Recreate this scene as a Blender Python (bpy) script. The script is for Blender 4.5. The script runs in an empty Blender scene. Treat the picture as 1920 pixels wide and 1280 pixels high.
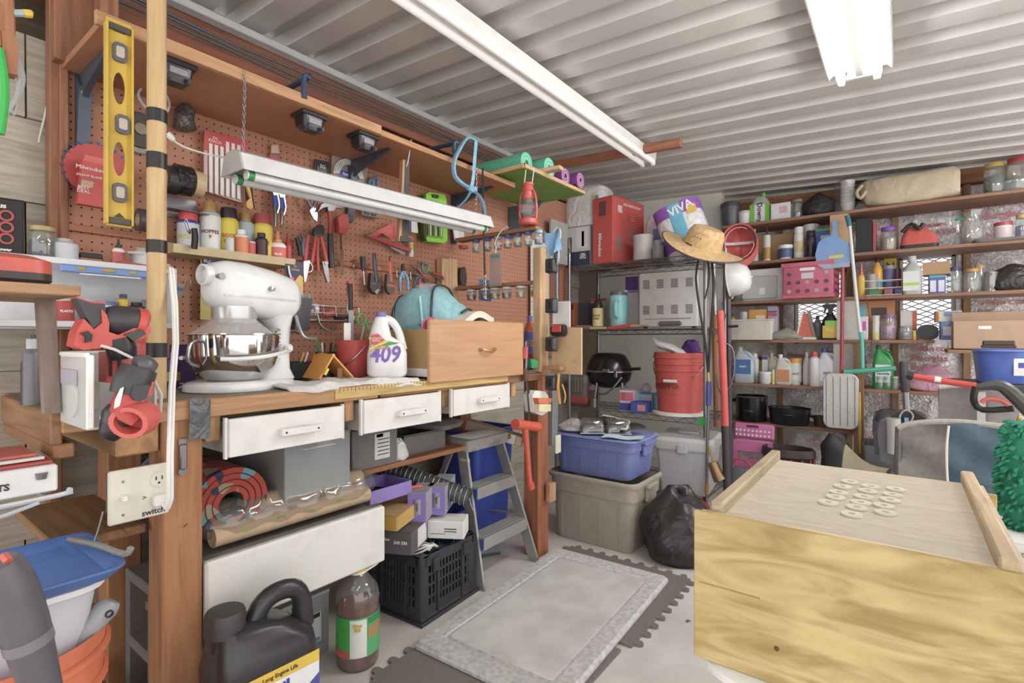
import bpy,bmesh,math,random
from mathutils import Matrix,Vector,Euler
random.seed(7)
SC=bpy.context.scene
COL=SC.collection
pi=math.pi
# ------------------------------------------------------------------ camera
F,CY=970.0,635.0
FW,RT,CAM=(-.602,.7985),(.7985,.602),(2.0,0.0,1.06)
cd=bpy.data.cameras.new('camera');cam=bpy.data.objects.new('camera',cd);COL.objects.link(cam)
cd.sensor_width=36;cd.lens=F/1920*36;cd.shift_y=-(640-CY)/1920
cd.clip_start=.02
cam.location=CAM;cam.rotation_euler=(pi/2,0,math.atan2(.602,.7985))
SC.camera=cam
# ------------------------------------------------------------------ world, lights, exposure
w=bpy.data.worlds.new('world');SC.world=w;w.use_nodes=True
w.node_tree.nodes['Background'].inputs[0].default_value=(1,.985,.96,1)
w.node_tree.nodes['Background'].inputs[1].default_value=.95
SC.view_settings.view_transform='Standard';SC.view_settings.look='None'
SC.view_settings.gamma=1;SC.view_settings.use_curve_mapping=False
SC.view_settings.exposure=1.3
TUBE_BRIGHT,TUBE_DIM=18.0,.1
# ------------------------------------------------------------------ helpers
def at(px,py,X=None,Y=None,Z=None):
 u,v=(px-960)/F,(CY-py)/F
 d=(FW[0]+u*RT[0],FW[1]+u*RT[1],v)
 t=(X-CAM[0])/d[0]if X is not None else(Y-CAM[1])/d[1]if Y is not None else(Z-CAM[2])/d[2]
 return Vector([CAM[i]+t*d[i]for i in range(3)])
def lin(h):
 h=h.lstrip('#')
 o=[]
 for i in(0,2,4):
  c=int(h[i:i+2],16)/255
  o.append(c/12.92 if c<=.04045 else((c+.055)/1.055)**2.4)
 return(*o,1)
def soft(c,k):
 l=.3*c[0]+.55*c[1]+.15*c[2]
 return tuple(x*(1-k)+(l+.02)*k for x in c[:3])+(1,)
MATS={}
def mat(h,kind='plain',r=.5,m=0.,a=1.,h2=None,sc=None):
 """procedural material: plain, wood, metal, fabric, glass, frost, card, emit ..."""
 key=(h,kind,r,m,a,h2,sc)
 if key in MATS:return MATS[key]
 M=bpy.data.materials.new(kind+'_'+h.lstrip('#'));M.use_nodes=True
 nt=M.node_tree;N=nt.nodes;L=nt.links;N.clear()
 out=N.new('ShaderNodeOutputMaterial')
 c=soft(lin(h),.12 if kind[:4]=='wood' else .12)
 def node(t,**k):
  n=N.new(t)
  for q,v in k.items():setattr(n,q,v)
  return n
 if kind=='glass':
  tr=node('ShaderNodeBsdfTransparent');tr.inputs[0].default_value=c
  gl=node('ShaderNodeBsdfGlossy');gl.inputs['Roughness'].default_value=.08
  df=node('ShaderNodeBsdfDiffuse');df.inputs[0].default_value=(.8,.82,.82,1)
  m1=node('ShaderNodeMixShader');m1.inputs[0].default_value=.5;L.new(gl.outputs[0],m1.inputs[1]);L.new(df.outputs[0],m1.inputs[2])
  nz=node('ShaderNodeTexNoise');nz.inputs['Scale'].default_value=30
  mp=node('ShaderNodeMapRange');mp.inputs[3].default_value=a*.5;mp.inputs[4].default_value=a*1.3;L.new(nz.outputs[0],mp.inputs[0])
  m2=node('ShaderNodeMixShader');L.new(mp.outputs[0],m2.inputs[0]);L.new(tr.outputs[0],m2.inputs[1]);L.new(m1.outputs[0],m2.inputs[2])
  L.new(m2.outputs[0],out.inputs[0]);MATS[key]=M;return M
 b=node('ShaderNodeBsdfPrincipled');L.new(b.outputs[0],out.inputs[0])
 b.inputs['Roughness'].default_value=r;b.inputs['Metallic'].default_value=m
 b.inputs['Alpha'].default_value=a
 tc=node('ShaderNodeTexCoord');nz=node('ShaderNodeTexNoise');nz.inputs['Detail'].default_value=5
 ramp=node('ShaderNodeMapRange');mix=node('ShaderNodeMix',data_type='RGBA')
 L.new(mix.outputs['Result'],b.inputs['Base Color'])
 A,Bc,fac=mix.inputs['A'],mix.inputs['B'],mix.inputs['Factor']
 dark=tuple(x*.82 for x in c[:3])+(1,)
 A.default_value=c;Bc.default_value=soft(lin(h2),.12 if kind[:4]=='wood' else .12)if h2 else dark
 bump=node('ShaderNodeBump');bump.inputs['Strength'].default_value=.15;bump.inputs['Distance'].default_value=.002
 src=tc.outputs['Object']
 if kind in('woodx','woody','woodz','wood','ply'):
  mp=node('ShaderNodeMapping');L.new(src,mp.inputs[0])
  s={'woodx':(1.2,14,14),'woody':(14,1.2,14),'woodz':(14,14,1.2),'wood':(14,1.2,14),'ply':(2.2,9,9)}[kind]
  mp.inputs['Scale'].default_value=s
  L.new(mp.outputs[0],nz.inputs['Vector']);nz.inputs['Scale'].default_value=sc or 2.2
  nz.inputs['Distortion'].default_value=2.6 if kind=='ply' else 1.4;nz.inputs['Detail'].default_value=8
  ramp.inputs[1].default_value=.35;ramp.inputs[2].default_value=.68
  L.new(nz.outputs[0],ramp.inputs[0]);L.new(ramp.outputs[0],fac)
  L.new(nz.outputs[0],bump.inputs['Height']);L.new(bump.outputs[0],b.inputs['Normal'])
  if not h2:Bc.default_value=tuple(x*.6 for x in c[:3])+(1,)
 elif kind=='foil':
  L.new(src,nz.inputs['Vector']);nz.inputs['Scale'].default_value=22;nz.inputs['Distortion'].default_value=2.5
  n2=node('ShaderNodeTexNoise');L.new(src,n2.inputs['Vector']);n2.inputs['Scale'].default_value=5;n2.inputs['Detail'].default_value=3
  ramp.inputs[1].default_value=.56;ramp.inputs[2].default_value=.66;L.new(n2.outputs[0],ramp.inputs[0]);L.new(ramp.outputs[0],fac)
  bump.inputs['Strength'].default_value=.9;bump.inputs['Distance'].default_value=.03
  L.new(nz.outputs[0],bump.inputs['Height']);L.new(bump.outputs[0],b.inputs['Normal'])
 elif kind in('fabric','carpet','concrete','foam'):
  L.new(src,nz.inputs['Vector']);nz.inputs['Scale'].default_value=sc or{'fabric':60,'carpet':90,'concrete':5,'foam':120}[kind]
  ramp.inputs[1].default_value=.35;ramp.inputs[2].default_value=.7
  L.new(nz.outputs[0],ramp.inputs[0]);L.new(ramp.outputs[0],fac)
  if kind!='concrete':
   bump.inputs['Strength'].default_value=.4;L.new(nz.outputs[0],bump.inputs['Height']);L.new(bump.outputs[0],b.inputs['Normal'])
 elif kind=='peg':
  se=node('ShaderNodeSeparateXYZ');L.new(src,se.inputs[0])
  ds=[]
  for q in(1,2):
   m1=node('ShaderNodeMath',operation='MULTIPLY');m1.inputs[1].default_value=1/.0254;L.new(se.outputs[q],m1.inputs[0])
   m2=node('ShaderNodeMath',operation='FRACT');L.new(m1.outputs[0],m2.inputs[0])
   m3=node('ShaderNodeMath',operation='SUBTRACT');m3.inputs[1].default_value=.5;L.new(m2.outputs[0],m3.inputs[0])
   m4=node('ShaderNodeMath',operation='POWER');m4.inputs[1].default_value=2;L.new(m3.outputs[0],m4.inputs[0]);ds.append(m4)
  ad=node('ShaderNodeMath',operation='ADD');L.new(ds[0].outputs[0],ad.inputs[0]);L.new(ds[1].outputs[0],ad.inputs[1])
  lt=node('ShaderNodeMath',operation='LESS_THAN');lt.inputs[1].default_value=.0135;L.new(ad.outputs[0],lt.inputs[0])
  L.new(lt.outputs[0],fac);Bc.default_value=lin('#3a1f16')
 elif kind=='rug':
  L.new(src,nz.inputs['Vector']);vo=node('ShaderNodeTexVoronoi');vo.inputs['Scale'].default_value=sc or 34;L.new(src,vo.inputs['Vector'])
  cr=node('ShaderNodeValToRGB');cr.color_ramp.interpolation='CONSTANT'
  e=cr.color_ramp.elements;e[0].color=lin('#963f36');e[1].position=.5;e[1].color=lin('#8d806a')
  for p_,h_ in((.68,'#35344a'),(.78,'#963f36'),(.9,'#5d868c')):
   x=e.new(p_);x.color=lin(h_)
  se=node('ShaderNodeSeparateColor');L.new(vo.outputs['Color'],se.inputs[0]);L.new(se.outputs[0],cr.inputs[0])
  L.new(cr.outputs[0],b.inputs['Base Color'])
  nz.inputs['Scale'].default_value=150;bump.inputs['Strength'].default_value=.6;L.new(nz.outputs[0],bump.inputs['Height']);L.new(bump.outputs[0],b.inputs['Normal'])
 elif kind=='emit':
  b.inputs['Emission Color'].default_value=c;b.inputs['Emission Strength'].default_value=sc
  L.new(src,nz.inputs['Vector'])
 elif kind=='brushed':
  mp=node('ShaderNodeMapping');mp.inputs['Scale'].default_value=(3,3,60);L.new(src,mp.inputs[0]);L.new(mp.outputs[0],nz.inputs['Vector'])
  nz.inputs['Scale'].default_value=4;L.new(nz.outputs[0],ramp.inputs[0]);L.new(ramp.outputs[0],fac)
 else:
  L.new(src,nz.inputs['Vector']);nz.inputs['Scale'].default_value=sc or 14
  ramp.inputs[1].default_value=.5;ramp.inputs[2].default_value=.85
  L.new(nz.outputs[0],ramp.inputs[0]);L.new(ramp.outputs[0],fac)
  if kind=='crumple':
   n2=node('ShaderNodeTexNoise');L.new(src,n2.inputs['Vector']);n2.inputs['Scale'].default_value=sc or 18;n2.inputs['Distortion'].default_value=1.5
   bump.inputs['Strength'].default_value=.7;bump.inputs['Distance'].default_value=.02;L.new(n2.outputs[0],bump.inputs['Height']);L.new(bump.outputs[0],b.inputs['Normal'])
 MATS[key]=M
 return M
CHROME=mat('#a2a2a6','plain',.28,.9)
STEEL=mat('#858589','plain',.42,.85)
DARK=mat('#2b2a2d','plain',.45)
BLACK=mat('#1b1a1d','plain',.4)
GREYP=mat('#77757a','plain',.5)
WHITE=mat('#e6e4e1','plain',.45)
RED=mat('#cf4a42','plain',.42)
TOOLRED=mat('#c8453c','plain',.38)
WOOD=mat('#c79a6b','woody',.65)
WOODX=mat('#c79a6b','woodx',.65)
WOODZ=mat('#b98357','woodz',.65)
REDWY=mat('#a06a4e','woody',.7)
REDWX=mat('#a06a4e','woodx',.7)
REDWZ=mat('#9c6747','woodz',.7)
PINE=mat('#d8b68c','woodz',.65)
CARD=mat('#bb9771','plain',.85,sc=6)
GLASS=mat('#eef2f0','glass',a=.26)
CLEAR=mat('#f2f2f2','glass',a=.2)
FROST=mat('#d9dadb','plain',.35,a=.62)
PAPER=mat('#e9e8e6','plain',.8)
def RX(a):return Matrix.Rotation(a,4,'X')
def RY(a):return Matrix.Rotation(a,4,'Y')
def RZ(a):return Matrix.Rotation(a,4,'Z')
def TR(x,y=0,z=0):return Matrix.Translation((x,y,z))
def SCL(x,y,z):return Matrix.Diagonal((x,y,z,1))
class G:
 """collects shapes; becomes ONE mesh"""
 def __init__(s):s.v=[];s.f=[]
 def add(s,v,f,M=None):
  o=len(s.v)
  if M is not None:v=[M@Vector(p)for p in v]
  s.v+=[tuple(p)for p in v];s.f+=[tuple(i+o for i in q)for q in f]
  return s
 def box(s,c,d,b=0,M=None):
  h=[x/2 for x in d];b=min(b,min(h)*.9)
  if b<=0:
   v=[(c[0]+i*h[0],c[1]+j*h[1],c[2]+k*h[2])for i in(-1,1)for j in(-1,1)for k in(-1,1)]
   f=[(0,1,3,2),(4,6,7,5),(0,4,5,1),(2,3,7,6),(0,2,6,4),(1,5,7,3)]
   return s.add(v,f,M)
  v=[];ix={}
  for i in(-1,1):
   for j in(-1,1):
    for k in(-1,1):
     sg=(i,j,k)
     for a in range(3):
      p=[c[q]+sg[q]*(h[q]if q==a else h[q]-b)for q in range(3)]
      ix[(sg,a)]=len(v);v.append(p)
  f=[]
  cyc=((-1,-1),(1,-1),(1,1),(-1,1))
  for a in range(3):
   o=[q for q in range(3)if q!=a]
   for sgn in(-1,1):
    q=[]
    for(e1,e2)in cyc:
     sg=[0]*3;sg[a]=sgn;sg[o[0]]=e1;sg[o[1]]=e2;q.append(ix[(tuple(sg),a)])
    f.append(tuple(q))
  for a in range(3):
   o=[q for q in range(3)if q!=a]
   for(e1,e2)in cyc:
    l=[0]*3;l[o[0]]=e1;l[o[1]]=e2;h_=l[:];l[a]=-1;h_[a]=1;l=tuple(l);h_=tuple(h_)
    f.append((ix[(l,o[0])],ix[(h_,o[0])],ix[(h_,o[1])],ix[(l,o[1])]))
  for i in(-1,1):
   for j in(-1,1):
    for k in(-1,1):f.append(tuple(ix[((i,j,k),a)]for a in range(3)))
  return s.add(v,f,M)
 def lathe(s,prof,n=20,M=None,sx=1,sy=1,cap=True):
  v=[];f=[];rings=[]
  for r,z in prof:
   if r<=1e-6:rings.append([len(v)]);v.append((0,0,z))
   else:
    rings.append(list(range(len(v),len(v)+n)))
    v+=[(r*sx*math.cos(2*pi*k/n),r*sy*math.sin(2*pi*k/n),z)for k in range(n)]
  for a,b in zip(rings,rings[1:]):
   for k in range(n):
    k2=(k+1)%n
    if len(a)==1 and len(b)==1:continue
    if len(a)==1:f.append((a[0],b[k],b[k2]))
    elif len(b)==1:f.append((a[k],a[k2],b[0]))
    else:f.append((a[k],a[k2],b[k2],b[k]))
  if cap:
   if len(rings[0])>1:f.append(tuple(rings[0][::-1]))
   if len(rings[-1])>1:f.append(tuple(rings[-1]))
  return s.add(v,f,M)
 def cyl(s,r,z0,z1,n=20,M=None,r2=None):return s.lathe([(r,z0),(r if r2 is None else r2,z1)],n,M)
 def rod(s,a,b,r,n=8,r2=None):
  a,b=Vector(a),Vector(b);d=b-a
  return s.cyl(r,0,d.length,n,Matrix.Translation(a)@d.to_track_quat('Z','Y').to_matrix().to_4x4(),r2)
 def tube(s,pts,r,n=8,closed=False,flat=None):
  pts=[Vector(p)for p in pts];m=len(pts)
  rs=list(r)if isinstance(r,(list,tuple))else[r]*m
  if 3<=m<=8 and not closed:
   q_,w_=[],[]
   for i in range(m-1):
    a,b,c,d=pts[max(i-1,0)],pts[i],pts[i+1],pts[min(i+2,m-1)]
    for k in range(3):
     t=k/3;q_.append(.5*((2*b)+(c-a)*t+(2*a-5*b+4*c-d)*t*t+(3*b-a-3*c+d)*t**3));w_.append(rs[i]*(1-t)+rs[i+1]*t)
   pts=q_+[pts[-1]];rs=w_+[rs[-1]];m=len(pts)
  v=[];f=[];up=None
  for i,p in enumerate(pts):
   if closed:d=pts[(i+1)%m]-pts[i-1]
   else:d=pts[min(i+1,m-1)]-pts[max(i-1,0)]
   d=d.normalized()if d.length>1e-9 else Vector((0,0,1))
   if up is None:
    up=Vector((0,0,1))if abs(d.z)<.9 else Vector((1,0,0))
   x=up.cross(d)
   if x.length<1e-6:x=Vector((0,1,0)).cross(d)
   x.normalize();y=d.cross(x);up=y
   fx,fy=flat if flat else(1,1)
   v+=[tuple(p+x*(rs[i]*fx*math.cos(2*pi*k/n))+y*(rs[i]*fy*math.sin(2*pi*k/n)))for k in range(n)]
  seg=m if closed else m-1
  for i in range(seg):
   a,b=i*n,((i+1)%m)*n
   for k in range(n):
    k2=(k+1)%n;f.append((a+k,a+k2,b+k2,b+k))
  if not closed:f.append(tuple(range(n))[::-1]);f.append(tuple(range((m-1)*n,m*n)))
  return s.add(v,f)
 def prism(s,poly,z0,z1,M=None,top=1.,holes=None):
  n=len(poly);v=[(x,y,z0)for x,y in poly]+[(x*top,y*top,z1)for x,y in poly]
  f=[tuple(range(n))[::-1],tuple(range(n,2*n))]+[(i,(i+1)%n,n+(i+1)%n,n+i)for i in range(n)]
  return s.add(v,f,M)
 def loft(s,secs,M=None,cap=True):
  n=len(secs[0]);v=[p for q in secs for p in q];f=[]
  for i in range(len(secs)-1):
   for k in range(n):
    k2=(k+1)%n;f.append((i*n+k,i*n+k2,(i+1)*n+k2,(i+1)*n+k))
  if cap:f.append(tuple(range(n))[::-1]);f.append(tuple(range((len(secs)-1)*n,len(secs)*n)))
  return s.add(v,f,M)
 def sheet(s,fn,nu,nv,th=.003,M=None):
  """cloth-like sheet with thickness; fn(u,v)->point"""
  P_=[[Vector(fn(i/nu,j/nv))for j in range(nv+1)]for i in range(nu+1)]
  v=[]
  for sgn in(-.5,.5):
   for i in range(nu+1):
    for j in range(nv+1):
     du=P_[min(i+1,nu)][j]-P_[max(i-1,0)][j];dv=P_[i][min(j+1,nv)]-P_[i][max(j-1,0)]
     nn=du.cross(dv);nn=nn.normalized()if nn.length>1e-9 else Vector((0,0,1))
     v.append(P_[i][j]+nn*th*sgn)
  K=(nu+1)*(nv+1);W=nv+1;f=[]
  for i in range(nu):
   for j in range(nv):
    a=i*W+j;f.append((a,a+W,a+W+1,a+1));f.append((K+a,K+a+1,K+a+W+1,K+a+W))
  bd=[j for j in range(nv)]+[i*W+nv for i in range(nu)]+[nu*W+j for j in range(nv,0,-1)]+[i*W for i in range(nu,0,-1)]
  for q,a in enumerate(bd):
   b=bd[(q+1)%len(bd)];f.append((a,b,K+b,K+a))
  return s.add(v,f,M)
 def mesh(s,name,ang=35):
  me=bpy.data.meshes.new(name);me.from_pydata(s.v,[],s.f)
  bm=bmesh.new();bm.from_mesh(me);bmesh.ops.recalc_face_normals(bm,faces=bm.faces);bm.to_mesh(me);bm.free()
  me.shade_smooth();me.set_sharp_from_angle(angle=math.radians(ang));me.update()
  return me
def rrect(w,h,r,n=4):
 o=[]
 for cx,cy,a0 in((w/2-r,h/2-r,0),(-w/2+r,h/2-r,90),(-w/2+r,-h/2+r,180),(w/2-r,-h/2+r,270)):
  for k in range(n+1):
   a=math.radians(a0+90*k/n);o.append((cx+r*math.cos(a),cy+r*math.sin(a)))
 return o
def sec(w,h,r,z,dx=0,dy=0,n=4):return[(x+dx,y+dy,z)for x,y in rrect(w,h,min(r,w/2*.99,h/2*.99),n)]
def P(par,name,g,m,loc=(0,0,0),rot=(0,0,0),label=None,ang=35):
 """a part: one mesh under its thing (or part)"""
 me=g if isinstance(g,bpy.types.Mesh)else g.mesh(name,ang)
 if not me.materials:me.materials.append(m)
 o=bpy.data.objects.new(name,me);COL.objects.link(o);o.parent=par
 o.location=loc;o.rotation_euler=rot
 if label:o['label']=label
 return o
def tag(o,label,cat,group=None,kind=None):
 if label:o['label']=label
 if cat:o['category']=cat
 if group:o['group']=group
 if kind:o['kind']=kind
 return o
def T(name,label,cat,loc=(0,0,0),rz=0,group=None,rot=None):
 """a thing with parts: an Empty at its base"""
 o=bpy.data.objects.new(name,None);COL.objects.link(o);o.empty_display_size=.05
 o.location=loc;o.rotation_euler=rot or(0,0,rz)
 return tag(o,label,cat,group)
def S(name,label,cat,g,m,loc=(0,0,0),rz=0,group=None,rot=None,ang=35):
 """a thing that is one mesh"""
 o=P(None,name,g,m,loc,rot or(0,0,rz),ang=ang)
 return tag(o,label,cat,group)
def ST(name,g,m,loc=(0,0,0),rot=(0,0,0),parent=None):
 o=P(parent,name,g,m,loc,rot)
 if not parent:o['kind']='structure'
 return o
def dup(o,parent=None):
 c=o.copy();COL.objects.link(c);c.parent=parent
 for ch in o.children:dup(ch,c)
 return c
def TXT(par,s,size,m,loc,rot=(pi/2,0,0),bend=0,ext=.0004,sx=1.,name='lettering',align='CENTER',bold=0.,shear=0.):
 cu=bpy.data.curves.new('t','FONT');cu.body=s;cu.size=size;cu.extrude=ext;cu.align_x=align;cu.align_y='CENTER'
 cu.offset=bold;cu.resolution_u=2;cu.space_line=.8;cu.shear=shear
 ob=bpy.data.objects.new('t',cu);COL.objects.link(ob)
 dg=bpy.context.evaluated_depsgraph_get();me=bpy.data.meshes.new_from_object(ob.evaluated_get(dg))
 bpy.data.objects.remove(ob);bpy.data.curves.remove(cu);me.name=name
 me.materials.clear()
 for v in me.vertices:
  v.co.x*=sx
  if bend:
   a=v.co.x/bend;v.co.x=(bend+v.co.z)*math.sin(a);v.co.z=(bend+v.co.z)*math.cos(a)-bend
 return P(par,name,me,m,loc,rot)
# ================================================================== THE SETTING
BACKY,SHY=4.70,4.35
def cz(x):return 2.30-.05*x
ST('floor',G().box((1.6,1.6,-.05),(5.2,7.2,.1)),mat('#cfc9c4','concrete',.8,h2='#bab3ad'))
wl=ST('wall_left',G().box((-.36,1.9,1.15),(.06,6,2.3)),mat('#6b5a48','plain',.8))
SID=mat('#b3aa9b','woody',.8,h2='#988f80',sc=3)
z=-.02
k=0
while z<1.9:
 for(y0,y1)in((-.8,.11+.24*(k%2)),(.115+.24*(k%2),3.6)):
  g=G().prism([(0,0),(.018,0),(.006,.245),(0,.245)],-(y1-y0)/2,(y1-y0)/2,RX(pi/2))
  ST('siding_board',g,SID,(-.062,(y0+y1)/2,z),parent=wl)
 z+=.247;k+=1
g=G().box((-.25,.30,.95),(.09,.24,1.9),.003)
ST('stud',G().box((-.012,.408,1.05),(.05,.03,2.1),.003),REDWZ,parent=wl)
ST('stud',G().box((-.03,2.11,1.05),(.03,.089,2.1),.003),REDWZ,parent=wl)
hd=ST('trim_1',G().box((-.16,2.0,2.2),(.05,3.4,.16),.004),REDWY)
ST('trim_2',G().box((-.03,2.0,2.095),(.09,3.4,.035),.003),mat('#8a4f35','woody',.7))
for i,y in enumerate((.55,.95,1.35,1.75,2.15,2.55,2.95)):
 ST('blocking',G().box((-.05,y,2.0),(.06,.09,.16),.003),REDWZ,parent=hd)
cl=ST('ceiling',G().box((1.9,1.6,2.47-.05*1.9),(4.6,7,.02),0,TR(0)),mat('#8d8b88','plain',.6))
cl.data.transform(Matrix.Identity(4))
pm=G()
pan=[(0,0),(.100,0),(.116,.05),(.186,.05),(.2,0),(.2,.004),(.190,.055),(.112,.055),(.096,.005),(0,.005)]
L_=4.5
pm.prism([(x,y)for x,y in pan],0,L_,Matrix(((0,0,1,0),(1,0,0,0),(0,1,0,0),(0,0,0,1))))
PANM=pm.mesh('roof_pan');PANM.materials.append(mat('#d2cfca','plain',.42,.15,h2='#c3c0bb',sc=5))
for i in range(36):
 o=P(cl,'roof_pan',PANM,None,(-.22,-2.2+i*.2,cz(-.22)),(0,math.atan(.05),0))
cl.location.z+=.02
cl.rotation_euler=(0,0,0)
ST('wall_corner',G().box((.23,4.54,1.16),(1.14,.08,2.32)),mat('#d6d4ca','plain',.7,sc=4))
wb=ST('wall_back',G().box((1.0,BACKY+.12,1.1),(.3,.06,2.3)),mat('#b59a7c','woodz',.8))
wb.data.clear_geometry()
g=G()
wins=[(1.30,1.66,1.02,1.60),(1.985,2.30,1.10,1.66)]
g.box((.85,BACKY+.12,1.15),(.90,.04,2.3));g.box((1.48,BACKY+.12,.51),(.36,.04,1.02));g.box((1.48,BACKY+.12,1.95),(.36,.04,.7))
g.box((1.8225,BACKY+.12,1.15),(.325,.04,2.3));g.box((2.1425,BACKY+.12,.55),(.315,.04,1.1));g.box((2.1425,BACKY+.12,1.98),(.315,.04,.64));g.box((3.3,BACKY+.12,1.15),(2.0,.04,2.3))
me=g.mesh('wall_back');wb.data=me;me.materials.append(mat('#b59a7c','woodz',.8))
STUD=mat('#a3805c','woodz',.8,h2='#86694a')
sx=[1.20,1.255+.4-.045,1.70,1.955,2.32,2.72,3.1]
for x in(.80,1.20,1.68,1.96,2.355,2.75):
 ST('stud',G().box((x,BACKY+.045,1.1),(.040,.09,2.2),.002),STUD,parent=wb)
ST('top_plate',G().box((2.0,BACKY+.02,2.16),(2.44,.12,.09),.003),mat('#a1683f','woodx',.7),parent=wb)
FOIL=mat('#f0eff1','foil',.3,.35,h2='#e8d0d3')
def foil(x0,x1,z0,z1):
 n1,n2=max(3,int((x1-x0)/.02)),max(3,int((z1-z0)/.02))
 ph=random.random()*9
 def fn(u,v):
  x=x0+(x1-x0)*u;zz=z0+(z1-z0)*v
  return(x,BACKY+.03+.006*math.sin(23*x+17*zz+ph)+.005*math.sin(41*x-29*zz+ph)+.0035*random.random()-.02*math.sin(pi*u),zz)
 return ST('insulation_panel',G().sheet(fn,n1,n2,.003),FOIL,parent=wb)
foil(.78,1.18,.0,2.11);foil(1.22,1.66,.0,1.02);foil(1.22,1.66,1.60,2.11);foil(1.22,1.30,1.02,1.60)
foil(1.70,1.94,0,2.11);foil(1.98,2.335,0,1.10);foil(1.98,2.335,1.66,2.11);foil(2.375,2.73,0,2.11);foil(2.77,3.2,0,2.11);foil(2.30,2.335,1.1,1.66)
PRT=mat('#b8656c','plain',.5)
def printed(txts,x,z0,sz):
 for i,s_ in enumerate(txts):
  TXT(wb,s_,sz*(1 if i else .62),PRT,(x,BACKY-.012,z0-i*sz*1.1),(pi/2,0,0),align='LEFT',name='printed_lettering',bold=.0012)
printed(['OWENS CORNING','Fiberglas','Building','Insulation'],2.05,.985,.058)
printed(['OWENS CORNING','Fiberglas','Building'],2.41,1.30,.062)
printed(['OWENS CORNING','Fiberglas'],2.41,1.95,.06)
printed(['THE THERMAL','INSULATION'],2.05,1.86,.05)
printed(['Fiberglas','Building','Insulation'],1.26,.93,.06)
def mesh_window(n,x0,x1,z0,z1):
 yy=BACKY+.10
 t=G();fw=.022
 for(a,b,c_,d)in((x0,x1,z0,z0+fw),(x0,x1,z1-fw,z1),(x0,x0+fw,z0,z1),(x1-fw,x1,z0,z1)):
  t.box(((a+b)/2,yy,(c_+d)/2),(b-a,.05,d-c_),.002)
 wo=ST('window_%d'%n,t,mat('#dcdad6','plain',.5))
 P(wo,'window_pane',G().box(((x0+x1)/2,yy+.03,(z0+z1)/2),(x1-x0,.004,z1-z0)),mat('#fbfbff','emit',.3,sc=.42))
 g=G();st=.085;m=int((x1-x0+(z1-z0)/.45)/st)+1
 for k in range(m):
  for sg in(0,1):
   xs=x0+k*st
   pts=[]
   a=Vector((xs,yy,z0));H=z1-z0;run=H/.45
   p0=[xs,z0];p1=[xs-run,z1]
   def clip(xv):return z0+(xs-xv)*.45
   if p1[0]<x0:p1=[x0,clip(x0)]
   if p0[0]>x1:p0=[x1,clip(x1)]
   if p0[0]<=p1[0]+.004:continue
   q0=p0 if not sg else[x0+x1-p0[0],p0[1]];q1=p1 if not sg else[x0+x1-p1[0],p1[1]]
   g.rod((q0[0],yy+.012,q0[1]),(q1[0],yy+.012,q1[1]),.0034,4)
 o=P(wo,'expanded_metal_grille',g,mat('#a9a7a4','plain',.5,.2));o['kind']='stuff'
mesh_window(1,*wins[0]);mesh_window(2,*wins[1])
SHZ=[1.969,1.663,1.357,1.053,.712,.41]
SHELFM=mat('#a3775c','woodx',.65)
for z_,x0,x1,lab in((SHZ[0],0.84,3.2,'topmost long brown shelf board along the back wall'),(SHZ[1],0.84,3.2,'second long brown shelf board from the top of back wall'),
      (SHZ[2],0.84,3.2,'third brown shelf board, holding jars and the pink crate'),(SHZ[3],0.84,2.17,'fourth brown shelf board, at eye height with the gray tray'),
      (SHZ[4],0.84,2.30,'fifth brown shelf board, holding jugs of cleaner'),(SHZ[5],0.84,1.75,'lowest brown shelf board, holding the black pots')):
 S('shelf_board',lab,'shelf',G().box(((x0+x1)/2,(SHY+BACKY)/2+.0,z_-.011),(x1-x0,BACKY-SHY,.022),.002),SHELFM,group='shelf boards on the back wall')
UPM=mat('#a07a58','woodz',.7)
for x,z0,z1,lab in((1.76,0,SHZ[3]-.022,'upright wooden stud in front of the shelves beside the striped mop pad'),):
 S('shelf_upright',lab,'post',G().box((x,SHY-.02,(z0+z1)/2),(.06,.04,z1-z0),.002),UPM)
S('shelf_divider','flat particle board divider behind the blue dustpan','board',G().box((1.64,SHY+.1,(SHZ[0]+SHZ[1])/2-.011),(.11,.2,SHZ[0]-SHZ[1]-.022),.001),mat('#c9a27a','plain',.8,sc=40))
S('shelf_divider','pale gray board divider behind the red broom handle','board',G().box((1.69,SHY+.12,(SHZ[2]+SHZ[3])/2-.011),(.13,.2,SHZ[2]-SHZ[3]-.022),.001),mat('#c9c7c3','plain',.8,sc=40))
S('shelf_divider','gray board divider above the striped mop pad','board',G().box((1.68,SHY+.12,(SHZ[3]+SHZ[4])/2-.011),(.15,.2,SHZ[3]-SHZ[4]-.022),.001),mat('#b7b5b2','plain',.8,sc=40))
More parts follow.
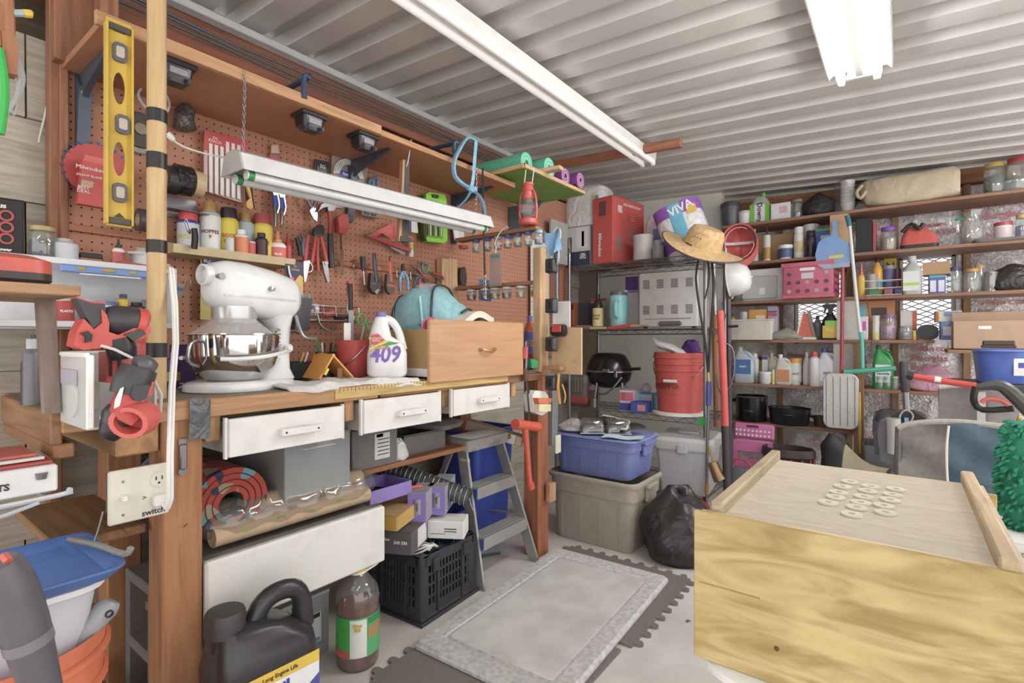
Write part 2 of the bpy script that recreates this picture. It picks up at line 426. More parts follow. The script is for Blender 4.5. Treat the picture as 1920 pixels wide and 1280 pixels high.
# ------------------------------------------------------------------ ceiling fixtures
def strip_light(label,cx,y0,y1,strength,wide,zoff=0):
 zc=cz(cx)-.012-zoff;l=y1-y0;ym=(y0+y1)/2
 t=T('fluorescent_fixture',label,'light fixture',(cx,ym,zc))
 tilt=(0,math.atan(.05),0);t.rotation_euler=tilt
 wm=mat('#eceae6','plain',.35)
 hw=.115 if wide else .05
 if wide:
  g=G().prism([(-hw,-.03),(-hw+.015,-.008),(-.03,0),(.03,0),(hw-.015,-.008),(hw,-.03),(hw-.006,-.032),(hw-.02,-.016),(.035,-.010),(0.018,-.030),(-.018,-.030),(-.035,-.010),(-hw+.02,-.016),(-hw+.006,-.032)],-l/2,l/2,RX(pi/2))
  P(t,'reflector',g,mat('#a5a39f','plain',.4))
 else:
  P(t,'housing',G().box((0,0,-.026),(.095,l,.055),.004),wm)
 P(t,'center_channel',G().box((0,0,-.034 if wide else-.057),(.03,l*.995,.012),.003),mat('#8d8b88','plain',.4)if wide else wm)
 tz=-.046 if wide else-.062
 tx=.062 if wide else .036
 em=mat('#fbfaf6','emit',.3,sc=strength)
 for sx_ in(-1,1):
  P(t,'fluorescent_tube',G().cyl(.017,-l/2+.03,l/2-.03,14,TR(sx_*tx,0,tz)@RX(pi/2)),em)
  for e in(-1,1):
   P(t,'lamp_holder',G().box((sx_*tx,e*(l/2-.014),tz),(.026,.024,.05),.006),wm)
 P(t,'end_plate',G().box((0,l/2+.002,-.02),(.09 if wide else .095,.004,.045),.001),wm)
 return t
strip_light('long white two-tube ceiling light, unlit but given a faint glow, running above the workbench',.70,.75,3.19,TUBE_DIM,False)  # switched-off tubes still carry a weak emission of their own
strip_light('bright lit two-tube ceiling light with white reflector at the right',1.86,1.38,2.60,TUBE_BRIGHT,True)
strip_light('added lit two-tube ceiling light, out of view behind the viewer over the plywood box',2.75,-.9,.32,TUBE_BRIGHT*.3,True)  # unseen lamp, added to light the room from behind the camera
strip_light('added lit two-tube ceiling light, out of view over the right end of the back shelves',3.25,2.5,3.72,TUBE_BRIGHT*1.5,True)  # unseen lamp, added to brighten the back shelves
strip_light('added lit two-tube ceiling light, out of view behind the viewer near the left wall',1.35,-1.6,-.38,TUBE_BRIGHT*.3,True)  # another unseen lamp added behind the camera for fill
# ================================================================== generic builders
def fronty(p):return math.atan2(-(CAM[0]-p[0])*-1,-(CAM[1]-p[1]))if False else math.atan2(CAM[0]-p[0],-(CAM[1]-p[1]))
def face_cam(p):return math.atan2(CAM[0]-p[0],p[1]-CAM[1])
def pmat(c,**k):return c if not isinstance(c,str)else mat(c,**k)
def can(name,label,cat,loc,r,h,body,cap=None,band=None,txt=None,tcol='#222222',rz=0,style='spray',group=None,content=None,rot=None,tsz=None,bz=None,n=20):
 t=T(name,label,cat,loc,rz,group,rot)
 bm_=pmat(body,r=.35);cm=pmat(cap,r=.4)if cap else None
 br=r
 if style=='spray':
  P(t,'body',G().lathe([(r*.94,0),(r,.004),(r,h*.74),(r*.97,h*.765),(r*.8,h*.80),(r*.8,h*.82)],n),bm_)
  P(t,'cap',G().lathe([(r*.86,h*.80),(r*.86,h*.97),(r*.8,h),(0,h)],n),cm)
  z0,z1=h*.06,h*.72
 elif style=='tin':
  P(t,'body',G().lathe([(r,0),(r*1.03,.002),(r,.006),(r,h*.93),(r*1.03,h*.95),(r*1.03,h),(r*.9,h),(r*.9,h*.97),(0,h*.97)],n),bm_)
  if cap:P(t,'lid',G().lathe([(r*.88,h*.96),(r*.88,h*1.0),(r*.80,h*1.02),(0,h*1.02)],n),cm)
  z0,z1=h*.08,h*.9
 elif style=='screw':
  P(t,'body',G().lathe([(r*.95,0),(r,.004),(r,h*.76),(r*.94,h*.80),(r*.62,h*.84),(r*.60,h*.86)],n),bm_)
  P(t,'cap',G().lathe([(r*.64,h*.85),(r*.64,h*.99),(r*.6,h),(0,h)],n),cm)
  z0,z1=h*.06,h*.74
 elif style=='jar':
  P(t,'glass',G().lathe([(r*.9,0),(r,h*.06),(r,h*.72),(r*.82,h*.84),(r*.82,h*.9)],n),bm_)
  if content:
   P(t,'contents',G().lathe([(r*.85,h*.03),(r*.93,h*.08),(r*.93,h*.55),(r*.5,h*.6),(0,h*.58)],n),pmat(content,kind='crumple',r=.5,sc=60))
  P(t,'lid',G().lathe([(r*.9,h*.86),(r*.9,h*.98),(r*.85,h),(0,h)],n),cm)
  z0,z1=h*.1,h*.65
 elif style=='bottle':
  P(t,'body',G().lathe([(r*.92,0),(r,h*.02),(r,h*.62),(r*.93,h*.70),(r*.45,h*.84),(r*.36,h*.88),(r*.36,h*.9)],n),bm_)
  P(t,'cap',G().lathe([(r*.42,h*.88),(r*.40,h*.99),(r*.36,h),(0,h)],n),cm)
  z0,z1=h*.08,h*.6
 elif style=='glue':
  P(t,'body',G().lathe([(r*.92,0),(r,h*.03),(r,h*.55),(r*.8,h*.62),(r*.5,h*.66)],n,sy=.6),bm_)
  P(t,'cap',G().lathe([(r*.5,h*.65),(r*.5,h*.74),(r*.3,h*.76),(r*.12,h),(0,h)],n),cm)
  z0,z1=h*.08,h*.5;br=r
 elif style=='tub':
  P(t,'body',G().lathe([(r*.84,0),(r*.86,h*.02),(r,h*.86)],n),bm_)
  P(t,'lid',G().lathe([(r*1.05,h*.82),(r*1.05,h*.97),(r*.98,h),(0,h)],n),cm)
  z0,z1=h*.12,h*.74;br=r*1.0
 elif style=='caulk':
  P(t,'body',G().lathe([(r,0),(r,h*.70),(r*.9,h*.73),(r*.3,h*.75)],n),bm_)
  P(t,'nozzle',G().lathe([(r*.35,h*.74),(r*.15,h),(0,h)],n),cm)
  z0,z1=h*.05,h*.62
 elif style=='roll':
  P(t,'body',G().lathe([(r*.5,0),(r,0),(r,h),(r*.5,h),(r*.5,0)],n,cap=False),bm_)
  z0,z1=0,h
 if band:
  z0,z1=(h*bz[0],h*bz[1])if bz else(z0,z1)
  g=G().lathe([(br*1.0,z0),(br*1.012+.0004,z0),(br*1.012+.0004,z1),(br,z1)],n,cap=False,sy=.6 if style=='glue' else 1)
  P(t,'printed_label',g,pmat(band,r=.5))
 if txt:
  zs=(z0+z1)/2
  lines=txt.split('|');sz=tsz or r*.55
  for i,s_ in enumerate(lines):
   TXT(t,s_,sz,pmat(tcol),(0,-br*(.6 if style=='glue' else 1.02)-.0012,zs+((len(lines)-1)/2-i)*sz*1.05),bend=br*(3 if style=='glue' else 1.02),bold=.0004)
 return t
def jug(name,label,cat,loc,w,d,h,body,cap,band=None,txt=None,tcol='#333399',rz=0,tsz=None,group=None,handle='side',liquid=None,bandz=(.15,.55)):
 t=T(name,label,cat,loc,rz,group)
 b=pmat(body,r=.4)
 R=min(w,d)*.32
 secs=[sec(w*.92,d*.9,R,0),sec(w,d,R,h*.03),sec(w,d,R,h*.52),sec(w*.94,d*.95,R,h*.62),sec(w*.62,d*.74,R,h*.76,-w*.12),sec(w*.30,d*.42,R*.6,h*.86,-w*.20),sec(w*.26,d*.36,R*.5,h*.90,-w*.20)]
 P(t,'body',G().loft(secs),b,ang=50)
 P(t,'handle',G().tube([(-w*.12,0,h*.84),(w*.12,0,h*.84),(w*.30,0,h*.76),(w*.40,0,h*.64),(w*.38,0,h*.54)],[d*.14,d*.15,d*.14,d*.14,d*.16],10),b)
 P(t,'cap',G().lathe([(min(w,d)*.21,h*.89),(min(w,d)*.21,h*.985),(min(w,d)*.19,h),(0,h)],16,TR(-w*.20)),pmat(cap,r=.4))
 if liquid:
  P(t,'liquid',G().loft([sec(w*.9,d*.86,R,h*.02),sec(w*.96,d*.96,R,h*.4)]),pmat(liquid,r=.2))
 if band:
  z0,z1=h*bandz[0],h*bandz[1]
  P(t,'printed_label',G().box((0,-d/2-.0003,(z0+z1)/2),(w*.72,.0012,z1-z0),0),pmat(band,r=.5))
 if txt:
  lines=txt.split('|');sz=tsz or w*.2
  for i,s_ in enumerate(lines):
   TXT(t,s_,sz,pmat(tcol),(0,-d/2-.0015,h*(bandz[0]+bandz[1])/2+((len(lines)-1)/2-i)*sz*1.05),bold=.0005)
 return t
def trigger(name,label,cat,loc,w,h,body,head,band=None,txt=None,tcol='#222',rz=0,bandcols=None,flip=1):
 t=T(name,label,cat,loc,rz)
 d=w*.62;R=d*.4
 P(t,'body',G().loft([sec(w*.94,d*.94,R,0),sec(w,d,R,h*.03),sec(w,d,R,h*.42),sec(w*.8,d*.85,R,h*.58),sec(w*.4,d*.5,R*.5,h*.68),sec(w*.34,d*.44,R*.4,h*.70)]),pmat(body,r=.35),ang=50)
 hm=pmat(head,r=.4)
 P(t,'collar',G().cyl(w*.2,h*.69,h*.76,14),hm)
 s=flip
 P(t,'sprayer_head',G().prism([(s*-w*.30,h*.86),(s*-w*.42,h*.92),(s*-w*.40,h*.98),(s*w*.25,h),(s*w*.45,h*.94),(s*w*.20,h*.88),(s*w*.12,h*.76),(s*-w*.10,h*.76),(s*-w*.12,h*.86)],-w*.10,w*.10,RX(pi/2)),hm)
 P(t,'trigger_lever',G().tube([(s*-w*.22,0,h*.87),(s*-w*.30,0,h*.80),(s*-w*.36,0,h*.74)],w*.05,6),hm)
 if band:
  P(t,'printed_label',G().box((0,-d/2-.0003,h*.22),(w*.8,.0012,h*.34)),pmat(band))
 if txt:TXT(t,txt,w*.3,pmat(tcol),(0,-d/2-.0015,h*.28),bold=.0006)
 return t
def carton(name,label,cat,loc,dim,col,rz=0,prints=(),texts=(),open_=False,rot=None,group=None,kind='plain',thick=.004,flaps=True):
 """a box: faces f front(-y) b back r right(+x) l left t top"""
 w,d,h=dim
 t=T(name,label,cat,loc,rz,group,rot)
 m=pmat(col,kind=kind,r=.75)if isinstance(col,str)else col
 if open_:
  g=G()
  g.box((0,0,thick/2),(w,d,thick));g.box((0,-d/2+thick/2,h/2),(w,thick,h));g.box((0,d/2-thick/2,h/2),(w,thick,h))
  g.box((-w/2+thick/2,0,h/2),(thick,d-2*thick,h));g.box((w/2-thick/2,0,h/2),(thick,d-2*thick,h))
  P(t,'body',g,m)
 else:
  P(t,'body',G().box((0,0,h/2),(w,d,h),min(.003,h*.1)),m)
  if flaps:
   P(t,'top_flap',G().box((0,-d/4-.0005,h+.0006),(w*.995,d/2-.002,.0012)),m)
   P(t,'top_flap',G().box((0,d/4+.0005,h+.0006),(w*.995,d/2-.002,.0012)),m)
 for(f,x,zz,pw,ph,c)in prints:
  e=.0006
  a={'f':((x,-d/2-e,zz),(pw,.001,ph)),'r':((w/2+e,x,zz),(.001,pw,ph)),'l':((-w/2-e,x,zz),(.001,pw,ph)),'t':((x,zz,h+.002),(pw,ph,.001))}[f]
  P(t,'printed_panel',G().box(*a),pmat(c,r=.6))
 for(f,x,zz,s_,sz,c,*rest)in texts:
  e=.0018;k=rest[0]if rest else{}
  tz=k.get('turn',0)
  loc_,ro={'f':((x,-d/2-e,zz),(pi/2,tz,0)),'r':((w/2+e,x,zz),(pi/2,tz,pi/2)),'l':((-w/2-e,x,zz),(pi/2,tz,-pi/2)),'t':((x,zz,h+.0032),(0,0,tz))}[f]
  TXT(t,s_,sz,pmat(c),loc_,ro,bold=k.get('bold',.0005),sx=k.get('sx',1))
 return t
def bag(name,label,cat,loc,dim,col,rz=0,seed=1,lump=.16,top=.5,kind='crumple',n=18,r=.4,rot=None,parts=None):
 """soft lumpy sack: one closed mesh, resting on its flat base"""
 rnd=random.Random(seed);w,d,h=dim
 ph=[rnd.random()*6 for _ in range(6)]
 prof=[(0,0),(.82,0),(1,.12),(1.0,.4),(.86,.66),(top,.86),(top*.55,1),(0,1.0)]
 g=G();rings=[]
 m=14;v=[];f=[]
 for i in range(m+1):
  q=i/m
  p_=q*(len(prof)-1);a=min(int(p_),len(prof)-2);fr=p_-a
  rr=prof[a][0]*(1-fr)+prof[a+1][0]*fr;zz=prof[a][1]*(1-fr)+prof[a+1][1]*fr
  for k in range(n):
   th=2*pi*k/n
   e=1+lump*(math.sin(3*th+ph[0]+4*zz)*.5+math.sin(5*th+ph[1]-6*zz)*.35+math.sin(2*th+ph[2]+9*zz)*.4)*(zz>.01)
   v.append((w/2*rr*e*math.cos(th),d/2*rr*e*math.sin(th),h*zz*(1+.06*math.sin(2*th+ph[3])*(zz>.3))))
 for i in range(m):
  for k in range(n):
   k2=(k+1)%n;f.append((i*n+k,i*n+k2,(i+1)*n+k2,(i+1)*n+k))
 g.add(v,f)
 return S(name,label,cat,g,pmat(col,kind=kind,r=r,sc=10),loc,rz,rot=rot,ang=60)
def chain_links(g,a,b,r=.006,w=.0012):
 a,b=Vector(a),Vector(b);n=max(2,int((b-a).length/(r*1.7)));q=(b-a).to_track_quat('Z','Y').to_matrix().to_4x4()
 for i in range(n):
  c=a.lerp(b,(i+.5)/n);M=Matrix.Translation(c)@q@RZ(pi/2*(i%2))
  g.tube([tuple(M@Vector((r*.55*math.cos(t),0,r*1.15*math.sin(t))))for t in[2*pi*k/10 for k in range(10)]],w,5,closed=True)
 return g
# ================================================================== WORKBENCH
BZ=.91
wbn=T('workbench','long wooden workbench along the left wall with white drawers','workbench',(0,0,0))
TOPM=mat('#8d7c6c','woody',.75,h2='#6e5e50')
P(wbn,'bench_top',G().box((.31,1.19,BZ-.015),(.56,1.79,.03),.002),TOPM)
FAS=mat('#bd8c5f','woody',.7)
P(wbn,'front_fascia',G().box((.60,.70,BZ-.024),(.02,.81,.046),.002),FAS)
P(wbn,'front_fascia',G().box((.60,1.60,BZ-.03),(.018,.97,.034),.002),mat('#9b6a48','woody',.7))
rl=P(wbn,'measuring_strip',G().box((.612,1.375,BZ-.020),(.004,1.22-.70+.35,.034),.001),mat('#d3b068','woody',.6))
for i in range(40):
 pass
g=G()
for i in range(58):g.box((.6145,.955+i*.0145,BZ-.008),(.0006,.0012,.010 if i%4 else .018))
o=P(rl,'ruler_marks',g,DARK);o['kind']='stuff'
P(wbn,'end_board',G().box((.35,.288,BZ-.035),(.50,.02,.07),.003),mat('#a3754e','woodx',.7))
P(wbn,'end_board',G().box((.35,.30,BZ-.085),(.50,.035,.03),.003),mat('#9a6a45','woodx',.7))
P(wbn,'cross_beam',G().box((.33,.435,BZ-.075),(.52,.085,.086),.004),mat('#b98a58','woodx',.7))
for x,y in((.555,.525),(.555,2.115),(.06,.55),(.06,2.1)):
 P(wbn,'post',G().box((x,y,(BZ-.03)/2),(.089,.089,BZ-.03),.004),mat('#b07b50','woodz',.7,h2='#94603a')if y<1 else mat('#a2623f','woodz',.7,h2='#864a2d'))
P(wbn,'lower_shelf',G().box((.26,1.33,.575),(.38,1.44,.02),.002),mat('#a4683f','woody',.7))
P(wbn,'bottom_shelf',G().box((.28,.86,.285),(.44,.60,.025),.002),mat('#a4683f','woody',.7))
P(wbn,'side_shelf',G().box((.33,.385,.60),(.40,.17,.022),.003),mat('#9c7146','woodx',.7))
P(wbn,'lower_rail',G().box((.30,.42,.10),(.42,.09,.03),.003),mat('#8a6238','woodx',.7))
DWH=mat('#d9d7d4','plain',.5,h2='#c4c2be')
def drawer(p,x):
 (a,b),(c,d)=p
 y0=at(a,b,X=x).y;y1=at(c,d,X=x).y
 z1=at(a,b,X=x).z;z0=at(c,d,X=x).z
 dr=P(wbn,'drawer',G().box((x,(y0+y1)/2,(z0+z1)/2),(.018,y1-y0,z1-z0),.002),DWH)
 g=G();dz=(z1-z0)*.84;zc=z0+dz/2+.005
 g.box((x-.2,y0+.015,zc),(.38,.012,dz));g.box((x-.2,y1-.015,zc),(.38,.012,dz));g.box((x-.2,(y0+y1)/2,z0+.01),(.38,y1-y0-.03,.008))
 P(dr,'drawer_tray',g,mat('#b9b6b2','plain',.6))
 ym=(y0+y1)/2+.02;zm=(z0+z1)/2-.002;L=(y1-y0)*.36
 h=P(dr,'handle',G().box((x+.028,ym,zm),(.010,L,.020),.002).box((x+.016,ym-L/2+.008,zm),(.016,.014,.016)).box((x+.016,ym+L/2-.008,zm),(.016,.014,.016)),DWH)
 for e in(-1,1):P(h,'screw',G().cyl(.003,0,.001,10,TR(x+.033,ym+e*(L/2-.012),zm)@RY(pi/2)),DARK)
 for yy in(y0-.004,y1+.004):P(dr,'edge_strip',G().box((x-.004,yy,(z0+z1)/2),(.012,.008,z1-z0+.008),.001),DWH)
drawer(((427,786),(641,820)),.625)
drawer(((680,751),(824,788)),.625)
drawer(((848,731),(953,762)),.625)
RUN=mat('#c2935f','woodz',.7)
for px,py in((402,812),(657,775),(838,745),(965,735)):
 p=at(px,py,X=.6);P(wbn,'drawer_runner',G().box((.52,p.y,BZ-.075),(.15,.036,.075),.004),RUN)
p=at(376,793,X=.62)
def fn(u,v):return(.617+.002*math.sin(6*v),p.y-.024+.048*u,BZ+.002-.10*v+.004*math.sin(5*u))
S('tape_strip','gray duct tape strip stuck over the bench front beside the near post','tape',G().sheet(fn,4,10,.001),mat('#5f6064','crumple',.35,.3,sc=20))
p=at(262,920,Y=.47)
t=T('outlet_plate','cream switch and outlet plate on the near bench post','outlet',(.628,.425,.713),pi/2)
PLT=mat('#d9d3c2','plain',.45)
wv=.116
P(t,'plate',G().box((0,0,0),(wv,.012,.118),.003),PLT)
P(t,'junction_box',G().box((0,.033,0),(wv*.8,.05,.09),.002),STEEL)
sw=P(t,'toggle_switch',G().box((-.032,-.012,-.002),(.010,.022,.012),.002,),WHITE)
rc=P(t,'receptacle',G().cyl(.017,0,.003,18,TR(.036,-.006,.025)@RX(pi/2)),PLT)
for dx in(-.006,.006):P(rc,'slot',G().box((.036+dx,-.0095,.028),(.0022,.001,.008)),DARK)
P(rc,'slot',G().cyl(.0025,0,.001,8,TR(.036,-.009,.017)@RX(pi/2)),DARK)
for zz in(.033,-.04):P(t,'screw',G().cyl(.003,0,.001,8,TR(-.032,-.006,zz)@RX(pi/2)),STEEL)
TXT(t,'switch',.018,DARK,(.026,-.0066,-.047),name='handwritten_note',bold=.0003)
TXT(t,'>',.016,DARK,(.008,-.0066,-.012),name='handwritten_arrow')
P(t,'plug',G().box((.036,-.018,-.022),(.03,.026,.028),.006),WHITE)
g=G()
for e in(0,.007):g.tube([(.655,.461+e,.69),(.672,.462+e,.678),(.685,.463+e,.70),(.682,.464+e,.8),(.665,.474+e,.95),(.60,.505+e,1.05),(.54,.525+e,1.15),(.50,.53+e,1.24),(.30,.54+e,1.30),(.06,.55+e,1.33)],.0042,6)
S('extension_cable','white flat cord running up from the cream outlet plate','cord',g,WHITE)
p=at(341,855,X=.60)
t=T('metal_clip','small steel clip screwed to the near bench post','clip',(.602,p.y,p.z))
P(t,'body',G().box((.006,0,0),(.010,.016,.062),.003),STEEL)
P(t,'end_tab',G().box((.003,0,.036),(.003,.018,.016),.001),STEEL);P(t,'end_tab',G().cyl(.010,0,.003,12,TR(.001,0,-.036)@RY(pi/2)),STEEL)
S('nail','bent nail sticking out of the near post below the clip','nail',G().rod((.597,p.y+.005,.60),(.625,p.y+.004,.615),.0014,6),STEEL)
# ------------------------------------------------------------------ overhead shelf and pegboard
pegm=mat('#b27a5e','peg',.75)
S('pegboard','brown drilled pegboard panel behind the tools over the workbench','pegboard',G().box((-.003,1.90,1.50),(.006,2.94,1.13)),pegm)
S('trim_board','upright reddish trim board at the near end of the pegboard','trim board',G().box((.006,.425,1.45),(.03,.02,1.2),.002),REDWZ)
S('batten','thin brown horizontal batten across the pegboard near the drill bits','batten',G().box((.006,1.16,1.395),(.012,1.45,.022),.002),mat('#b57452','woody',.7))
OSZ=1.858
t=T('overhead_shelf','long brown overhead shelf above the pegboard','shelf',(0,0,0))
P(t,'board',G().box((.18,1.31,OSZ+.010),(.36,1.78,.02),.001),mat('#ad7350','plain',.6,sc=5))
P(t,'front_edge',G().box((.367,.86,OSZ+.018),(.016,.90,.036),.002),mat('#c99565','woody',.6))
P(t,'front_edge',G().box((.365,1.75,OSZ+.011),(.012,.88,.024),.002),mat('#c08a5c','woody',.6))
BRK=mat('#4c5563','plain',.4,.3)
for y in(.468,1.42,2.1):
 z0=OSZ
 b=P(t,'bracket',G().prism([(0,0),(.012,0),(.05,-.045),(.016,-.27),(.004,-.27),(.004,-.006),(.0,-.006)],-.016,.016,TR(.003,y,z0)@RX(pi/2)),BRK)
 P(b,'bracket_arm',G().prism([(0,0),(.28,0),(.285,-.006),(.06,-.06),(.01,-.1),(0,-.1)],-.008,.008,TR(.006,y,z0-.001)@RX(pi/2)),BRK)
 P(b,'green_clip',G().box((.045,y-.002,z0-.062),(.012,.02,.012),.002),mat('#5fc23a'))
for y in(.98,1.72):
 P(t,'upper_hook',G().tube([(.375,y,OSZ+.02),(.375,y,OSZ+.09),(.36,y+.02,OSZ+.10),(.05,y+.05,OSZ+.13)],.010,8),mat('#2f4461',r=.4))
# ================================================================== things on and over the pegboard
def poly(pts,X,th,g=None):
 """outline on a plane parallel to the left wall, given real thickness"""
 g=g or G();n=len(pts)
 w_=[at(a,b,X=X)for a,b in pts]
 v=[(X-th/2,q.y,q.z)for q in w_]+[(X+th/2,q.y,q.z)for q in w_]
 return g.add(v,[tuple(range(n)),tuple(range(n,2*n))[::-1]]+[(i,(i+1)%n,n+(i+1)%n,n+i)for i in range(n)])
def polyY(pts,Y,th,g=None):
 g=g or G();n=len(pts)
 w_=[at(a,b,Y=Y)for a,b in pts]
 v=[(q.x,Y-th/2,q.z)for q in w_]+[(q.x,Y+th/2,q.z)for q in w_]
 return g.add(v,[tuple(range(n)),tuple(range(n,2*n))[::-1]]+[(i,(i+1)%n,n+(i+1)%n,n+i)for i in range(n)])
def tb(pts,X,r,n=8,g=None,flat=None):
 return(g or G()).tube([at(p[0],p[1],X=p[2]if len(p)>2 else X)for p in pts],r,n,flat=flat)
def tbY(pts,Y,r,n=8,g=None,flat=None):
 return(g or G()).tube([at(p[0],p[1],Y=p[2]if len(p)>2 else Y)for p in pts],r,n,flat=flat)
def pxm(px,X=None,Y=None):
 """metres per picture pixel of height at that column"""
 a=at(px,600,X=X,Y=Y);b=at(px,601,X=X,Y=Y);return abs(a.z-b.z)
def ell(cx,cy,rx,ry,n=20,a0=0,a1=2*pi):return[(cx+rx*math.cos(a0+(a1-a0)*k/n),cy+ry*math.sin(a0+(a1-a0)*k/n))for k in range(n+(0 if abs(a1-a0-2*pi)<1e-6 else 1))]
YEL=mat('#d8b330','plain',.4)
t=T('spirit_level','long yellow metal spirit level hanging upright from the overhead shelf','level')
a=at(199,40,X=.40);b=at(246,425,X=.40);y0,y1,z1,z0=a.y,b.y,a.z,b.z
for yy in(y0,y1):P(t,'flange',G().box((.40,yy,(z0+z1)/2),(.026,.005,z1-z0),.001),YEL)
g=G()
ym=(y0+y1)/2
def zz_(py):return at(222,py,X=.40).z
holes=[(205,132,'h'),]
rows=[(40,133,None),(133,200,(166,30)),(200,262,None),(262,335,(298,32)),(335,425,None)]
for(p0,p1,ho)in rows:
 A,B=zz_(p1),zz_(p0)
 if not ho:g.box((.40,ym,(A+B)/2),(.005,y1-y0,B-A));continue
 cz_,rz_=zz_(ho[0]),(zz_(ho[0]-ho[1])-zz_(ho[0]));ry_=(y1-y0)*.24
 for sg in(-1,1):
  pts=[(ym+sg*(y1-y0)/2,A),(ym+sg*(y1-y0)/2,B),(ym,B)]+[(ym+sg*ry_*math.sin(pi*k/10),cz_+rz_*math.cos(pi*k/10))for k in range(11)]+[(ym,A)]
  n=len(pts);v=[(.3975,q[0],q[1])for q in pts]+[(.4025,q[0],q[1])for q in pts]
  g.add(v,[tuple(range(n)),tuple(range(n,2*n))[::-1]]+[(i,(i+1)%n,n+(i+1)%n,n+i)for i in range(n)])
P(t,'web',g,YEL)
for py,dx in((100,0),(233,.006),(362,0)):
 c=zz_(py)
 v=P(t,'vial_housing',G().loft([[(.397+.02*k,ym+dx+q[0],c+q[1])for q in rrect(.030,.048,.010)]for k in(0,.7)]),mat('#66656a',r=.4))
 P(v,'vial',G().loft([[(.398+.014*k,ym+dx+q[0],c+q[1])for q in rrect(.018,.028,.005)]for k in(0,1.05)]),mat('#c8beae',r=.2))
for zc in(z0+.008,z1-.008):P(t,'end_cap',G().box((.40,ym,zc),(.022,y1-y0-.006,.016),.002),mat('#57524d'))
for py,sg in((62,1),(408,-1)):P(t,'hang_hole',G().prism([(-.012,0),(.012,0),(0,.012)],0,.001,Matrix.Translation((.4032,ym,zz_(py)))@RZ(pi/2)@RX(pi/2)),mat('#5b3a25'))
t=T('bamboo_pole','tall pale bamboo pole with black tape bands standing on the bench','pole',(0,0,0))
p=at(294,700,X=.5);BY=p.y
P(t,'shaft',G().lathe([(.0215,BZ),(.0215,1.45),(.0225,1.455),(.0215,1.46),(.0205,2.255)],18,TR(.5,BY)),mat('#cfae78','woodz',.45,h2='#bb9760'))
for py,hh in((219,.016),(303,.02),(463,.016),(656,.018)):
 zz=at(294,py,X=.5).z;P(t,'tape_band',G().lathe([(.0222,zz-hh),(.0228,zz-hh),(.0228,zz+hh),(.0222,zz+hh)],18,TR(.5,BY),cap=False),BLACK)
c=at(184,322,X=.03);R=.090
pts=[]
for k in range(48):a=2*pi*k/48;rr=R if k%2 else R*.93;pts.append((rr*math.cos(a),rr*math.sin(a)))
t=T('saw_blade','round red circular saw blade hung on the pegboard','saw blade',c,rot=(0,pi/2,0))
P(t,'disc',G().cyl(R*.93,-.0012,.0012,40),mat('#b9423f',r=.35))
g=G()
for k in range(24):
 a=2*pi*k/24;g.box((R*.95,0,0),(.010,.007,.0034),0,RZ(a))
o=P(t,'teeth',g,mat('#4b5a86',r=.3,m=.6));o['kind']='stuff'
t=T('tool_package','red boxed jigsaw blade package hanging over the saw blade','package')
P(t,'box',poly([(153,302),(197,312),(195,391),(143,382)],.075,.024),mat('#bd4742',r=.5))
P(t,'hang_tab',poly([(160,290),(196,298),(196,312),(155,302)],.08,.002),mat('#d0605a'))
P(t,'print',poly([(153,336),(176,341),(174,353),(151,348)],.0885,.001),mat('#b59a7a'))
pp=at(170,316,X=.09);TXT(t,'Milwaukee',.016,WHITE,(.089,pp.y,pp.z),(pi/2,0,pi/2))
pp=at(168,330,X=.09);TXT(t,'JIGSAW BLADE',.009,WHITE,(.089,pp.y,pp.z),(pi/2,0,pi/2))
pp=at(157,355,X=.09);TXT(t,'BEST\nDEAL',.013,WHITE,(.089,pp.y,pp.z),(pi/2,0,pi/2))
c=at(262,243,X=.03)
t=T('grinding_disc','stack of dark grinding discs hung beside the bamboo pole','disc',c,rot=(0,pi/2,0))
P(t,'lower_disc',G().lathe([(.012,-.012),(.062,-.012),(.062,-.006),(.012,-.006)],28,TR(.012,0)),mat('#8b8785',sc=90))
P(t,'upper_disc',G().lathe([(.010,-.004),(.058,-.006),(.056,.002),(.018,.006),(.018,.010),(.010,.010)],28),mat('#4b4240',r=.7,sc=90))
P(t,'hub_ring',G().lathe([(.008,.010),(.018,.010),(.018,.013),(.008,.013)],20),mat('#8a7b66',r=.3,m=.7))
rk=T('tape_rack','small steel rack strip holding rolls of tape on the pegboard','rack')
a=at(312,356,X=.09);b=at(385,372,X=.09)
P(rk,'tray',G().box((.075,(a.y+b.y)/2,1.487),(.05,b.y-a.y+.02,.003),.001),STEEL);P(rk,'back_plate',G().box((.012,(a.y+b.y)/2,1.51),(.003,b.y-a.y,.07)),STEEL)
def tape(label,px,py,r,wd,col,X=.07,core='#b9a48a',nm='tape_roll',grp='rolls of tape on the pegboard'):
 c=at(px,py,X=X)
 t=T(nm,label,'tape',c,rot=(pi/2,0,0),group=grp)
 P(t,'roll',G().lathe([(r*.56,-wd/2),(r,-wd/2),(r,wd/2),(r*.56,wd/2),(r*.56,-wd/2)],26,cap=False),pmat(col,r=.35))
 P(t,'core',G().lathe([(r*.50,-wd/2),(r*.56,-wd/2),(r*.56,wd/2),(r*.50,wd/2),(r*.50,-wd/2)],26,cap=False),pmat(core))
 return t
tape('glossy black roll of electrical tape next to the bamboo pole',320,338,.046,.034,'#2c2b2e',.075)
tape('crinkled black roll of duct tape in the middle of the rack',341,338,.049,.05,mat('#262427','crumple',.35,sc=40),.075)
tape('tan masking tape roll at the end of the tape rack',369,345,.043,.03,'#cdb488',.075)
tape('dark gray roll of tape half hidden by the bamboo pole',268,413,.036,.03,'#4a474a',.06)
t=T('blade_pack','red carded clear pack of reciprocating saw blades','package')
P(t,'card',poly([(383,243),(466,264),(462,300),(382,280)],.035,.003),mat('#bf4644'))
P(t,'tray',poly([(382,268),(462,289),(454,381),(381,358)],.028,.010),mat('#b98f88',r=.3))
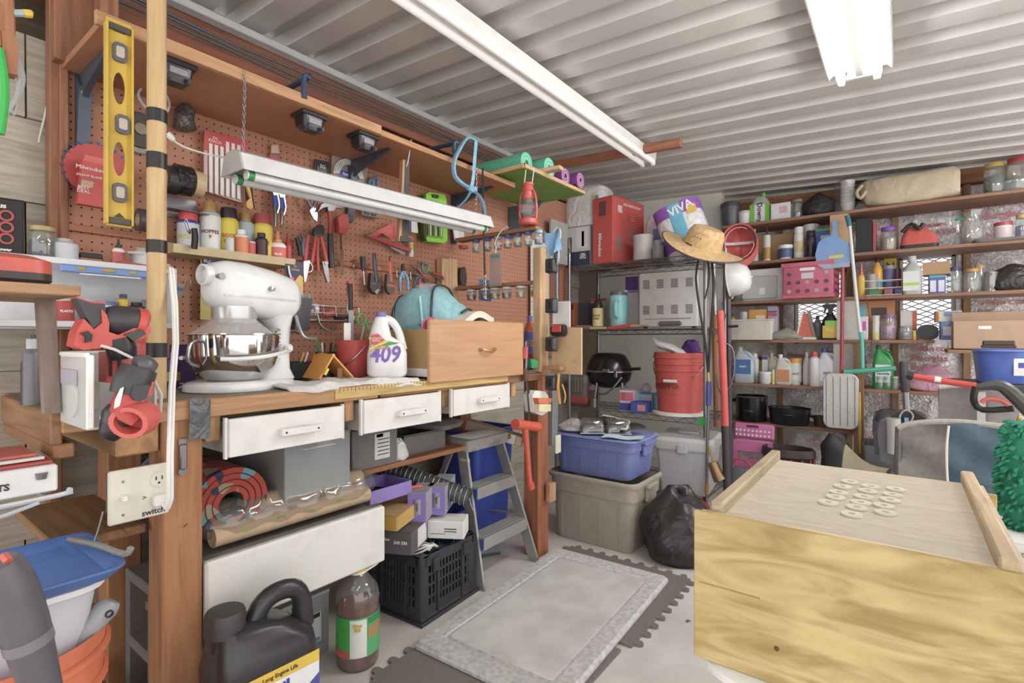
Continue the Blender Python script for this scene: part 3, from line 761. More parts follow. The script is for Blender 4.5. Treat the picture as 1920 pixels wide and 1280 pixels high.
for i in range(6):
 x0=392+i*10.5;P(t,'saw_blade',poly([(x0,268+i*3-12*(i>2)),(x0+6,270+i*3-12*(i>2)),(x0+6,362+i*2.4),(x0,360+i*2.4)],.038,.003),mat('#d8d5d4',r=.35))
pp=at(404,262,X=.04);TXT(t,'5X\nREACH',.014,WHITE,(.0375,pp.y,pp.z),(pi/2,0,pi/2))
bag('parts_bag','small clear plastic bag of dark parts hanging under the shelf','plastic bag',at(346,243,X=.05),(.06,.075,.09),mat('#55504f','crumple',.2,.2,sc=40),pi/2,3,.25)
g=tb([(430,297,.34),(410,293,.2),(385,288,.14),(352,278,.10),(332,268,.08),(325,262,.07)],.1,.0032,6)
S('lamp_cable','white cord running from the hanging shop light to its plug','cord',g,WHITE)
g=tb([(326,263),(319,256),(313,250)],.07,[.008,.011,.010],10)
S('plug','white inline plug at the end of the shop light cord','plug',g,WHITE)
g=tb([(310,215,.12),(317,200,.10),(315,185,.08),(300,165,.07),(270,163,.06),(259,178,.06),(272,200,.07),(282,208,.09)],.1,.004,6)
S('cord_loop','gray loop of cable hanging behind the bamboo pole under the shelf','cord',g,mat('#b9bcbe'))
def mount(label,px,py,X,rot=(0,0,0),s=1.,grp='black battery holders under the overhead shelf'):
 p=at(px,py,X=X);p.z=OSZ;t=T('battery_mount',label,'holder',p,group=grp,rot=rot);t.scale=(1.2,1.15,1.8)
 m=mat('#28242b',r=.3)
 P(t,'plate',G().box((0,0,-.004),(.07*s,.085*s,.008),.002),m)
 P(t,'socket',G().loft([[(x,y,-.008)for x,y in rrect(.058*s,.072*s,.01)],[(x,y,-.026*s)for x,y in rrect(.054*s,.066*s,.01)],[(x+.005,y,-.034*s)for x,y in rrect(.036*s,.05*s,.008)]]),m)
 for e in(-1,1):P(t,'rail',G().box((.02*s,e*.022*s,-.030*s),(.04*s,.008*s,.010*s),.002),mat('#4b4850',r=.25))
 P(t,'slot',G().box((.029*s,0,-.018*s),(.004,.04*s,.010*s)),mat('#8d8c93',r=.3))
 return t
mount('black battery holder under the shelf next to the bamboo pole',326,106,.31)
mount('black battery holder under the middle of the overhead shelf',580,197,.31)
mount('black battery holder under the shelf farther from the pole',681,243,.31)
LX=.37
a=at(437,315,X=LX);b=at(905,418,X=LX);LZ=1.597
t=T('shop_light','white hanging shop light with two unlit tubes under the overhead shelf','light fixture',(LX,(a.y+b.y)/2,LZ),rot=(math.atan2(.028,b.y-a.y),0,0));L2=(b.y-a.y)
wm=mat('#d4d4d6','plain',.35)
P(t,'reflector',G().prism([(-.07,-.018),(-.05,.036),(-.022,.05),(.022,.05),(.05,.036),(.07,-.018),(.066,-.018),(.046,.032),(.02,.044),(-.02,.044),(-.046,.032),(-.066,-.018)],-L2/2,L2/2,RX(pi/2)),wm)
P(t,'ballast_channel',G().box((0,0,.030),(.035,L2*.99,.022),.002),wm)
for e in(-1,1):
 tu=P(t,'fluorescent_tube',G().cyl(.0155,-L2/2+.02,L2/2-.02,14,TR(e*.036,0,-.024)@RX(pi/2)),mat('#d9dadc',r=.3))
 for q in(-1,1):P(tu,'tube_cap',G().cyl(.0162,0,.018,14,TR(e*.036,q*(L2/2-.035)+.007,-.024)@RX(pi/2)),mat('#2b8f4a',r=.3))
 P(t,'end_plate',G().prism([(-.07,-.018),(-.05,.036),(-.022,.05),(.022,.05),(.05,.036),(.07,-.018)],-.002,.002,TR(0,e*(L2/2+.003))@RX(pi/2)),mat('#b7b8b4',r=.4))
S('chain','thin steel chain holding the near end of the shop light','chain',chain_links(G(),(.382,a.y+.03,OSZ+.03),(.37,a.y+.03,LZ+.03),.007,.0011),CHROME)
S('chain','thin steel chain holding the far end of the shop light by the blue strap','chain',chain_links(G(),(.378,b.y-.05,OSZ+.02),(.37,b.y-.05,LZ+.04),.007,.0011),CHROME)
g=tb([(868,268),(852,300),(853,330),(872,348),(885,353)],.40,.013,8,flat=(1,.55))
tb([(893,265),(890,300),(888,330),(884,353)],.40,.011,6,g,flat=(1,.25));tb([(868,268),(878,258),(893,265)],.39,.012,8,g,flat=(1,.55))
tb([(884,354),(875,372),(857,390)],.40,.010,6,g,flat=(1,.25));tb([(884,354),(902,372),(909,400),(903,430)],.41,.011,6,g,flat=(1,.25));tb([(878,350),(885,356),(891,354)],.405,.014,8,g)
S('blue_strap','light blue cloth strap knotted over the far end of the shop light','strap',g,mat('#7fb4d2','fabric',.8))
t=T('bungee_cord','black cord with a long steel link chain hanging before the jars','cord')
P(t,'cord',tb([(905,315),(906,400),(908,480),(909,515)],.40,.0045,6),BLACK)
g=G();q0,q1=at(909,515,X=.40),at(909,560,X=.40);chain_links(g,q0,q1,.011,.0022);P(t,'hook_chain',g,CHROME)
t=T('wood_strip','narrow dark wood strip tied with string under the shelf edge','strip')
P(t,'strip',poly([(756,300),(766,303),(764,455),(748,452),(750,400)],.30,.014),mat('#4a4440','woodz',.6));P(t,'pale_edge',poly([(753,300),(757,300),(750,453),(745,452)],.303,.018),mat('#b98b60','woodz'))
P(t,'string',tb([(771,262,.36),(768,285,.33),(765,302,.31),(762,312,.31)],.3,.0022,5),mat('#d8d2c6'));P(t,'clamp',poly([(747,443),(765,447),(764,455),(746,452)],.30,.03),DARK)
def card(name,label,pts,X,col,extra=(),th=.004,cat='package',kind='plain'):
 t=T(name,label,cat)
 P(t,'card',poly(pts,X,th),pmat(col,kind=kind,r=.5))
 for nm,q,c,tk in extra:P(t,nm,poly(q,X+th/2+tk/2,tk),pmat(c,r=.4))
 return t
card('hardware_pack','small red topped hardware pack above the shop light',[(506,288),(523,291),(522,302),(505,299)],.02,'#a9514c',[('hang_bag',[(509,272),(521,272),(523,288),(508,287)],mat('#c9b3a6',r=.2),.006)])
t=card('cable_pack','black carded pack marked SG behind the shop light',[(590,298),(617,304),(616,328),(589,321)],.02,'#2a2828',[('window',[(594,310),(612,314),(612,324),(594,320)],'#4c4a4c',.004)])
pp=at(606,312,X=.03);TXT(t,'SG',.022,WHITE,(.0275,pp.y,pp.z),(pi/2,0,pi/2))
t=card('tubing_pack','clear bag of coiled white tubing with a blue label',[(622,290),(688,312),(688,345),(621,330)],.02,mat('#bba89e',r=.15,a=.7),[('label',[(637,318),(671,327),(670,340),(636,332)],'#4a56b0',.002)])
g=G()
for k in range(4):tb([(626+k*3,325),(632+k*3,306+k*2),(650,298+k*3),(668-k*2,305+k*3),(682-k*2,335)],.032,.003,6,g)
P(t,'coiled_tubing',g,WHITE);pp=at(653,327,X=.03);TXT(t,'Romex',.017,WHITE,(.0252,pp.y,pp.z),(pi/2,0,pi/2),bold=.0006)
g=tb([(699,350),(700,335),(707,334),(708,350)],.04,.008,8);tb([(692,345),(694,337),(699,337)],.04,.008,8,g)
S('spring_clamp','blue gray spring clamp hooked beside the tubing bag','clamp',g,mat('#5d7893',r=.4))
card('bracket_pack','gray boxed hardware pack partly under the shop light',[(679,386),(713,392),(712,410),(677,403)],.03,'#8a7c70',[('window',[(684,391),(694,393),(693,403),(683,401)],'#3b332e',.004),('window',[(697,394),(706,396),(705,406),(696,404)],'#3b332e',.004)],.014)
card('putty_pack','blue and white carded pack right of the hanging wood strip',[(762,408),(781,411),(783,437),(761,434)],.03,'#e4e2e0',[('label',[(762,409),(771,411),(771,435),(761,434)],'#4a4f93',.003)],.008)
card('sandpaper_pad','gray white folded pad hanging right of the green bit case',[(848,424),(869,428),(870,444),(852,450)],.04,'#c9c7cd',[('fold',[(850,426),(860,427),(861,446),(853,447)],'#dddbe0',.003)],.004)
can('glue_tube','small yellow and white tube hanging under the red square','tube',at(771,482,X=.035),.012,.10,'#d9d6d0','#b5554a','#d6b83c',style='caulk',rz=pi/2,bz=(.35,.62))
t=T('bit_case','bright green drill bit case with clear window','case')
LIM=mat('#86d321',r=.4)
P(t,'shell',poly([(791,366),(800,361),(829,366),(832,374),(834,450),(829,457),(797,453),(791,446)],.04,.04),LIM)
P(t,'dark_edge',poly([(789,368),(794,365),(795,452),(791,448)],.045,.036),mat('#37451c'))
P(t,'latch',poly([(810,364),(822,366),(821,372),(811,370)],.064,.008),mat('#3a3a30'))
P(t,'window',poly([(799,412),(829,416),(830,448),(800,444)],.061,.003),mat('#6f9a2c',r=.2))
for i in range(6):
 x=802+i*5;P(t,'drill_bit',tb([(x,418+i),(x+.3,441+i*.4)],.066,.0035,6),mat('#d4d4ce',r=.3,m=.6)if i%2 else mat('#3b3f33'))
def tool(name,label,cat,parts,grp='hand tools on the pegboard'):
 t=T(name,label,cat,group=grp)
 for nm,g,m in parts:P(t,nm,g,m)
 return t
BLU=mat('#3f57a8',r=.4);GRIP=mat('#bf4d48',r=.45);YG=mat('#dba63a',r=.45)
tool('jab_saw','black and yellow saw handle hanging beside the blade pack','saw',[('handle',tb([(466,345),(467,365),(470,390)],.05,[.013,.014,.015],10,flat=(1,.8)),DARK),('yellow_grip',poly([(459,342),(473,345),(472,349),(466,348),(470,364),(474,390),(468,393),(461,388),(462,378),(468,372)],.062,.010),YG)])
for lab,px,dy,cc in(('steel locking pliers with blue grip under the shop light',515,0,BLU),('small blue handled locking pliers behind the larger pair',527,4,BLU)):
 tool('locking_pliers',lab,'pliers',[('jaws',poly([(px-8,347+dy),(px+4,349+dy),(px+7,364+dy),(px-2,372+dy),(px-4,362+dy)],.04,.012),CHROME),('grip',tb([(px-1,366+dy),(px+1,380+dy),(px,388+dy)],.045,[.009,.011,.008],8),cc),('lower_handle',tb([(px,388+dy),(px+2,402+dy),(px+1,425-dy)],.04,[.007,.008,.004],8),CHROME),('lever',tb([(px+5,366+dy),(px+8,385+dy),(px+4,400+dy)],.05,.005,6),CHROME)])
tool('tin_snips','steel tin snips with yellow collars hanging points down','snips',[('blade',poly([(583,388),(590,386),(595,402),(594,416),(587,410),(580,396)],.04,.008),CHROME),('handle',tb([(573,362),(578,378),(585,390)],.045,[.006,.008,.006],8),STEEL),('handle',tb([(590,366),(592,378),(588,390)],.04,[.006,.008,.006],8),STEEL),('collar',tb([(574,368),(577,374)],.046,.0095,8),YG)])
tool('claw_hammer','claw hammer with red and black handle hanging on the pegboard','hammer',[('head',poly([(594,397),(600,384),(610,378),(624,377),(628,381),(638,380),(642,386),(640,391),(628,390),(622,397),(613,396),(612,388),(603,390)],.05,.020),STEEL),('handle',tb([(617,394),(619,418),(619,438)],.05,[.009,.010,.011],10),mat('#a23a37',r=.35)),('grip',tb([(619,438),(620,470),(622,502)],.05,[.012,.013,.014],10),DARK)])
tool('blade_scraper','red folding scraper hooked on the pegboard near the hammer','scraper',[('body',poly([(631,408),(640,402),(650,402),(652,410),(650,434),(644,439),(634,437),(633,420)],.04,.020),GRIP),('hook',tb([(648,404),(653,407),(655,402)],.04,.0025,6),DARK)])
tool('file','rusty brown flat file hanging under the red scraper','file',[('blade',tb([(641,468),(641,515)],.03,[.008,.007],6,flat=(1,.3)),mat('#7a5a48',r=.6)),('tang',tb([(639,440),(640,468)],.03,.005,6),mat('#5d4336',r=.6))])
tool('tongue_pliers','large pliers with long red handles beside the hammer','pliers',[('jaws',poly([(588,428),(598,421),(606,424),(607,440),(596,445),(586,440)],.05,.016),DARK),('handle',tb([(592,442),(588,468),(584,495)],.05,[.007,.009,.008],8),GRIP),('handle',tb([(602,444),(608,470),(613,495)],.05,[.007,.009,.008],8),GRIP),('handle_end',tb([(596,445),(595,480),(597,508)],.045,[.006,.007,.008],8),GRIP)])
tool('wire_stripper','wire stripper pliers with long narrow nose below red handles','pliers',[('nose',poly([(603,490),(613,490),(617,528),(613,530),(607,512)],.055,.010),STEEL),('pivot',G().cyl(.009,0,.016,12,TR(*at(608,494,X=.047))@RY(pi/2)),STEEL)])
tool('needle_pliers','long nose pliers with red handle and steel nose by the tray','pliers',[('nose',poly([(568,490),(580,488),(577,505),(572,528),(569,528),(568,508)],.06,.012),CHROME),('handle',tb([(578,441),(574,465),(572,490)],.06,[.008,.010,.007],8),GRIP),('handle',tb([(570,445),(568,465),(572,490)],.055,[.008,.010,.007],8),mat('#5d6a78',r=.4)),('spring',tb([(580,490),(586,500),(584,508),(577,510)],.06,.002,5),CHROME)])
tool('tongs','dark folded multi tool hanging behind the glue bottle','tool',[('body',tb([(556,445),(561,462),(563,480)],.05,[.008,.010,.006],8),DARK),('handle',tb([(564,438),(570,450),(566,478)],.05,[.006,.009,.006],8),mat('#4a5664',r=.35))])
tool('screwdriver','black handled screwdriver with bare shaft right of the file','screwdriver',[('handle',tb([(680,481),(681,504)],.04,[.012,.011],10),DARK),('shaft',tb([(681,504),(683,534)],.04,.0035,6),CHROME),('collar',tb([(679,506),(684,507)],.04,.005,6),STEEL)])
tool('pipe_wrench','big black pipe wrench with a red band hanging jaw down','wrench',[('handle',tb([(701,474),(703,500),(706,528)],.05,[.010,.012,.014],8,flat=(1,.6)),mat('#333136',r=.4)),('hook_jaw',poly([(693,512),(699,511),(699,528),(712,530),(711,543),(702,552),(696,548),(691,538)],.05,.022),mat('#2f2d30',r=.4)),('band',tb([(693,532),(702,533)],.05,.012,8),GRIP),('jaw',poly([(700,546),(706,541),(710,544),(704,552)],.055,.018),STEEL)])
tool('pipe_wrench','red handled pipe wrench hanging right of the black one','wrench',[('handle',tb([(731,490),(732,510),(733,528)],.05,[.009,.010,.011],8,flat=(1,.6)),TOOLRED),('hook_jaw',poly([(724,514),(729,512),(729,528),(739,532),(738,544),(730,552),(724,546),(722,536)],.05,.020),mat('#5a4a44',r=.4)),('band',tb([(725,534),(738,537)],.052,.010,8),mat('#d06a4a')),('hang_loop',tb([(731,490),(730,482),(734,481)],.05,.003,6),DARK)])
tool('channel_pliers','light blue handled pliers hanging nose up on the pegboard','pliers',[('jaws',poly([(753,496),(757,494),(759,506),(757,512),(753,510)],.05,.010),DARK),('handle',tb([(755,508),(750,525),(751,547)],.05,[.006,.008,.006],8),mat('#6fa5d2',r=.4)),('handle',tb([(756,508),(764,522),(765,545)],.05,[.006,.008,.006],8),mat('#6fa5d2',r=.4))])
for lab,pts,c in(('green handled pliers in the tool cluster behind the backpack',[(793,492),(792,505),(797,512),(802,506),(803,493)],'#2f8f5b'),('red curved handled pliers nearest the pale wall post',[(811,510),(818,514),(828,517),(832,524)],'#b8443f'),('thin red handled pliers left of the green pair',[(782,500),(790,512),(798,520),(806,524)],'#c05048'),('short red pliers low in the tool cluster',[(787,515),(787,524),(786,534)],'#b5453f')):
 tool('pliers',lab,'pliers',[('handle',tb(pts,.06,.006,8),mat(c,r=.4)),('head',tb([(pts[0][0]-10,pts[0][1]-2),(pts[0][0]-2,pts[0][1]+3),(pts[-1][0]-4,pts[-1][1]+4)],.05,[.004,.008,.004],8),STEEL)])
t=T('hook_rail','steel wire hook rail holding the small pliers cluster','rack')
P(t,'rail',tb([(742,512),(765,516),(800,521)],.03,.0025,6),STEEL)
for x in(744,757,770,783,796):P(t,'hook',tb([(x,506+(x-742)*.16),(x,518+(x-742)*.16),(x+3,520+(x-742)*.16)],.05,.0022,5),CHROME)
S('peg_hook','empty steel peg hook right of the file','hook',tb([(659,490),(668,488),(663,496),(663,502),(658,503),(668,500)],.02,.0025,6),CHROME)
t=T('wall_hook','single steel hook low on the pegboard left of the mixer','hook');P(t,'hook',tb([(357,526,.01),(357,541,.02),(355,543,.04)],.02,.0025,6),CHROME)
t=T('rafter_square','pink red triangular layout square hanging askew','square')
SQ=mat('#d4635c',r=.45)
P(t,'long_edge',poly([(686,443),(740,415),(743,422),(700,446)],.05,.008),SQ)
P(t,'heel',poly([(738,416),(743,418),(745,448),(738,446)],.05,.010),SQ)
P(t,'base',poly([(686,443),(700,442),(770,466),(768,473),(760,470)],.05,.012),mat('#b8443f',r=.45))
P(t,'web',poly([(715,436),(738,423),(740,446),(732,449)],.048,.005),SQ)
P(t,'steel_blade',poly([(710,444),(725,447),(760,474),(759,480),(735,466)],.04,.003),mat('#8d8b88',r=.4,m=.5))
P(t,'steel_tip',poly([(686,438),(706,430),(706,435),(688,443)],.042,.003),mat('#8d8b88',r=.4,m=.5))
S('wall_post','pale raw wooden upright board on the pegboard before the jars','post',G().box((.03,at(830,500,X=.03).y,1.3),(.045,.05,.38),.003).box((.02,at(849,500,X=.03).y,1.3),(.03,.07,.40),.003),mat('#d3ad7e','woodz',.65))
S('leather_sheath','dark leather sheath hanging on the pegboard behind the backpack','sheath',poly([(862,502),(870,500),(873,520),(871,536),(863,534),(860,520)],.03,.02),mat('#3f302a',r=.6))
t=T('gutter_tray','cream metal trough shelf holding spray cans','tray')
CR=mat('#c9b489','plain',.5)
a=at(345,472,X=.12);b=at(553,488,X=.12);TZ=1.340
P(t,'trough',G().prism([(.0,.045),(.004,.045),(.004,.004),(.112,.004),(.118,.028),(.122,.028),(.116,0),(0,0)],a.y-.03,b.y,TR(.004,0,TZ)@Matrix(((1,0,0,0),(0,0,1,0),(0,1,0,0),(0,0,0,1)))),CR)
P(t,'end_cap',G().prism([(0,0),(.116,0),(.122,.028),(0,.05)],-.001,.001,TR(.004,a.y-.031,TZ)@RX(pi/2)),CR)
def oncan(name,label,px,w,top,X,body,cap,band,txt,tcol,style,tsz=None,cat='spray can',grp='cans in the trough shelf',bz=None):
 p=at(px,465,X=X);z0=TZ+.005;z1=at(px,top,X=X).z
 r=w*pxm(px,X)/2*1.08
 return can(name,label,cat,(X,p.y,z0),r,z1-z0,body,cap,band,txt,tcol,face_cam(p),style,grp,tsz=tsz,bz=bz)
oncan('spray_can','blue and yellow lubricant can with a red cap',353,33,398,.06,'#3c4fa0','#cc4743','#c9c9d4','WD-40','#e3c52e','spray',.022)
oncan('spray_can','silver white aerosol can with a gold cap marked 9',394,33,380,.055,'#b3b4b2','#b1863f','#d8dad6','HOPPES|9','#8d3a35','screw',.017)
oncan('spray_can','yellow aerosol can with a black cap and red oval',429,30,391,.06,'#d6c028','#2c2730','#d6c22c','GOOF|OFF','#c43d33','spray',.019)
oncan('spray_can','gray can with gold cap behind the small bottles',460,28,400,.05,'#a9afb2','#b08a3f','#9fb0ba','TRIM','#5a6a86','screw',.014)
oncan('spray_can','yellow can with a tall maroon cap at the end of the row',492,32,402,.06,'#dcc22f','#a9484d','#dfc635','NEW!','#33302a','spray',.02)
oncan('small_bottle','small white bottle with orange label in the trough',453,22,431,.095,'#d9d8d6','#e2e1de','#d98056',None,'#333','screw',cat='bottle',grp=None)
oncan('small_can','short silver can with a green lid in front of yellow aerosol',431,13,446,.10,'#b9bbb7','#a5d13c','#c7c9c4',None,'#333','tin',cat='can',grp=None)
oncan('small_can','tiny silver and red canister in the trough',471,14,453,.10,'#b0a8a4','#a64a44','#c05048',None,'#333','tin',cat='can',grp=None)
oncan('small_bottle','small black bottle with dark cap in the trough',490,20,437,.10,'#2d2228','#2b2529','#4d2a2e',None,'#333','screw',cat='bottle',grp=None)
oncan('glue_bottle','white glue bottle with an orange tip and red label',521,27,433,.09,'#e2e0df','#d98a62','#d8695a','GLUE','#f2f2f2','glue',.011,cat='glue bottle',grp=None)
oncan('small_bottle','small red bottle at the far end of the trough',540,13,442,.07,'#b73b36','#b23a35',None,None,'#333','bottle',cat='bottle',grp=None)
t=T('clip_light','black pocket clip tool hooked over the trough lip','clip')
P(t,'body',tb([(364,428),(366,445),(364,466)],.145,[.009,.011,.010],8),BLACK);P(t,'clip',tb([(346,412),(350,412),(357,434),(354,436),(346,414)],.13,.0025,5),CHROME)
t=T('putty_knife_pack','yellow and black carded tool pack behind the mixer','package')
P(t,'card',poly([(376,472),(419,480),(395,540),(395,600),(375,598)],.03,.004),mat('#c6bb62',r=.5));P(t,'header',poly([(380,470),(420,477),(418,512),(380,506)],.034,.003),mat('#23222a'))
P(t,'label',poly([(382,482),(416,488),(415,500),(382,494)],.0365,.001),mat('#3f6ec0'));pp=at(389,488,X=.04);TXT(t,'IQ',.022,WHITE,(.0375,pp.y,pp.z),(pi/2,0,pi/2),bold=.001)
P(t,'zip_tie',tb([(395,476),(405,470),(418,474),(408,482),(398,478)],.05,.002,5),BLACK)
t=T('lighter_pack','carded pink utility lighter with a yellow corner','package')
P(t,'card',poly([(534,489),(568,492),(568,555),(535,552)],.12,.003),mat('#3b3450'));P(t,'yellow_corner',poly([(550,530),(562,515),(568,520),(568,554),(535,551),(535,540)],.1225,.001),mat('#e0b640'))
P(t,'lighter',tb([(546,520),(547,548)],.13,.010,8),mat('#dd6aa5',r=.35));P(t,'lighter_tip',tb([(541,498),(543,512),(546,520)],.128,.004,6),WHITE);pp=at(554,500,X=.12);TXT(t,'BIC',.012,mat('#e79a3c'),(.1228,pp.y,pp.z),(pi/2,0,pi/2));TXT(t,'EZ Reach',.0085,WHITE,(.1228,pp.y,pp.z-.012),(pi/2,0,pi/2))
t=T('wire_basket','small chrome wire basket on the pegboard filled with odds and ends','basket')
a=at(530,570,X=.14);b=at(672,590,X=.14);y0,y1=a.y,b.y;z0=at(600,600,X=.14).z;z1=at(600,572,X=.14).z
for zz in(z0,(z0+z1)/2,z1):
 P(t,'hoop',G().tube([(.02,y0,zz),(.14,y0,zz),(.14,y1,zz),(.02,y1,zz)],.0018,5,closed=True),CHROME)
for k in range(7):
 yy=y0+(y1-y0)*k/6;P(t,'rib',G().tube([(.14,yy,z1),(.14,yy,z0),(.02,yy,z0),(.02,yy,z1)],.0015,5),CHROME)
def inb(name,label,cat,px,py,g,m):
 p=at(px,py,X=.08);return S(name,label,cat,g,m,(p.x,p.y,z0+.003))
inb('trimmer','red handled small tool lying in the wire basket','tool',620,590,G().tube([(0,-.03,.02),(0,0,.03),(.01,.03,.03)],[.012,.018,.010],10),GRIP)
inb('caster','gray round caster lying in the wire basket','caster',540,590,G().lathe([(0,0),(.026,0),(.028,.012),(.018,.02),(.018,.03),(0,.03)],16,TR(0,0,.0)),mat('#6d6c70',r=.35))
inb('cable_coil','dark cable coil in the wire basket','cord',640,592,G().tube([(.02*math.cos(a_),.03*math.sin(a_),.012+.004*math.sin(3*a_))for a_ in[2*pi*k/16 for k in range(16)]],.006,6,closed=True),DARK)
inb('tape_dispenser','clear tape reel sticking out of the wire basket','tape',588,570,G().lathe([(.012,-.008),(.028,-.008),(.028,.008),(.012,.008),(.012,-.008)],18,TR(0,0,.04)@RX(pi/2),cap=False),mat('#c9cdd0',r=.2))
inb('white_connector','white pipe connector in the wire basket','fitting',655,595,G().tube([(0,-.02,.012),(0,.02,.014)],[.009,.011],10),WHITE)
t=T('knife_sheath','black plastic sheath holder hanging on the wire basket','holder');P(t,'holder',poly([(552,557),(582,560),(575,620),(549,618)],.165,.03),mat('#3a393d',r=.35))
for x in(567,579):P(t,'blue_peg',tb([(x,560),(x,553)],.165,.005,6),mat('#4fb0cf'))
P(t,'belt_clip',tb([(540,625),(550,622),(562,626)],.16,.003,6),CHROME)
S('basket_hook','bent chrome rod hanging from the wire basket','hook',tb([(595,590),(600,608),(612,618),(618,620)],.145,.004,6),CHROME)
tool('screwdriver','red and black screwdriver standing in the wire basket','screwdriver',[('handle',tb([(655,527),(656,545),(658,562)],.12,[.011,.014,.010],10),GRIP),('stripe',tb([(653,530),(654,545),(656,558)],.128,.004,6),BLACK),('ferrule',tb([(658,562),(660,570)],.12,[.007,.004],8),BLACK),('shaft',tb([(660,570),(661,598)],.12,.004,6),DARK)])
t=T('caulk_holder','gray plastic holder with a clear hanging pack behind the bamboo pole','holder');P(t,'holder',tb([(312,525),(325,528),(320,560),(322,580)],.10,[.006,.012,.010,.008],8),mat('#8d9096',r=.4))
P(t,'clear_pack',poly([(322,527),(344,535),(342,552),(328,567)],.09,.02),mat('#b5aeb0',r=.15,a=.6));P(t,'label',poly([(326,537),(344,540),(343,545),(326,542)],.102,.002),mat('#3f62b4'))
S('junction_plate','cream plastic plate on the pegboard by the bamboo pole','plate',poly([(306,494),(317,496),(320,612),(306,610)],.03,.02),mat('#d6cfb6'))
# ================================================================== near left corner: white wall shelves, stand, power tools
WSH=mat('#dcdde0','plain',.45)
t=T('wall_cabinet','open white shelf unit on the wall left of the pegboard','cabinet')
Y0,Y1=.23,.655
S1,S2=1.277,1.108
P(t,'top_board',G().box((.125,(Y0+Y1)/2,S1-.008),(.16,Y1-Y0,.016),.001),WSH)
P(t,'lower_board',G().box((.125,(Y0+Y1)/2,S2-.008),(.16,Y1-Y0,.016),.001),WSH)
P(t,'back_panel',G().box((.048,(Y0+Y1)/2,(S1+S2)/2-.01),(.006,Y1-Y0,S1-S2+.02)),WSH)
P(t,'side_panel',G().box((.125,Y1-.004,(S1+S2)/2-.008),(.16,.008,S1-S2-.016)),WSH)
a=at(112,496,X=.215);b=at(277,507,X=.215)
t=T('torpedo_level','blue torpedo level fixed under the white top shelf','level')
P(t,'body',G().box((.215,(a.y+b.y)/2,S1-.028),(.018,b.y-a.y,.020),.003),mat('#6f93cf',r=.35))
P(t,'white_edge',G().box((.222,(a.y+b.y)/2+.01,S1-.041),(.010,(b.y-a.y)*.7,.004),.001),WHITE)
for f_ in(.22,.52,.8):P(t,'vial',G().box((.225,a.y+(b.y-a.y)*f_,S1-.026),(.003,.03 if f_==.52 else .018,.010),.002),mat('#b7973c',r=.25))
def sh(px,z,X=.13):return Vector((X,at(px,500,X=X).y,z))
can('glass_jar','tall glass jar with gold lid and dark screws inside','jar',sh(80,S1),.030,.088,GLASS,'#b1945a',style='jar',content='#3a3340')
can('paint_can','silver octagonal solvent can at the near end of the white shelf','can',sh(121,S1),.030,.062,'#b9bbc3','#a9a9a6','#c3c4cc',style='screw')
t=T('wire_brush','short wooden brush with black bristles on the white shelf','brush',sh(170,S1));P(t,'handle',G().box((0,0,.008),(.02,.055,.014),.003),mat('#b98a58','woody'));P(t,'bristles',G().box((0,0,.022),(.016,.052,.014),.002),BLACK)
can('glue_tube','black cone tipped glue tube on the white shelf','glue',sh(222,S1,.15),.016,.078,'#dcd6d4','#2f2a2c','#c2605a',style='glue',rz=pi/2)
can('paint_can','silver screw top can beside the bamboo pole','can',sh(264,S1),.024,.062,'#c2c6ca','#9c9d98','#ced2d6',style='screw')
S('putty_wedge','red flat wedge lying on the white shelf','wedge',G().prism([(0,0),(.01,.01),(.12,.002),(.12,0)],-.02,.02,RX(pi/2)),mat('#b14b46'),sh(215,S1,.17)+Vector((0,0,0)),pi/2)
t=carton('product_box','black retail box with red round icons leaning by the siding','box',(.10,.262,S1),(.118,.05,.15),'#2c2b2e',pi/2-.1,texts=[('f',.0,.128,'FEATURES',.011,WHITE),('f',0,.016,'CompactPower',.011,WHITE)])
for i in range(3):
 for j in range(2):P(t,'icon',G().lathe([(.010,0),(.015,0),(.015,.001),(.010,.001),(.010,0)],14,TR(-.025+j*.05,-.0265,.045+i*.03)@RX(pi/2),cap=False),mat('#b5443f'))
can('pill_bottle','white bottle with white cap at the near end of lower white shelf','bottle',sh(112,S2),.022,.085,'#e4e3e2','#eceae8',style='screw')
can('soup_can','red labelled tin on the lower white shelf','can',sh(122,S2,.17),.020,.055,'#b7443f','#a7a5a2','#b5413c','PLASTIC',WHITE,pi/2,'tin',tsz=.008)
can('pill_bottle','white bottle printed with dark rings on the lower white shelf','bottle',sh(161,S2),.015,.065,'#dfdde6','#e9e8ea','#8d86a8',style='screw',bz=(.3,.5))
can('putty_tub','white putty tub with blue lid and yellow word','tub',sh(197,S2,.14),.028,.060,'#dcdcda','#5f7fbb','#d8cfc6','evil','#d8b12c',pi/2,'tub',tsz=.018)
can('oil_bottle','yellow bottle with dark nozzle on the lower white shelf','bottle',sh(231,S2,.14),.015,.085,'#d9b92b','#4f4b52',style='screw')
can('glue_bottle','dark brown glue bottle with yellow label on the lower white shelf','glue bottle',sh(256,S2,.15),.022,.062,'#3a2a22','#2b2422','#d9bf3c',style='screw',bz=(.1,.5))
bag('hardware_bag','clear crumpled bag behind the brown glue bottle','plastic bag',sh(272,S2,.10),(.05,.05,.07),mat('#a9a2a2','crumple',.2,sc=30),0,9)
can('spray_can','red aerosol can standing on the bench behind the bamboo pole','spray can',(.36,at(268,640,X=.36).y,BZ),.022,.19,'#b8433e','#a93f3a','#c7564f',style='spray')
can('caulk_tube','white caulking tube standing behind the little stand','tube',(.30,at(72,690,X=.30).y,BZ),.022,.16,'#d4d2cf','#4a3d58','#c3bfbb',style='screw')
can('scraper_bottle','gray white spatula tube at the near back of the bench','tube',(.42,at(60,690,X=.42).y,BZ),.016,.15,'#77757c','#c9c9cc',style='screw')
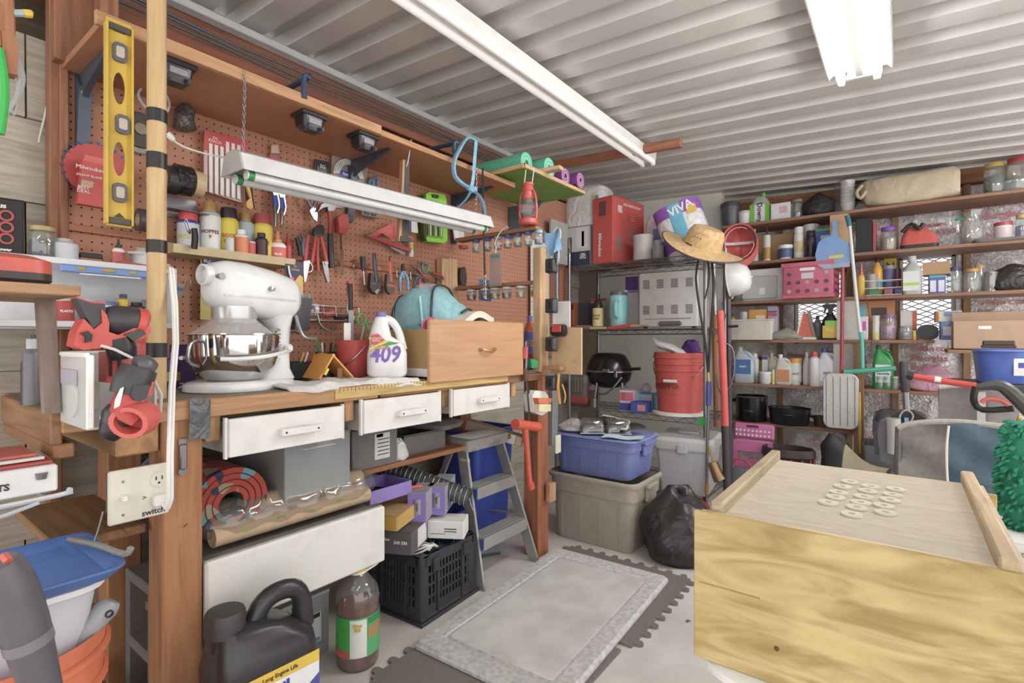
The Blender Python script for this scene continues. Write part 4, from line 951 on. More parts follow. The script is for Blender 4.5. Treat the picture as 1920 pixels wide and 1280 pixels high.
can('marker','dark marker pen standing by the gray tube','marker',(.40,at(46,700,X=.40).y,BZ),.007,.12,'#3a2f38','#a84540',style='screw')
t=T('wooden_stand','small wooden stand with slanted leg on the bench corner','stand')
P(t,'top_board',G().box((.56,.155,1.153),(.32,.29,.020),.002,),mat('#b28a64','woody',.65,h2='#97704c'))
P(t,'leg',G().loft([[(.636+x,.272+y,BZ+.001)for x,y in((-.014,-.012),(.014,-.012),(.014,.012),(-.014,.012))],[(.590+x,.272+y,1.143)for x,y in((-.016,-.014),(.016,-.014),(.016,.014),(-.016,.014))]]),mat('#8d7a6e','woodz',.7))
P(t,'leg',G().box((.46,.03,1.027),(.03,.03,.232),.002),mat('#8d7a6e','woodz',.7))
P(t,'dark_tray',G().box((.56,.13,1.128),(.16,.10,.03),.008),BLACK)
t=T('battery_charger','red topped battery charger lying on the small wooden stand','charger',(.53,.185,1.164))
P(t,'base',G().loft([sec(.20,.17,.03,0),sec(.22,.19,.035,.012),sec(.22,.19,.035,.026)]),mat('#3a3134',r=.4))
P(t,'shell',G().loft([sec(.22,.19,.035,.026),sec(.22,.19,.04,.052),sec(.18,.15,.05,.062),sec(.13,.10,.04,.058)]),mat('#cf5446',r=.35),ang=50)
can('bottle','dark little bottle on the stand behind the charger','bottle',(.36,.205,1.164),.012,.05,'#2a2626','#2a2626',style='screw')
S('wood_scrap','pale offcut block of wood on the bench under the white bin','wood block',G().box((0,0,.03),(.05,.05,.06),.002),mat('#c9c3b2','woodz',.7),(.625,.298+.022,BZ),.3)
t=T('clear_bin','white frosted plastic bin holding a cordless driver at the bench edge','bin')
p0=at(108,655,X=.62);p1=at(188,650,X=.72)
bx0,bx1,by0,by1,bz0,bz1=.63,.80,.29,.40,.893,1.03
g=G()
for(c_,d_)in(((bx0,(by0+by1)/2,(bz0+bz1)/2),(.004,by1-by0,bz1-bz0)),(((bx0+bx1)/2,by0,(bz0+bz1)/2),(bx1-bx0,.004,bz1-bz0)),(((bx0+bx1)/2,by1,(bz0+bz1)/2-.03),(bx1-bx0,.004,bz1-bz0-.06)),(((bx0+bx1)/2,(by0+by1)/2,bz0),(bx1-bx0,by1-by0,.004))):g.box(c_,d_)
P(t,'shell',g,mat('#dfe0e0',r=.3,a=.55))
P(t,'rim',G().box((bx1,by0+.004,(bz0+bz1)/2),(.010,.012,bz1-bz0),.002).tube([(bx1,by0,bz1),(bx0,by0,bz1),(bx0,by1,bz1)],.005,6),WHITE)
P(t,'label',G().box(((bx0+bx1)/2-.02,by0-.0035,bz1-.045),(.11,.001,.03)),mat('#a9a3b3'))
P(t,'window',G().lathe([(.035,0),(.035,.002),(0,.002)],24,TR((bx0+bx1)/2,by0-.002,bz0+.05)@RX(pi/2)),mat('#c9cfca',r=.2))
g=tb([(190,648,.80),(215,655,.80),(250,672,.80),(285,705,.80),(302,740,.80),(300,772,.79),(280,790,.78),(235,792,.77),(205,788,.78),(190,785,.80)],.8,.006,6,flat=(1,.45))
S('vacuum_strap','white plastic strap looping from the clear bin around the driver','strap',g,WHITE)
DG=mat('#3a373b',r=.42)
def powertool(name,label,parts):
 t=T(name,label,'power tool')
 for nm,g,m in parts:P(t,nm,g,m)
 return t
X1=.74
powertool('cordless_drill','red and black cordless drill lying on top of the clear bin',[
 ('housing',tb([(196,601),(215,600),(240,602),(262,606)],X1,[.024,.030,.030,.028],14),DG),
 ('front_ring',tb([(252,604),(266,607),(272,609)],X1,[.031,.032,.022],14),TOOLRED),
 ('handle',poly([(138,560),(166,569),(190,570),(192,590),(184,604),(168,617),(156,596)],X1,.044),DG),
 ('handle_edge',poly([(137,557),(166,566),(193,566),(193,572),(165,574),(148,572)],X1,.040),TOOLRED),
 ('body',poly([(182,580),(192,590),(197,606),(196,622),(214,628),(250,612),(272,610),(275,622),(262,634),(228,642),(196,650),(150,656),(131,648),(136,622),(150,598),(158,606),(168,618),(184,605)],X1,.052),TOOLRED),
 ('trigger',poly([(150,624),(164,620),(172,628),(170,640),(158,642),(160,632)],X1+.028,.012),BLACK),
 ('vent_grille',poly([(232,626),(262,617),(274,625),(250,640)],X1+.028,.008),DG),
 ('screw',G().cyl(.004,0,.002,8,TR(*at(167,612,X=X1+.023))@RY(pi/2)),BLACK),
 ('chuck',tb([(222,634),(228,655),(232,672)],X1+.01,[.022,.026,.022],14),BLACK)])
X2=.83
powertool('cordless_driver','red and black cordless impact driver hanging nose down from the bin',[
 ('motor_housing',tb([(262,690),(250,715),(240,740)],X2,[.030,.034,.03],14),DG),
 ('top_cap',tb([(252,685),(270,686),(286,694)],X2,[.018,.022,.016],12),mat('#57545a',r=.3)),
 ('body',poly([(238,714),(280,714),(276,738),(262,748),(262,772),(238,796),(214,784),(206,770),(222,742)],X2,.05),TOOLRED),
 ('handle',poly([(245,722),(276,720),(270,745),(258,752),(246,748),(240,738)],X2+.02,.03),DG),
 ('name_plate',poly([(226,728),(232,725),(224,760),(214,766),(216,750)],X2+.027,.004),WHITE),
 ('nose',tb([(232,765),(224,780),(212,800)],X2-.02,[.026,.030,.022],14),DG),
 ('chuck',tb([(214,792),(208,812),(202,824)],X2-.02,[.022,.020,.012],14),BLACK),
 ('battery_socket',G().lathe([(.012,-.004),(.030,0),(.034,.02),(.030,.046),(.022,.046),(.022,.01),(0,.008)],18,TR(*at(268,778,X=X2))@RZ(.75)@RX(1.75)@TR(0,0,.0),sx=1.15),mat('#cf5a50',r=.4))])
powertool('nail_gun','red slotted tool body standing inside the clear bin',[
 ('body',poly([(192,660),(240,655),(248,700),(238,720),(192,716)],.70,.05),TOOLRED),('slot',poly([(205,670),(210,670),(210,705),(205,705)],.727,.004),BLACK),('slot',poly([(222,668),(227,668),(227,705),(222,705)],.727,.004),BLACK)])
t=T('paper_stack','red and white catalog box marked LIGHTS at the picture edge','box',(.62,.268,.757),.0)
P(t,'box',G().box((-.04,-.10,.028),(.16,.22,.052),.003),mat('#dedcdc'));P(t,'top_sheet',G().box((-.05,-.10,.058),(.15,.21,.006),.001),mat('#b5413d'));P(t,'top_sheet',G().box((-.055,-.105,.066),(.14,.2,.006),.001),mat('#d4cfc8'));P(t,'top_sheet',G().box((-.06,-.11,.073),(.13,.19,.006),.001),mat('#c05a50'))
TXT(t,'LIGHTS',.017,DARK,(.0415,-.088,.024),(pi/2,0,pi/2),bold=.0006)
P(t,'clip',G().lathe([(.008,0),(.010,.012),(0,.012)],10,TR(.04,-.015,.03)),STEEL)
g=G().tube([(.66,.0,.745),(.66,.275,.749),(.665,.292,.758)],.005,6);g.tube([(.50,.0,.745),(.50,.275,.749)],.005,6);g.tube([(.66,.26,.748),(.50,.26,.748)],.004,6);g.tube([(.66,.12,.747),(.50,.12,.747)],.004,6);g.tube([(.66,.25,.742),(.60,.18,.71),(.3,.06,.62)],.004,6)
S('wire_shelf','white wire shelf bracket under the red and white catalog box','shelf',g,mat('#c5c6c9',r=.4))
def bucket(name,label,loc,r0,r1,h,col,bail=True,rim='#ddd',rings=2,grp=None,rot=None,hcol=None):
 t=T(name,label,'bucket',loc,group=grp,rot=rot);m=pmat(col,r=.4)
 P(t,'shell',G().lathe([(0,0),(r0,0),(r1*.93+r0*.07,h*.97),(r1,h),(r1*.985,h),(r1*.91+r0*.05,h*.96),(r0*.96,.006),(0,.006)],32),m)
 for k in range(rings):
  zz=h*(.93-.11*k);rr=r0+(r1-r0)*zz/h;P(t,'rib',G().lathe([(rr,zz-.008),(rr+.007,zz-.006),(rr+.007,zz+.004),(rr,zz+.006)],32,cap=False),m)
 if bail:
  P(t,'bail_handle',G().tube([((r1+.004)*math.cos(a_),-.0-(r1+.01)*.8*math.sin(a_),h*.86-(r1+.03)*.75*math.sin(a_))for a_ in[pi*k/14 for k in range(15)]],.0028,6),hcol or CHROME)
 return t
ORN=mat('#d9744e',r=.45)
b1=bucket('bucket','orange plastic bucket on the floor at the left picture edge',(.72,.19,0),.115,.148,.52,ORN)
t=T('wash_bucket','gray white tapered pail with a blue dustpan in it','bucket',(.72,.205,.375));P(t,'shell',G().loft([sec(.16,.14,.04,0),sec(.24,.20,.05,.235),sec(.25,.21,.05,.24)]),mat('#c4c6cf',r=.4));P(t,'rim',G().loft([sec(.252,.212,.05,.232),sec(.26,.22,.05,.236),sec(.26,.22,.05,.246),sec(.25,.21,.05,.248)]),mat('#e0e0e2',r=.4))
t=T('dustpan','blue dustpan laid across the gray pail','dustpan',(.74,.22,.628));P(t,'pan',G().loft([sec(.24,.20,.03,0),sec(.27,.23,.03,.018),sec(.27,.23,.03,.022),sec(.25,.21,.03,.02),sec(.22,.18,.03,.006)]),mat('#4a72b5',r=.35));P(t,'rope',G().tube([(-.1,.08,.022),(0,.10,.028),(.10,.115,.03),(.12,.12,.045)],.006,6),mat('#8f8c86','fabric'));P(t,'wire',G().tube([(-.02,.1,.028),(-.03,.11,.05),(-.04,.12,.08)],.002,5),STEEL)
t=T('paint_roller','gray roller handle sticking out of the orange bucket','handle',(0,0,0));P(t,'grip',G().tube([(.79,.265,.47),(.80,.284,.517),(.80,.318,.55),(.80,.328,.562)],[.020,.019,.021,.014],12),mat('#97979d',r=.4));P(t,'hole_rim',G().lathe([(.004,0),(.007,0),(.007,.003),(.004,.003)],12,TR(.82,.318,.548)@RY(pi/2),cap=False),DARK)
t=T('vacuum_wand','dark gray vacuum wand leaning in from the left picture edge','vacuum wand',(0,0,0))
P(t,'wand',G().tube([at(-8,1060,X=.95),at(20,1100,X=.95),at(45,1170,X=.95),at(62,1230,X=.95),at(78,1285,X=.95),at(92,1340,X=.95)],[.028,.030,.030,.027,.024,.022],16),mat('#5d5b62',r=.35))
P(t,'collar',G().tube([at(50,1190,X=.95),at(56,1208,X=.95)],[.030,.030],16),mat('#77757c',r=.35));P(t,'red_stripe',G().tube([at(6,1040,X=.965),at(16,1052,X=.975)],.006,6),mat('#c85a4e'))
bucket('bucket','lower orange bucket nested on the floor under the gray pail',(.98,.02,0),.10,.125,.30,ORN,rings=3)
t=T('cinder_block','gray concrete block standing under the bench end','block',(.31,.60,.0));CB=mat('#6f6764','concrete',.9,sc=30)
g=G()
for x in(-.085,.085):g.box((x,0,.2),(.03,.16,.40),.003)
for zz in(.015,.2,.385):g.box((0,0,zz),(.15,.16,.03),.003)
P(t,'body',g,CB);P(t,'back_web',G().box((0,.05,.2),(.14,.03,.34)),CB)
S('plank','pale plank on the floor running under the bench','plank',G().box((0,0,.10),(.10,.70,.024),.002),mat('#b9a68c','woody',.7),(.70,.48-.24,0),.0)
S('plank','short board end poking out beside the near bench post','plank',G().box((0,0,.012),(.16,.14,.024),.002),mat('#b7935c','woody',.7),(.42,.42,.115))
t=T('clamp_bar','wooden clamp jaw with yellow tipped bar hanging at upper left','clamp');P(t,'bar',tb([(-10,8),(-2,90)],.60,.014,8),mat('#a9683f','woodz'));P(t,'jaw',poly([(0,62),(22,60),(32,95),(30,145),(5,140)],.60,.03),mat('#b0704a','woodz'));P(t,'rod',tb([(18,24),(45,25)],.60,.007,8),mat('#9db0b5'));P(t,'yellow_tip',tb([(44,25),(58,26),(62,27)],.60,[.008,.008,.004],8),mat('#d8b52e'))
P(t,'hanger',tb([(10,-20),(12,10),(14,62)],.60,.012,8),mat('#b0704a','woodz'))
g=tb([(32,110,.58),(42,140,.58),(38,172,.58),(25,195,.58),(10,215,.58),(-5,235,.58)],.58,.005,6);tb([(30,112),(36,150),(30,185),(5,225)],.585,.004,6,g);tb([(34,180),(30,205),(26,215),(20,205),(26,195)],.585,.0025,5,g)
S('wire_bundle','bundle of gray wires tied and hanging at upper left','wires',g,mat('#a9a7aa',r=.4))
S('green_hose','bright green hose edge at the upper left picture border','hose',tb([(-6,90),(3,140),(4,190),(-4,250)],.62,.010,10),mat('#27b045',r=.35))
S('wire','thin white wire trailing down the siding at upper left','wire',tb([(178,2,.02),(160,50,.03),(148,78,.03),(124,105,.01),(105,160,-.02),(88,200,-.03),(80,235,-.035),(74,258,-.035),(73,268,-.035)],0,.003,6),mat('#cfccc4'))
S('hanger_post','reddish upright post behind the top of the bamboo pole','post',G().box((.12,.50,2.08),(.06,.045,.40),.003),REDWZ)
S('bracket_board','wide brown board above the near end of the overhead shelf','board',G().box((.03,.465,2.02),(.05,.14,.30),.003),REDWZ)
# ================================================================== on the bench
t=T('stand_mixer','white stand mixer with a steel bowl on the workbench','mixer',(.415,.775,BZ),rz=math.atan2(-.985,.17))
MW=mat('#dedfe1','plain',.22)
def bring(z_,k_=1.):return[((.145*math.cos(a_)+.04 if math.cos(a_)>0 else .185*math.cos(a_)+.04)*k_,(.118 if math.cos(a_)>0 else .10)*math.sin(a_)*k_,z_)for a_ in[2*pi*k/28 for k in range(28)]]
P(t,'base',G().loft([bring(0,.97),bring(.004),bring(.020),bring(.028,.93)]),MW,ang=50)
P(t,'foot',G().loft([sec(.15,.15,.05,.026,-.055),sec(.095,.09,.04,.055,-.085),sec(.07,.065,.03,.09,-.10)]),MW,ang=60)
P(t,'column',G().loft([sec(.07,.065,.03,.085,-.10),sec(.062,.06,.028,.14,-.105),sec(.075,.075,.035,.185,-.10),sec(.12,.11,.045,.225,-.08)]),MW,ang=60)
hs=[]
for x,wy,z0_,z1_ in((-.165,.03,.27,.31),(-.155,.09,.235,.335),(-.125,.125,.210,.350),(-.05,.138,.205,.366),(.03,.138,.222,.376),(.085,.124,.235,.376),(.118,.10,.245,.366),(.13,.06,.265,.345)):
 zc,hz=(z0_+z1_)/2,z1_-z0_
 hs.append([(x,wy/2*math.copysign(abs(math.cos(a_))**.72,math.cos(a_)),zc+hz/2*math.copysign(abs(math.sin(a_))**.72,math.sin(a_)))for a_ in[2*pi*k/24 for k in range(24)]])
P(t,'head',G().loft(hs),MW,ang=60)
P(t,'trim_band',G().loft([[(q[0],q[1],.268+.006*s_+.04*(q[0]+.1)*.3)for q in[(.112,.052),(.03,.0705),(-.05,.0705),(-.12,.064),(-.158,.03),(-.158,-.03),(-.12,-.064),(-.05,-.0705),(.03,-.0705),(.112,-.052)]]for s_ in(0,1)]),mat('#c4c5c8',r=.25))
P(t,'attachment_hub',G().lathe([(.027,0),(.030,.004),(.030,.030),(.025,.032),(.025,.014),(0,.014)],20,TR(.115,0,.330)@RY(pi/2)),MW)
P(t,'hub_knob',G().tube([(.122,.03,.325),(.122,.055,.325)],[.006,.010],8),STEEL)
P(t,'planetary',G().lathe([(.045,.190),(.056,.196),(.060,.222),(.060,.245)],22,TR(.045,0)),mat('#c6c7ca',r=.25,m=.5))
P(t,'bayonet',G().cyl(.013,.145,.195,12,TR(.045,0)),CHROME)
bw=P(t,'bowl',G().lathe([(0,.026),(.055,.026),(.085,.036),(.108,.065),(.118,.105),(.120,.160),(.125,.162),(.124,.165),(.118,.162),(.115,.105),(.10,.062),(.06,.042),(0,.038)],40,TR(.045,0)),mat('#c9c7c5',r=.09,m=1.))
P(bw,'bowl_foot',G().lathe([(.055,.026),(.060,.027),(.055,.034)],24,TR(.045,0)),CHROME)
P(bw,'bowl_handle',G().tube([(.162,.01,.145),(.19,.02,.135),(.195,.02,.09),(.160,.01,.075)],.005,8),CHROME)
wk=P(t,'whisk',G().lathe([(.018,.15),(.014,.17)],12,TR(.045,0)),CHROME)
for k in range(6):
 a_=pi*k/6
 P(wk,'wire',G().tube([(.045+q*math.cos(a_),q*math.sin(a_),zz)for q,zz in((.012,.165),(.04,.15),(.058,.12),(.055,.08),(0,.05),(-.055,.08),(-.058,.12),(-.04,.15),(-.012,.165))],.0018,5),CHROME)
P(t,'pouring_shield',G().sheet(lambda u,v:(.045+(.05+.068*v)*math.cos(2.4*u-.4),(.05+.068*v)*math.sin(2.4*u-.4),.215-.052*v),12,4,.002),mat('#d8d8da',r=.1,a=.35))
for e in(-1,1):P(t,'bowl_arm',G().tube([(-.095,e*.04,.125),(-.05,e*.10,.112),(.04,e*.13,.100),(.11,e*.118,.095),(.15,e*.09,.095)],.006,8),MW)
P(t,'arm_collar',G().box((-.10,0,.120),(.05,.10,.026),.008),MW)
P(t,'crank_lever',G().tube([(-.13,.05,.225),(-.135,.065,.175),(-.15,.07,.155),(-.19,.07,.152)],.006,8),CHROME)
P(t,'speed_knob',G().lathe([(.007,0),(.007,.014),(0,.016)],10,TR(-.02,.069,.30)@RX(-pi/2)),CHROME)
P(t,'lock_spring',G().tube([(-.065+.007*math.cos(q),.046+.007*math.sin(q),.135+q*.0020)for q in[k*.6 for k in range(40)]],.0015,4),CHROME)
can('hand_soap','small purple labelled bottle behind the mixer bowl','bottle',(.22,at(325,690,X=.22).y,BZ),.018,.11,'#4a3a78','#3f4f9a','#c9b34a',style='screw',bz=(.2,.45))
carton('battery_box','purple blister box standing behind the mixer bowl','box',(.12,at(342,690,X=.12).y,BZ),(.06,.05,.13),'#4b3d6e',pi/2,prints=[('f',.01,.09,.008,.04,'#9adf3a')])
g=G().tube([(.05*math.cos(q),.05*math.sin(q),.012+.004*(q/6.28))for q in[k*.4 for k in range(40)]],.008,6)
S('steel_whisk','coiled steel beater lying on the bench beside the mixer base','beater',G().tube([(0,0,.006),(.02,.03,.02),(0,.06,.012),(-.02,.03,.01),(.01,0,.02),(.02,.05,.006)],.004,6),CHROME,(.32,at(350,725,X=.32).y-.02,BZ))
p0=at(500,745,Z=BZ);p1=at(725,738,Z=BZ)
def fn(u,v):
 y=.80+.50*u;x=.40+.215*v+.012*math.sin(9*u)
 drop=max(0,v-.86)/.14
 return(x-.008*drop,y,BZ+.006+.004*math.sin(14*u+5*v)*(1-drop)+.003*math.sin(31*u)-.026*drop*(.5+.5*u)+.004)
S('towel','white cloth towel spread along the bench edge','towel',G().sheet(fn,30,14,.006),mat('#dcd9d8','fabric',.9))
t=T('angle_jig','orange folding saddle square standing on the towel','jig');OJ=mat('#d9953c',r=.45)
c=at(590,715,Z=BZ+.012)
P(t,'wing',G().sheet(lambda u,v:(.36+.10*v,.985+.05*u,BZ+.016+.075*u),2,4,.006),OJ)
P(t,'wing',G().sheet(lambda u,v:(.36+.10*v,1.115-.075*u,BZ+.016+.075*u),2,4,.006),OJ)
P(t,'ridge',G().tube([(.36,1.038,BZ+.092),(.39,1.038,BZ+.096),(.42,1.038,BZ+.092),(.46,1.038,BZ+.094)],.006,8),OJ)
P(t,'vial',G().tube([(.466,1.00,BZ+.03),(.466,1.012,BZ+.05)],.005,8),mat('#e5cf3e',r=.2));P(t,'leg_notch',G().box((.462,1.06,BZ+.03),(.004,.02,.04),.003),mat('#7a4d1f'))
p=at(663,705,X=.33)
bucket('paint_pail','red plastic paint pail on the bench behind the jug',(.33,p.y,BZ),.050,.068,.145,mat('#c04a45',r=.4),rings=0)
tool('scissors','green handled scissors standing in the red pail','scissors',[('loop',G().tube([(.33+.0,p.y+.035+.018*math.cos(a_),BZ+.225+.022*math.sin(a_))for a_ in[2*pi*k/14 for k in range(14)]],.004,6,closed=True),mat('#2f9a4e',r=.35)),('loop',G().tube([(.33+.0,p.y+.075+.016*math.cos(a_),BZ+.20+.016*math.sin(a_))for a_ in[2*pi*k/14 for k in range(14)]],.004,6,closed=True),mat('#2f9a4e',r=.35)),('blades',G().tube([(.33,p.y+.05,BZ+.20),(.33,p.y+.01,BZ+.05)],.006,6,flat=(1,.3)),STEEL)],None)
tool('hand_saw','steel saw blade standing upright in the red pail','saw',[('blade',G().box((.32,p.y-.005,BZ+.15),(.003,.022,.22),0),STEEL),('grip',G().tube([(.32,p.y-.005,BZ+.26),(.32,p.y-.008,BZ+.36)],.008,8),BLACK)],None)
tool('spatula','white plastic spatula standing in the red pail','spatula',[('blade',G().box((.34,p.y-.035,BZ+.16),(.004,.03,.10),.002),WHITE),('handle',G().tube([(.34,p.y-.03,BZ+.02),(.34,p.y-.035,BZ+.12)],.005,6),mat('#b84a44'))],None)
p=at(610,690,X=.22);t=T('pen_cup','dark mesh cup full of pens behind the orange jig','cup',(.22,p.y,BZ));P(t,'cup',G().lathe([(0,0),(.035,0),(.04,.10),(.037,.10),(.033,.005),(0,.005)],18),mat('#3c3b3f',r=.4))
for i,c_ in enumerate(('#2f2f35','#38a04a','#b8443f','#2a2a2a','#555','#2f9a4e','#dcdcdc')):
 if len(c_)==4:c_='#555555'
 a_=i*.9
 P(t,'pen',G().tube([(.012*math.cos(a_),.012*math.sin(a_),.01),(.038*math.cos(a_),.038*math.sin(a_),.135+.008*(i%3))],.0042,6),mat(c_,r=.4))
carton('organizer','low black tray of pencils behind the orange jig','tray',(.20,at(565,700,X=.2).y,BZ),(.13,.09,.065),'#2c2b2f',pi/2,open_=True)
for i,c_ in enumerate(('#d8a63a','#e3e1de','#b8443f','#d8a63a')):S('pencil',('yellow pencil','white marker','red pencil','second yellow pencil')[i]+' leaning in the low black tray','pencil',G().tube([(.20,at(565,700,X=.2).y-.02+i*.016,BZ+.010),(.20+.01,at(565,700,X=.2).y+.005+i*.016,BZ+.10)],.004,6),mat(c_))
carton('black_box','small black box behind the mixer foot','box',(.19,at(537,700,X=.19).y,BZ),(.06,.08,.06),'#29282c',pi/2)
p=at(726,713,X=.50)
t=T('cleaner_jug','white cleaner refill jug with big purple numerals and violet cap','jug',(.50,p.y,BZ+.014),rz=face_cam((.5,p.y)))
JW=mat('#e1dfe0',r=.35);h=at(726,592,X=.5).z-BZ;wj=.142
P(t,'body',G().loft([sec(wj*.9,.075,.03,0),sec(wj,.085,.034,.012),sec(wj*.99,.085,.034,h*.35),sec(wj*.88,.08,.034,h*.5),sec(wj*.55,.07,.03,h*.62,-wj*.17),sec(wj*.42,.058,.026,h*.78,-wj*.17),sec(wj*.32,.045,.02,h*.90,-wj*.15),sec(wj*.24,.034,.016,h*.93,-wj*.15)]),JW,ang=60)
P(t,'handle',G().tube([(-wj*.05,0,h*.89),(wj*.12,0,h*.85),(wj*.27,0,h*.72),(wj*.35,0,h*.55),(wj*.37,0,h*.42)],[.016,.015,.014,.015,.02],12),JW)
P(t,'cap',G().lathe([(.019,h*.925),(.019,h*.99),(.017,h),(0,h)],18,TR(-wj*.15)),mat('#7c6bb0',r=.4))
P(t,'red_label',G().prism([(-wj*.40,h*.50),(-wj*.40,h*.64),(-wj*.22,h*.66),(-wj*.02,h*.54),(.0,h*.48)],-.001,.001,TR(0,-.0412)@RX(pi/2)@SCL(1,1,1)),mat('#c94f45'))
P(t,'stripe',G().prism([(-wj*.43,h*.44),(-wj*.05,h*.56),(wj*.10,h*.54),(-wj*.42,h*.41)],-.001,.001,TR(0,-.0422)@RX(pi/2)),mat('#e0c235'));P(t,'stripe',G().prism([(-wj*.2,h*.47),(wj*.05,h*.54),(wj*.32,h*.52),(wj*.02,h*.48)],-.001,.001,TR(0,-.0426)@RX(pi/2)),mat('#3c9a4a'))
TXT(t,'409',.082,mat('#7a55b0'),(-.008,-.0442,h*.335),shear=.15,bold=.0018,sx=.86);TXT(t,'FORMULA',.011,mat('#d8a62f'),(-.02,-.0447,h*.445),bold=.0005);TXT(t,'ECONOMY\nREFILL',.0105,WHITE,(-wj*.26,-.0432,h*.57))
t=T('dresser_box','loose wooden drawer with a brass pull resting on the bench','drawer')
FX=.62;ya,yb=1.323,1.905;za,zb=BZ+.001,1.132
FRM=mat('#c6966c','woody',.5,h2='#b5855c',sc=1.6)
P(t,'front_panel',G().box((FX,(ya+yb)/2,(za-.014+zb)/2),(.02,yb-ya,zb-za+.014),.004),FRM)
SD=mat('#b8935f','plain',.6)
for yy in(ya+.035,yb-.035):P(t,'side_panel',G().box((.41,yy,za+.095),(.40,.012,.18),.001),SD)
P(t,'back_panel',G().box((.21,(ya+yb)/2,za+.095),(.012,yb-ya-.07,.18),.001),SD);P(t,'bottom_panel',G().box((.41,(ya+yb)/2,za+.006),(.40,yb-ya-.08,.006)),SD)
P(t,'slide_rail',G().box((.43,ya+.026,za+.022),(.34,.006,.03),.001),WHITE)
ph=P(t,'pull_handle',G().tube([(FX+.012,1.60,1.016),(FX+.026,1.606,1.016),(FX+.032,1.645,1.008),(FX+.026,1.684,1.016),(FX+.012,1.69,1.016)],[.008,.0045,.006,.0045,.008],8),mat('#c19a62',r=.3,m=.7))
TEAL=mat('#8fc0ca','fabric',.8);TEALD=mat('#5f95a6','fabric',.8)
t=T('backpack','light teal backpack stuffed in the loose drawer','backpack',(.405,1.56,BZ+.02),rz=.35)
def bsec(x,wy,z0,z1,n=18):return[(x,wy/2*math.copysign(abs(math.cos(q))**.65,math.cos(q)),(z0+z1)/2+(z1-z0)/2*math.copysign(abs(math.sin(q))**.65,math.sin(q)))for q in[2*pi*k/n for k in range(n)]]
P(t,'body',G().loft([bsec(-.16,.10,.06,.24),bsec(-.14,.20,.02,.31),bsec(-.05,.25,0,.355),bsec(.04,.25,0,.345),bsec(.12,.20,.01,.27),bsec(.15,.10,.04,.20)]),TEAL,ang=70)
P(t,'front_pocket',G().loft([bsec(.05,.20,.05,.30),bsec(.12,.19,.05,.28),bsec(.165,.14,.06,.23)]),TEAL,ang=70)
P(t,'zipper',G().tube([(.05,-.128,.12),(.05,-.125,.26),(.04,-.07,.345),(.04,.07,.348),(.05,.125,.26),(.05,.128,.12)],.005,6),mat('#3d4048','fabric'))
P(t,'zipper',G().tube([(.158,-.07,.235),(.162,0,.255),(.158,.07,.235)],.005,6),mat('#3d4048','fabric'))
P(t,'top_handle',G().tube([(-.08,-.03,.345),(-.07,-.02,.39),(-.06,.03,.39),(-.07,.04,.345)],.007,8),mat('#45464c','fabric'))
P(t,'gray_panel',G().loft([bsec(-.03,.16,.30,.366),bsec(.02,.16,.30,.360)]),mat('#a9a3a3','fabric'),ang=70)
P(t,'side_strap',G().tube([(.02,-.128,.05),(.02,-.135,.18),(.0,-.12,.30)],.014,8,flat=(1,.35)),mat('#8fc0cc','fabric'))
P(t,'bottle_pocket',G().loft([bsec(-.10,.05,.02,.16),bsec(.0,.06,.02,.19),bsec(.05,.05,.02,.15)],TR(0,-.14,0)),TEALD,ang=70)
P(t,'dark_lining',G().loft([bsec(-.165,.14,.10,.28),bsec(-.13,.21,.06,.32)]),mat('#34414e','fabric'),ang=70)
t=T('pink_tumbler','pink plastic tumbler lying in the loose drawer','tumbler',(.56,1.455,1.098),rot=(pi/2-.1,0,.2));P(t,'body',G().lathe([(0,-.09),(.034,-.09),(.036,-.08),(.033,.07),(.036,.075),(.036,.09),(.028,.09),(.026,.06),(0,.05)],22),mat('#e06d90',r=.35));P(t,'lid',G().lathe([(.037,-.096),(.037,-.084),(0,-.10)],20),mat('#c9547a',r=.35))
t=T('paper_pad','curled white paper bundle lying over the drawer front','paper',(.575,1.60,1.10),rz=.1);P(t,'pages',G().sheet(lambda u,v:(-.04+.08*v,-.12+.24*u,.012+.038*math.sin(pi*u*.9)**2+.02*u),14,3,.026),mat('#d9d3c6',r=.8));P(t,'cover',G().sheet(lambda u,v:(-.035+.075*v,-.09+.20*u,-.006+.03*math.sin(pi*u*.9)**2+.018*u),14,3,.004),mat('#8a7446',r=.7))
S('teal_cup','teal round cap peeking over the drawer edge by the funnel','cap',G().lathe([(.03,0),(.032,.02),(.02,.03),(0,.03)],16),mat('#2f8e94',r=.4),(.53,1.77,1.108))
t=T('funnel','blue violet plastic funnel standing upside down behind the drawer','funnel',(.33,1.955,BZ+.13));P(t,'cone',G().lathe([(.055,0),(.052,.012),(.012,.10),(.007,.135),(.005,.135),(.010,.10),(.05,.01)],22,cap=False),mat('#8490cf',r=.4));P(t,'rim',G().lathe([(.055,0),(.058,.004),(.055,.008)],22,cap=False),mat('#8490cf',r=.4))
carton('cardboard_box','open cardboard box behind the funnel on the bench','box',(.33,1.96,BZ),(.16,.12,.12),'#b08d68',0,texts=())
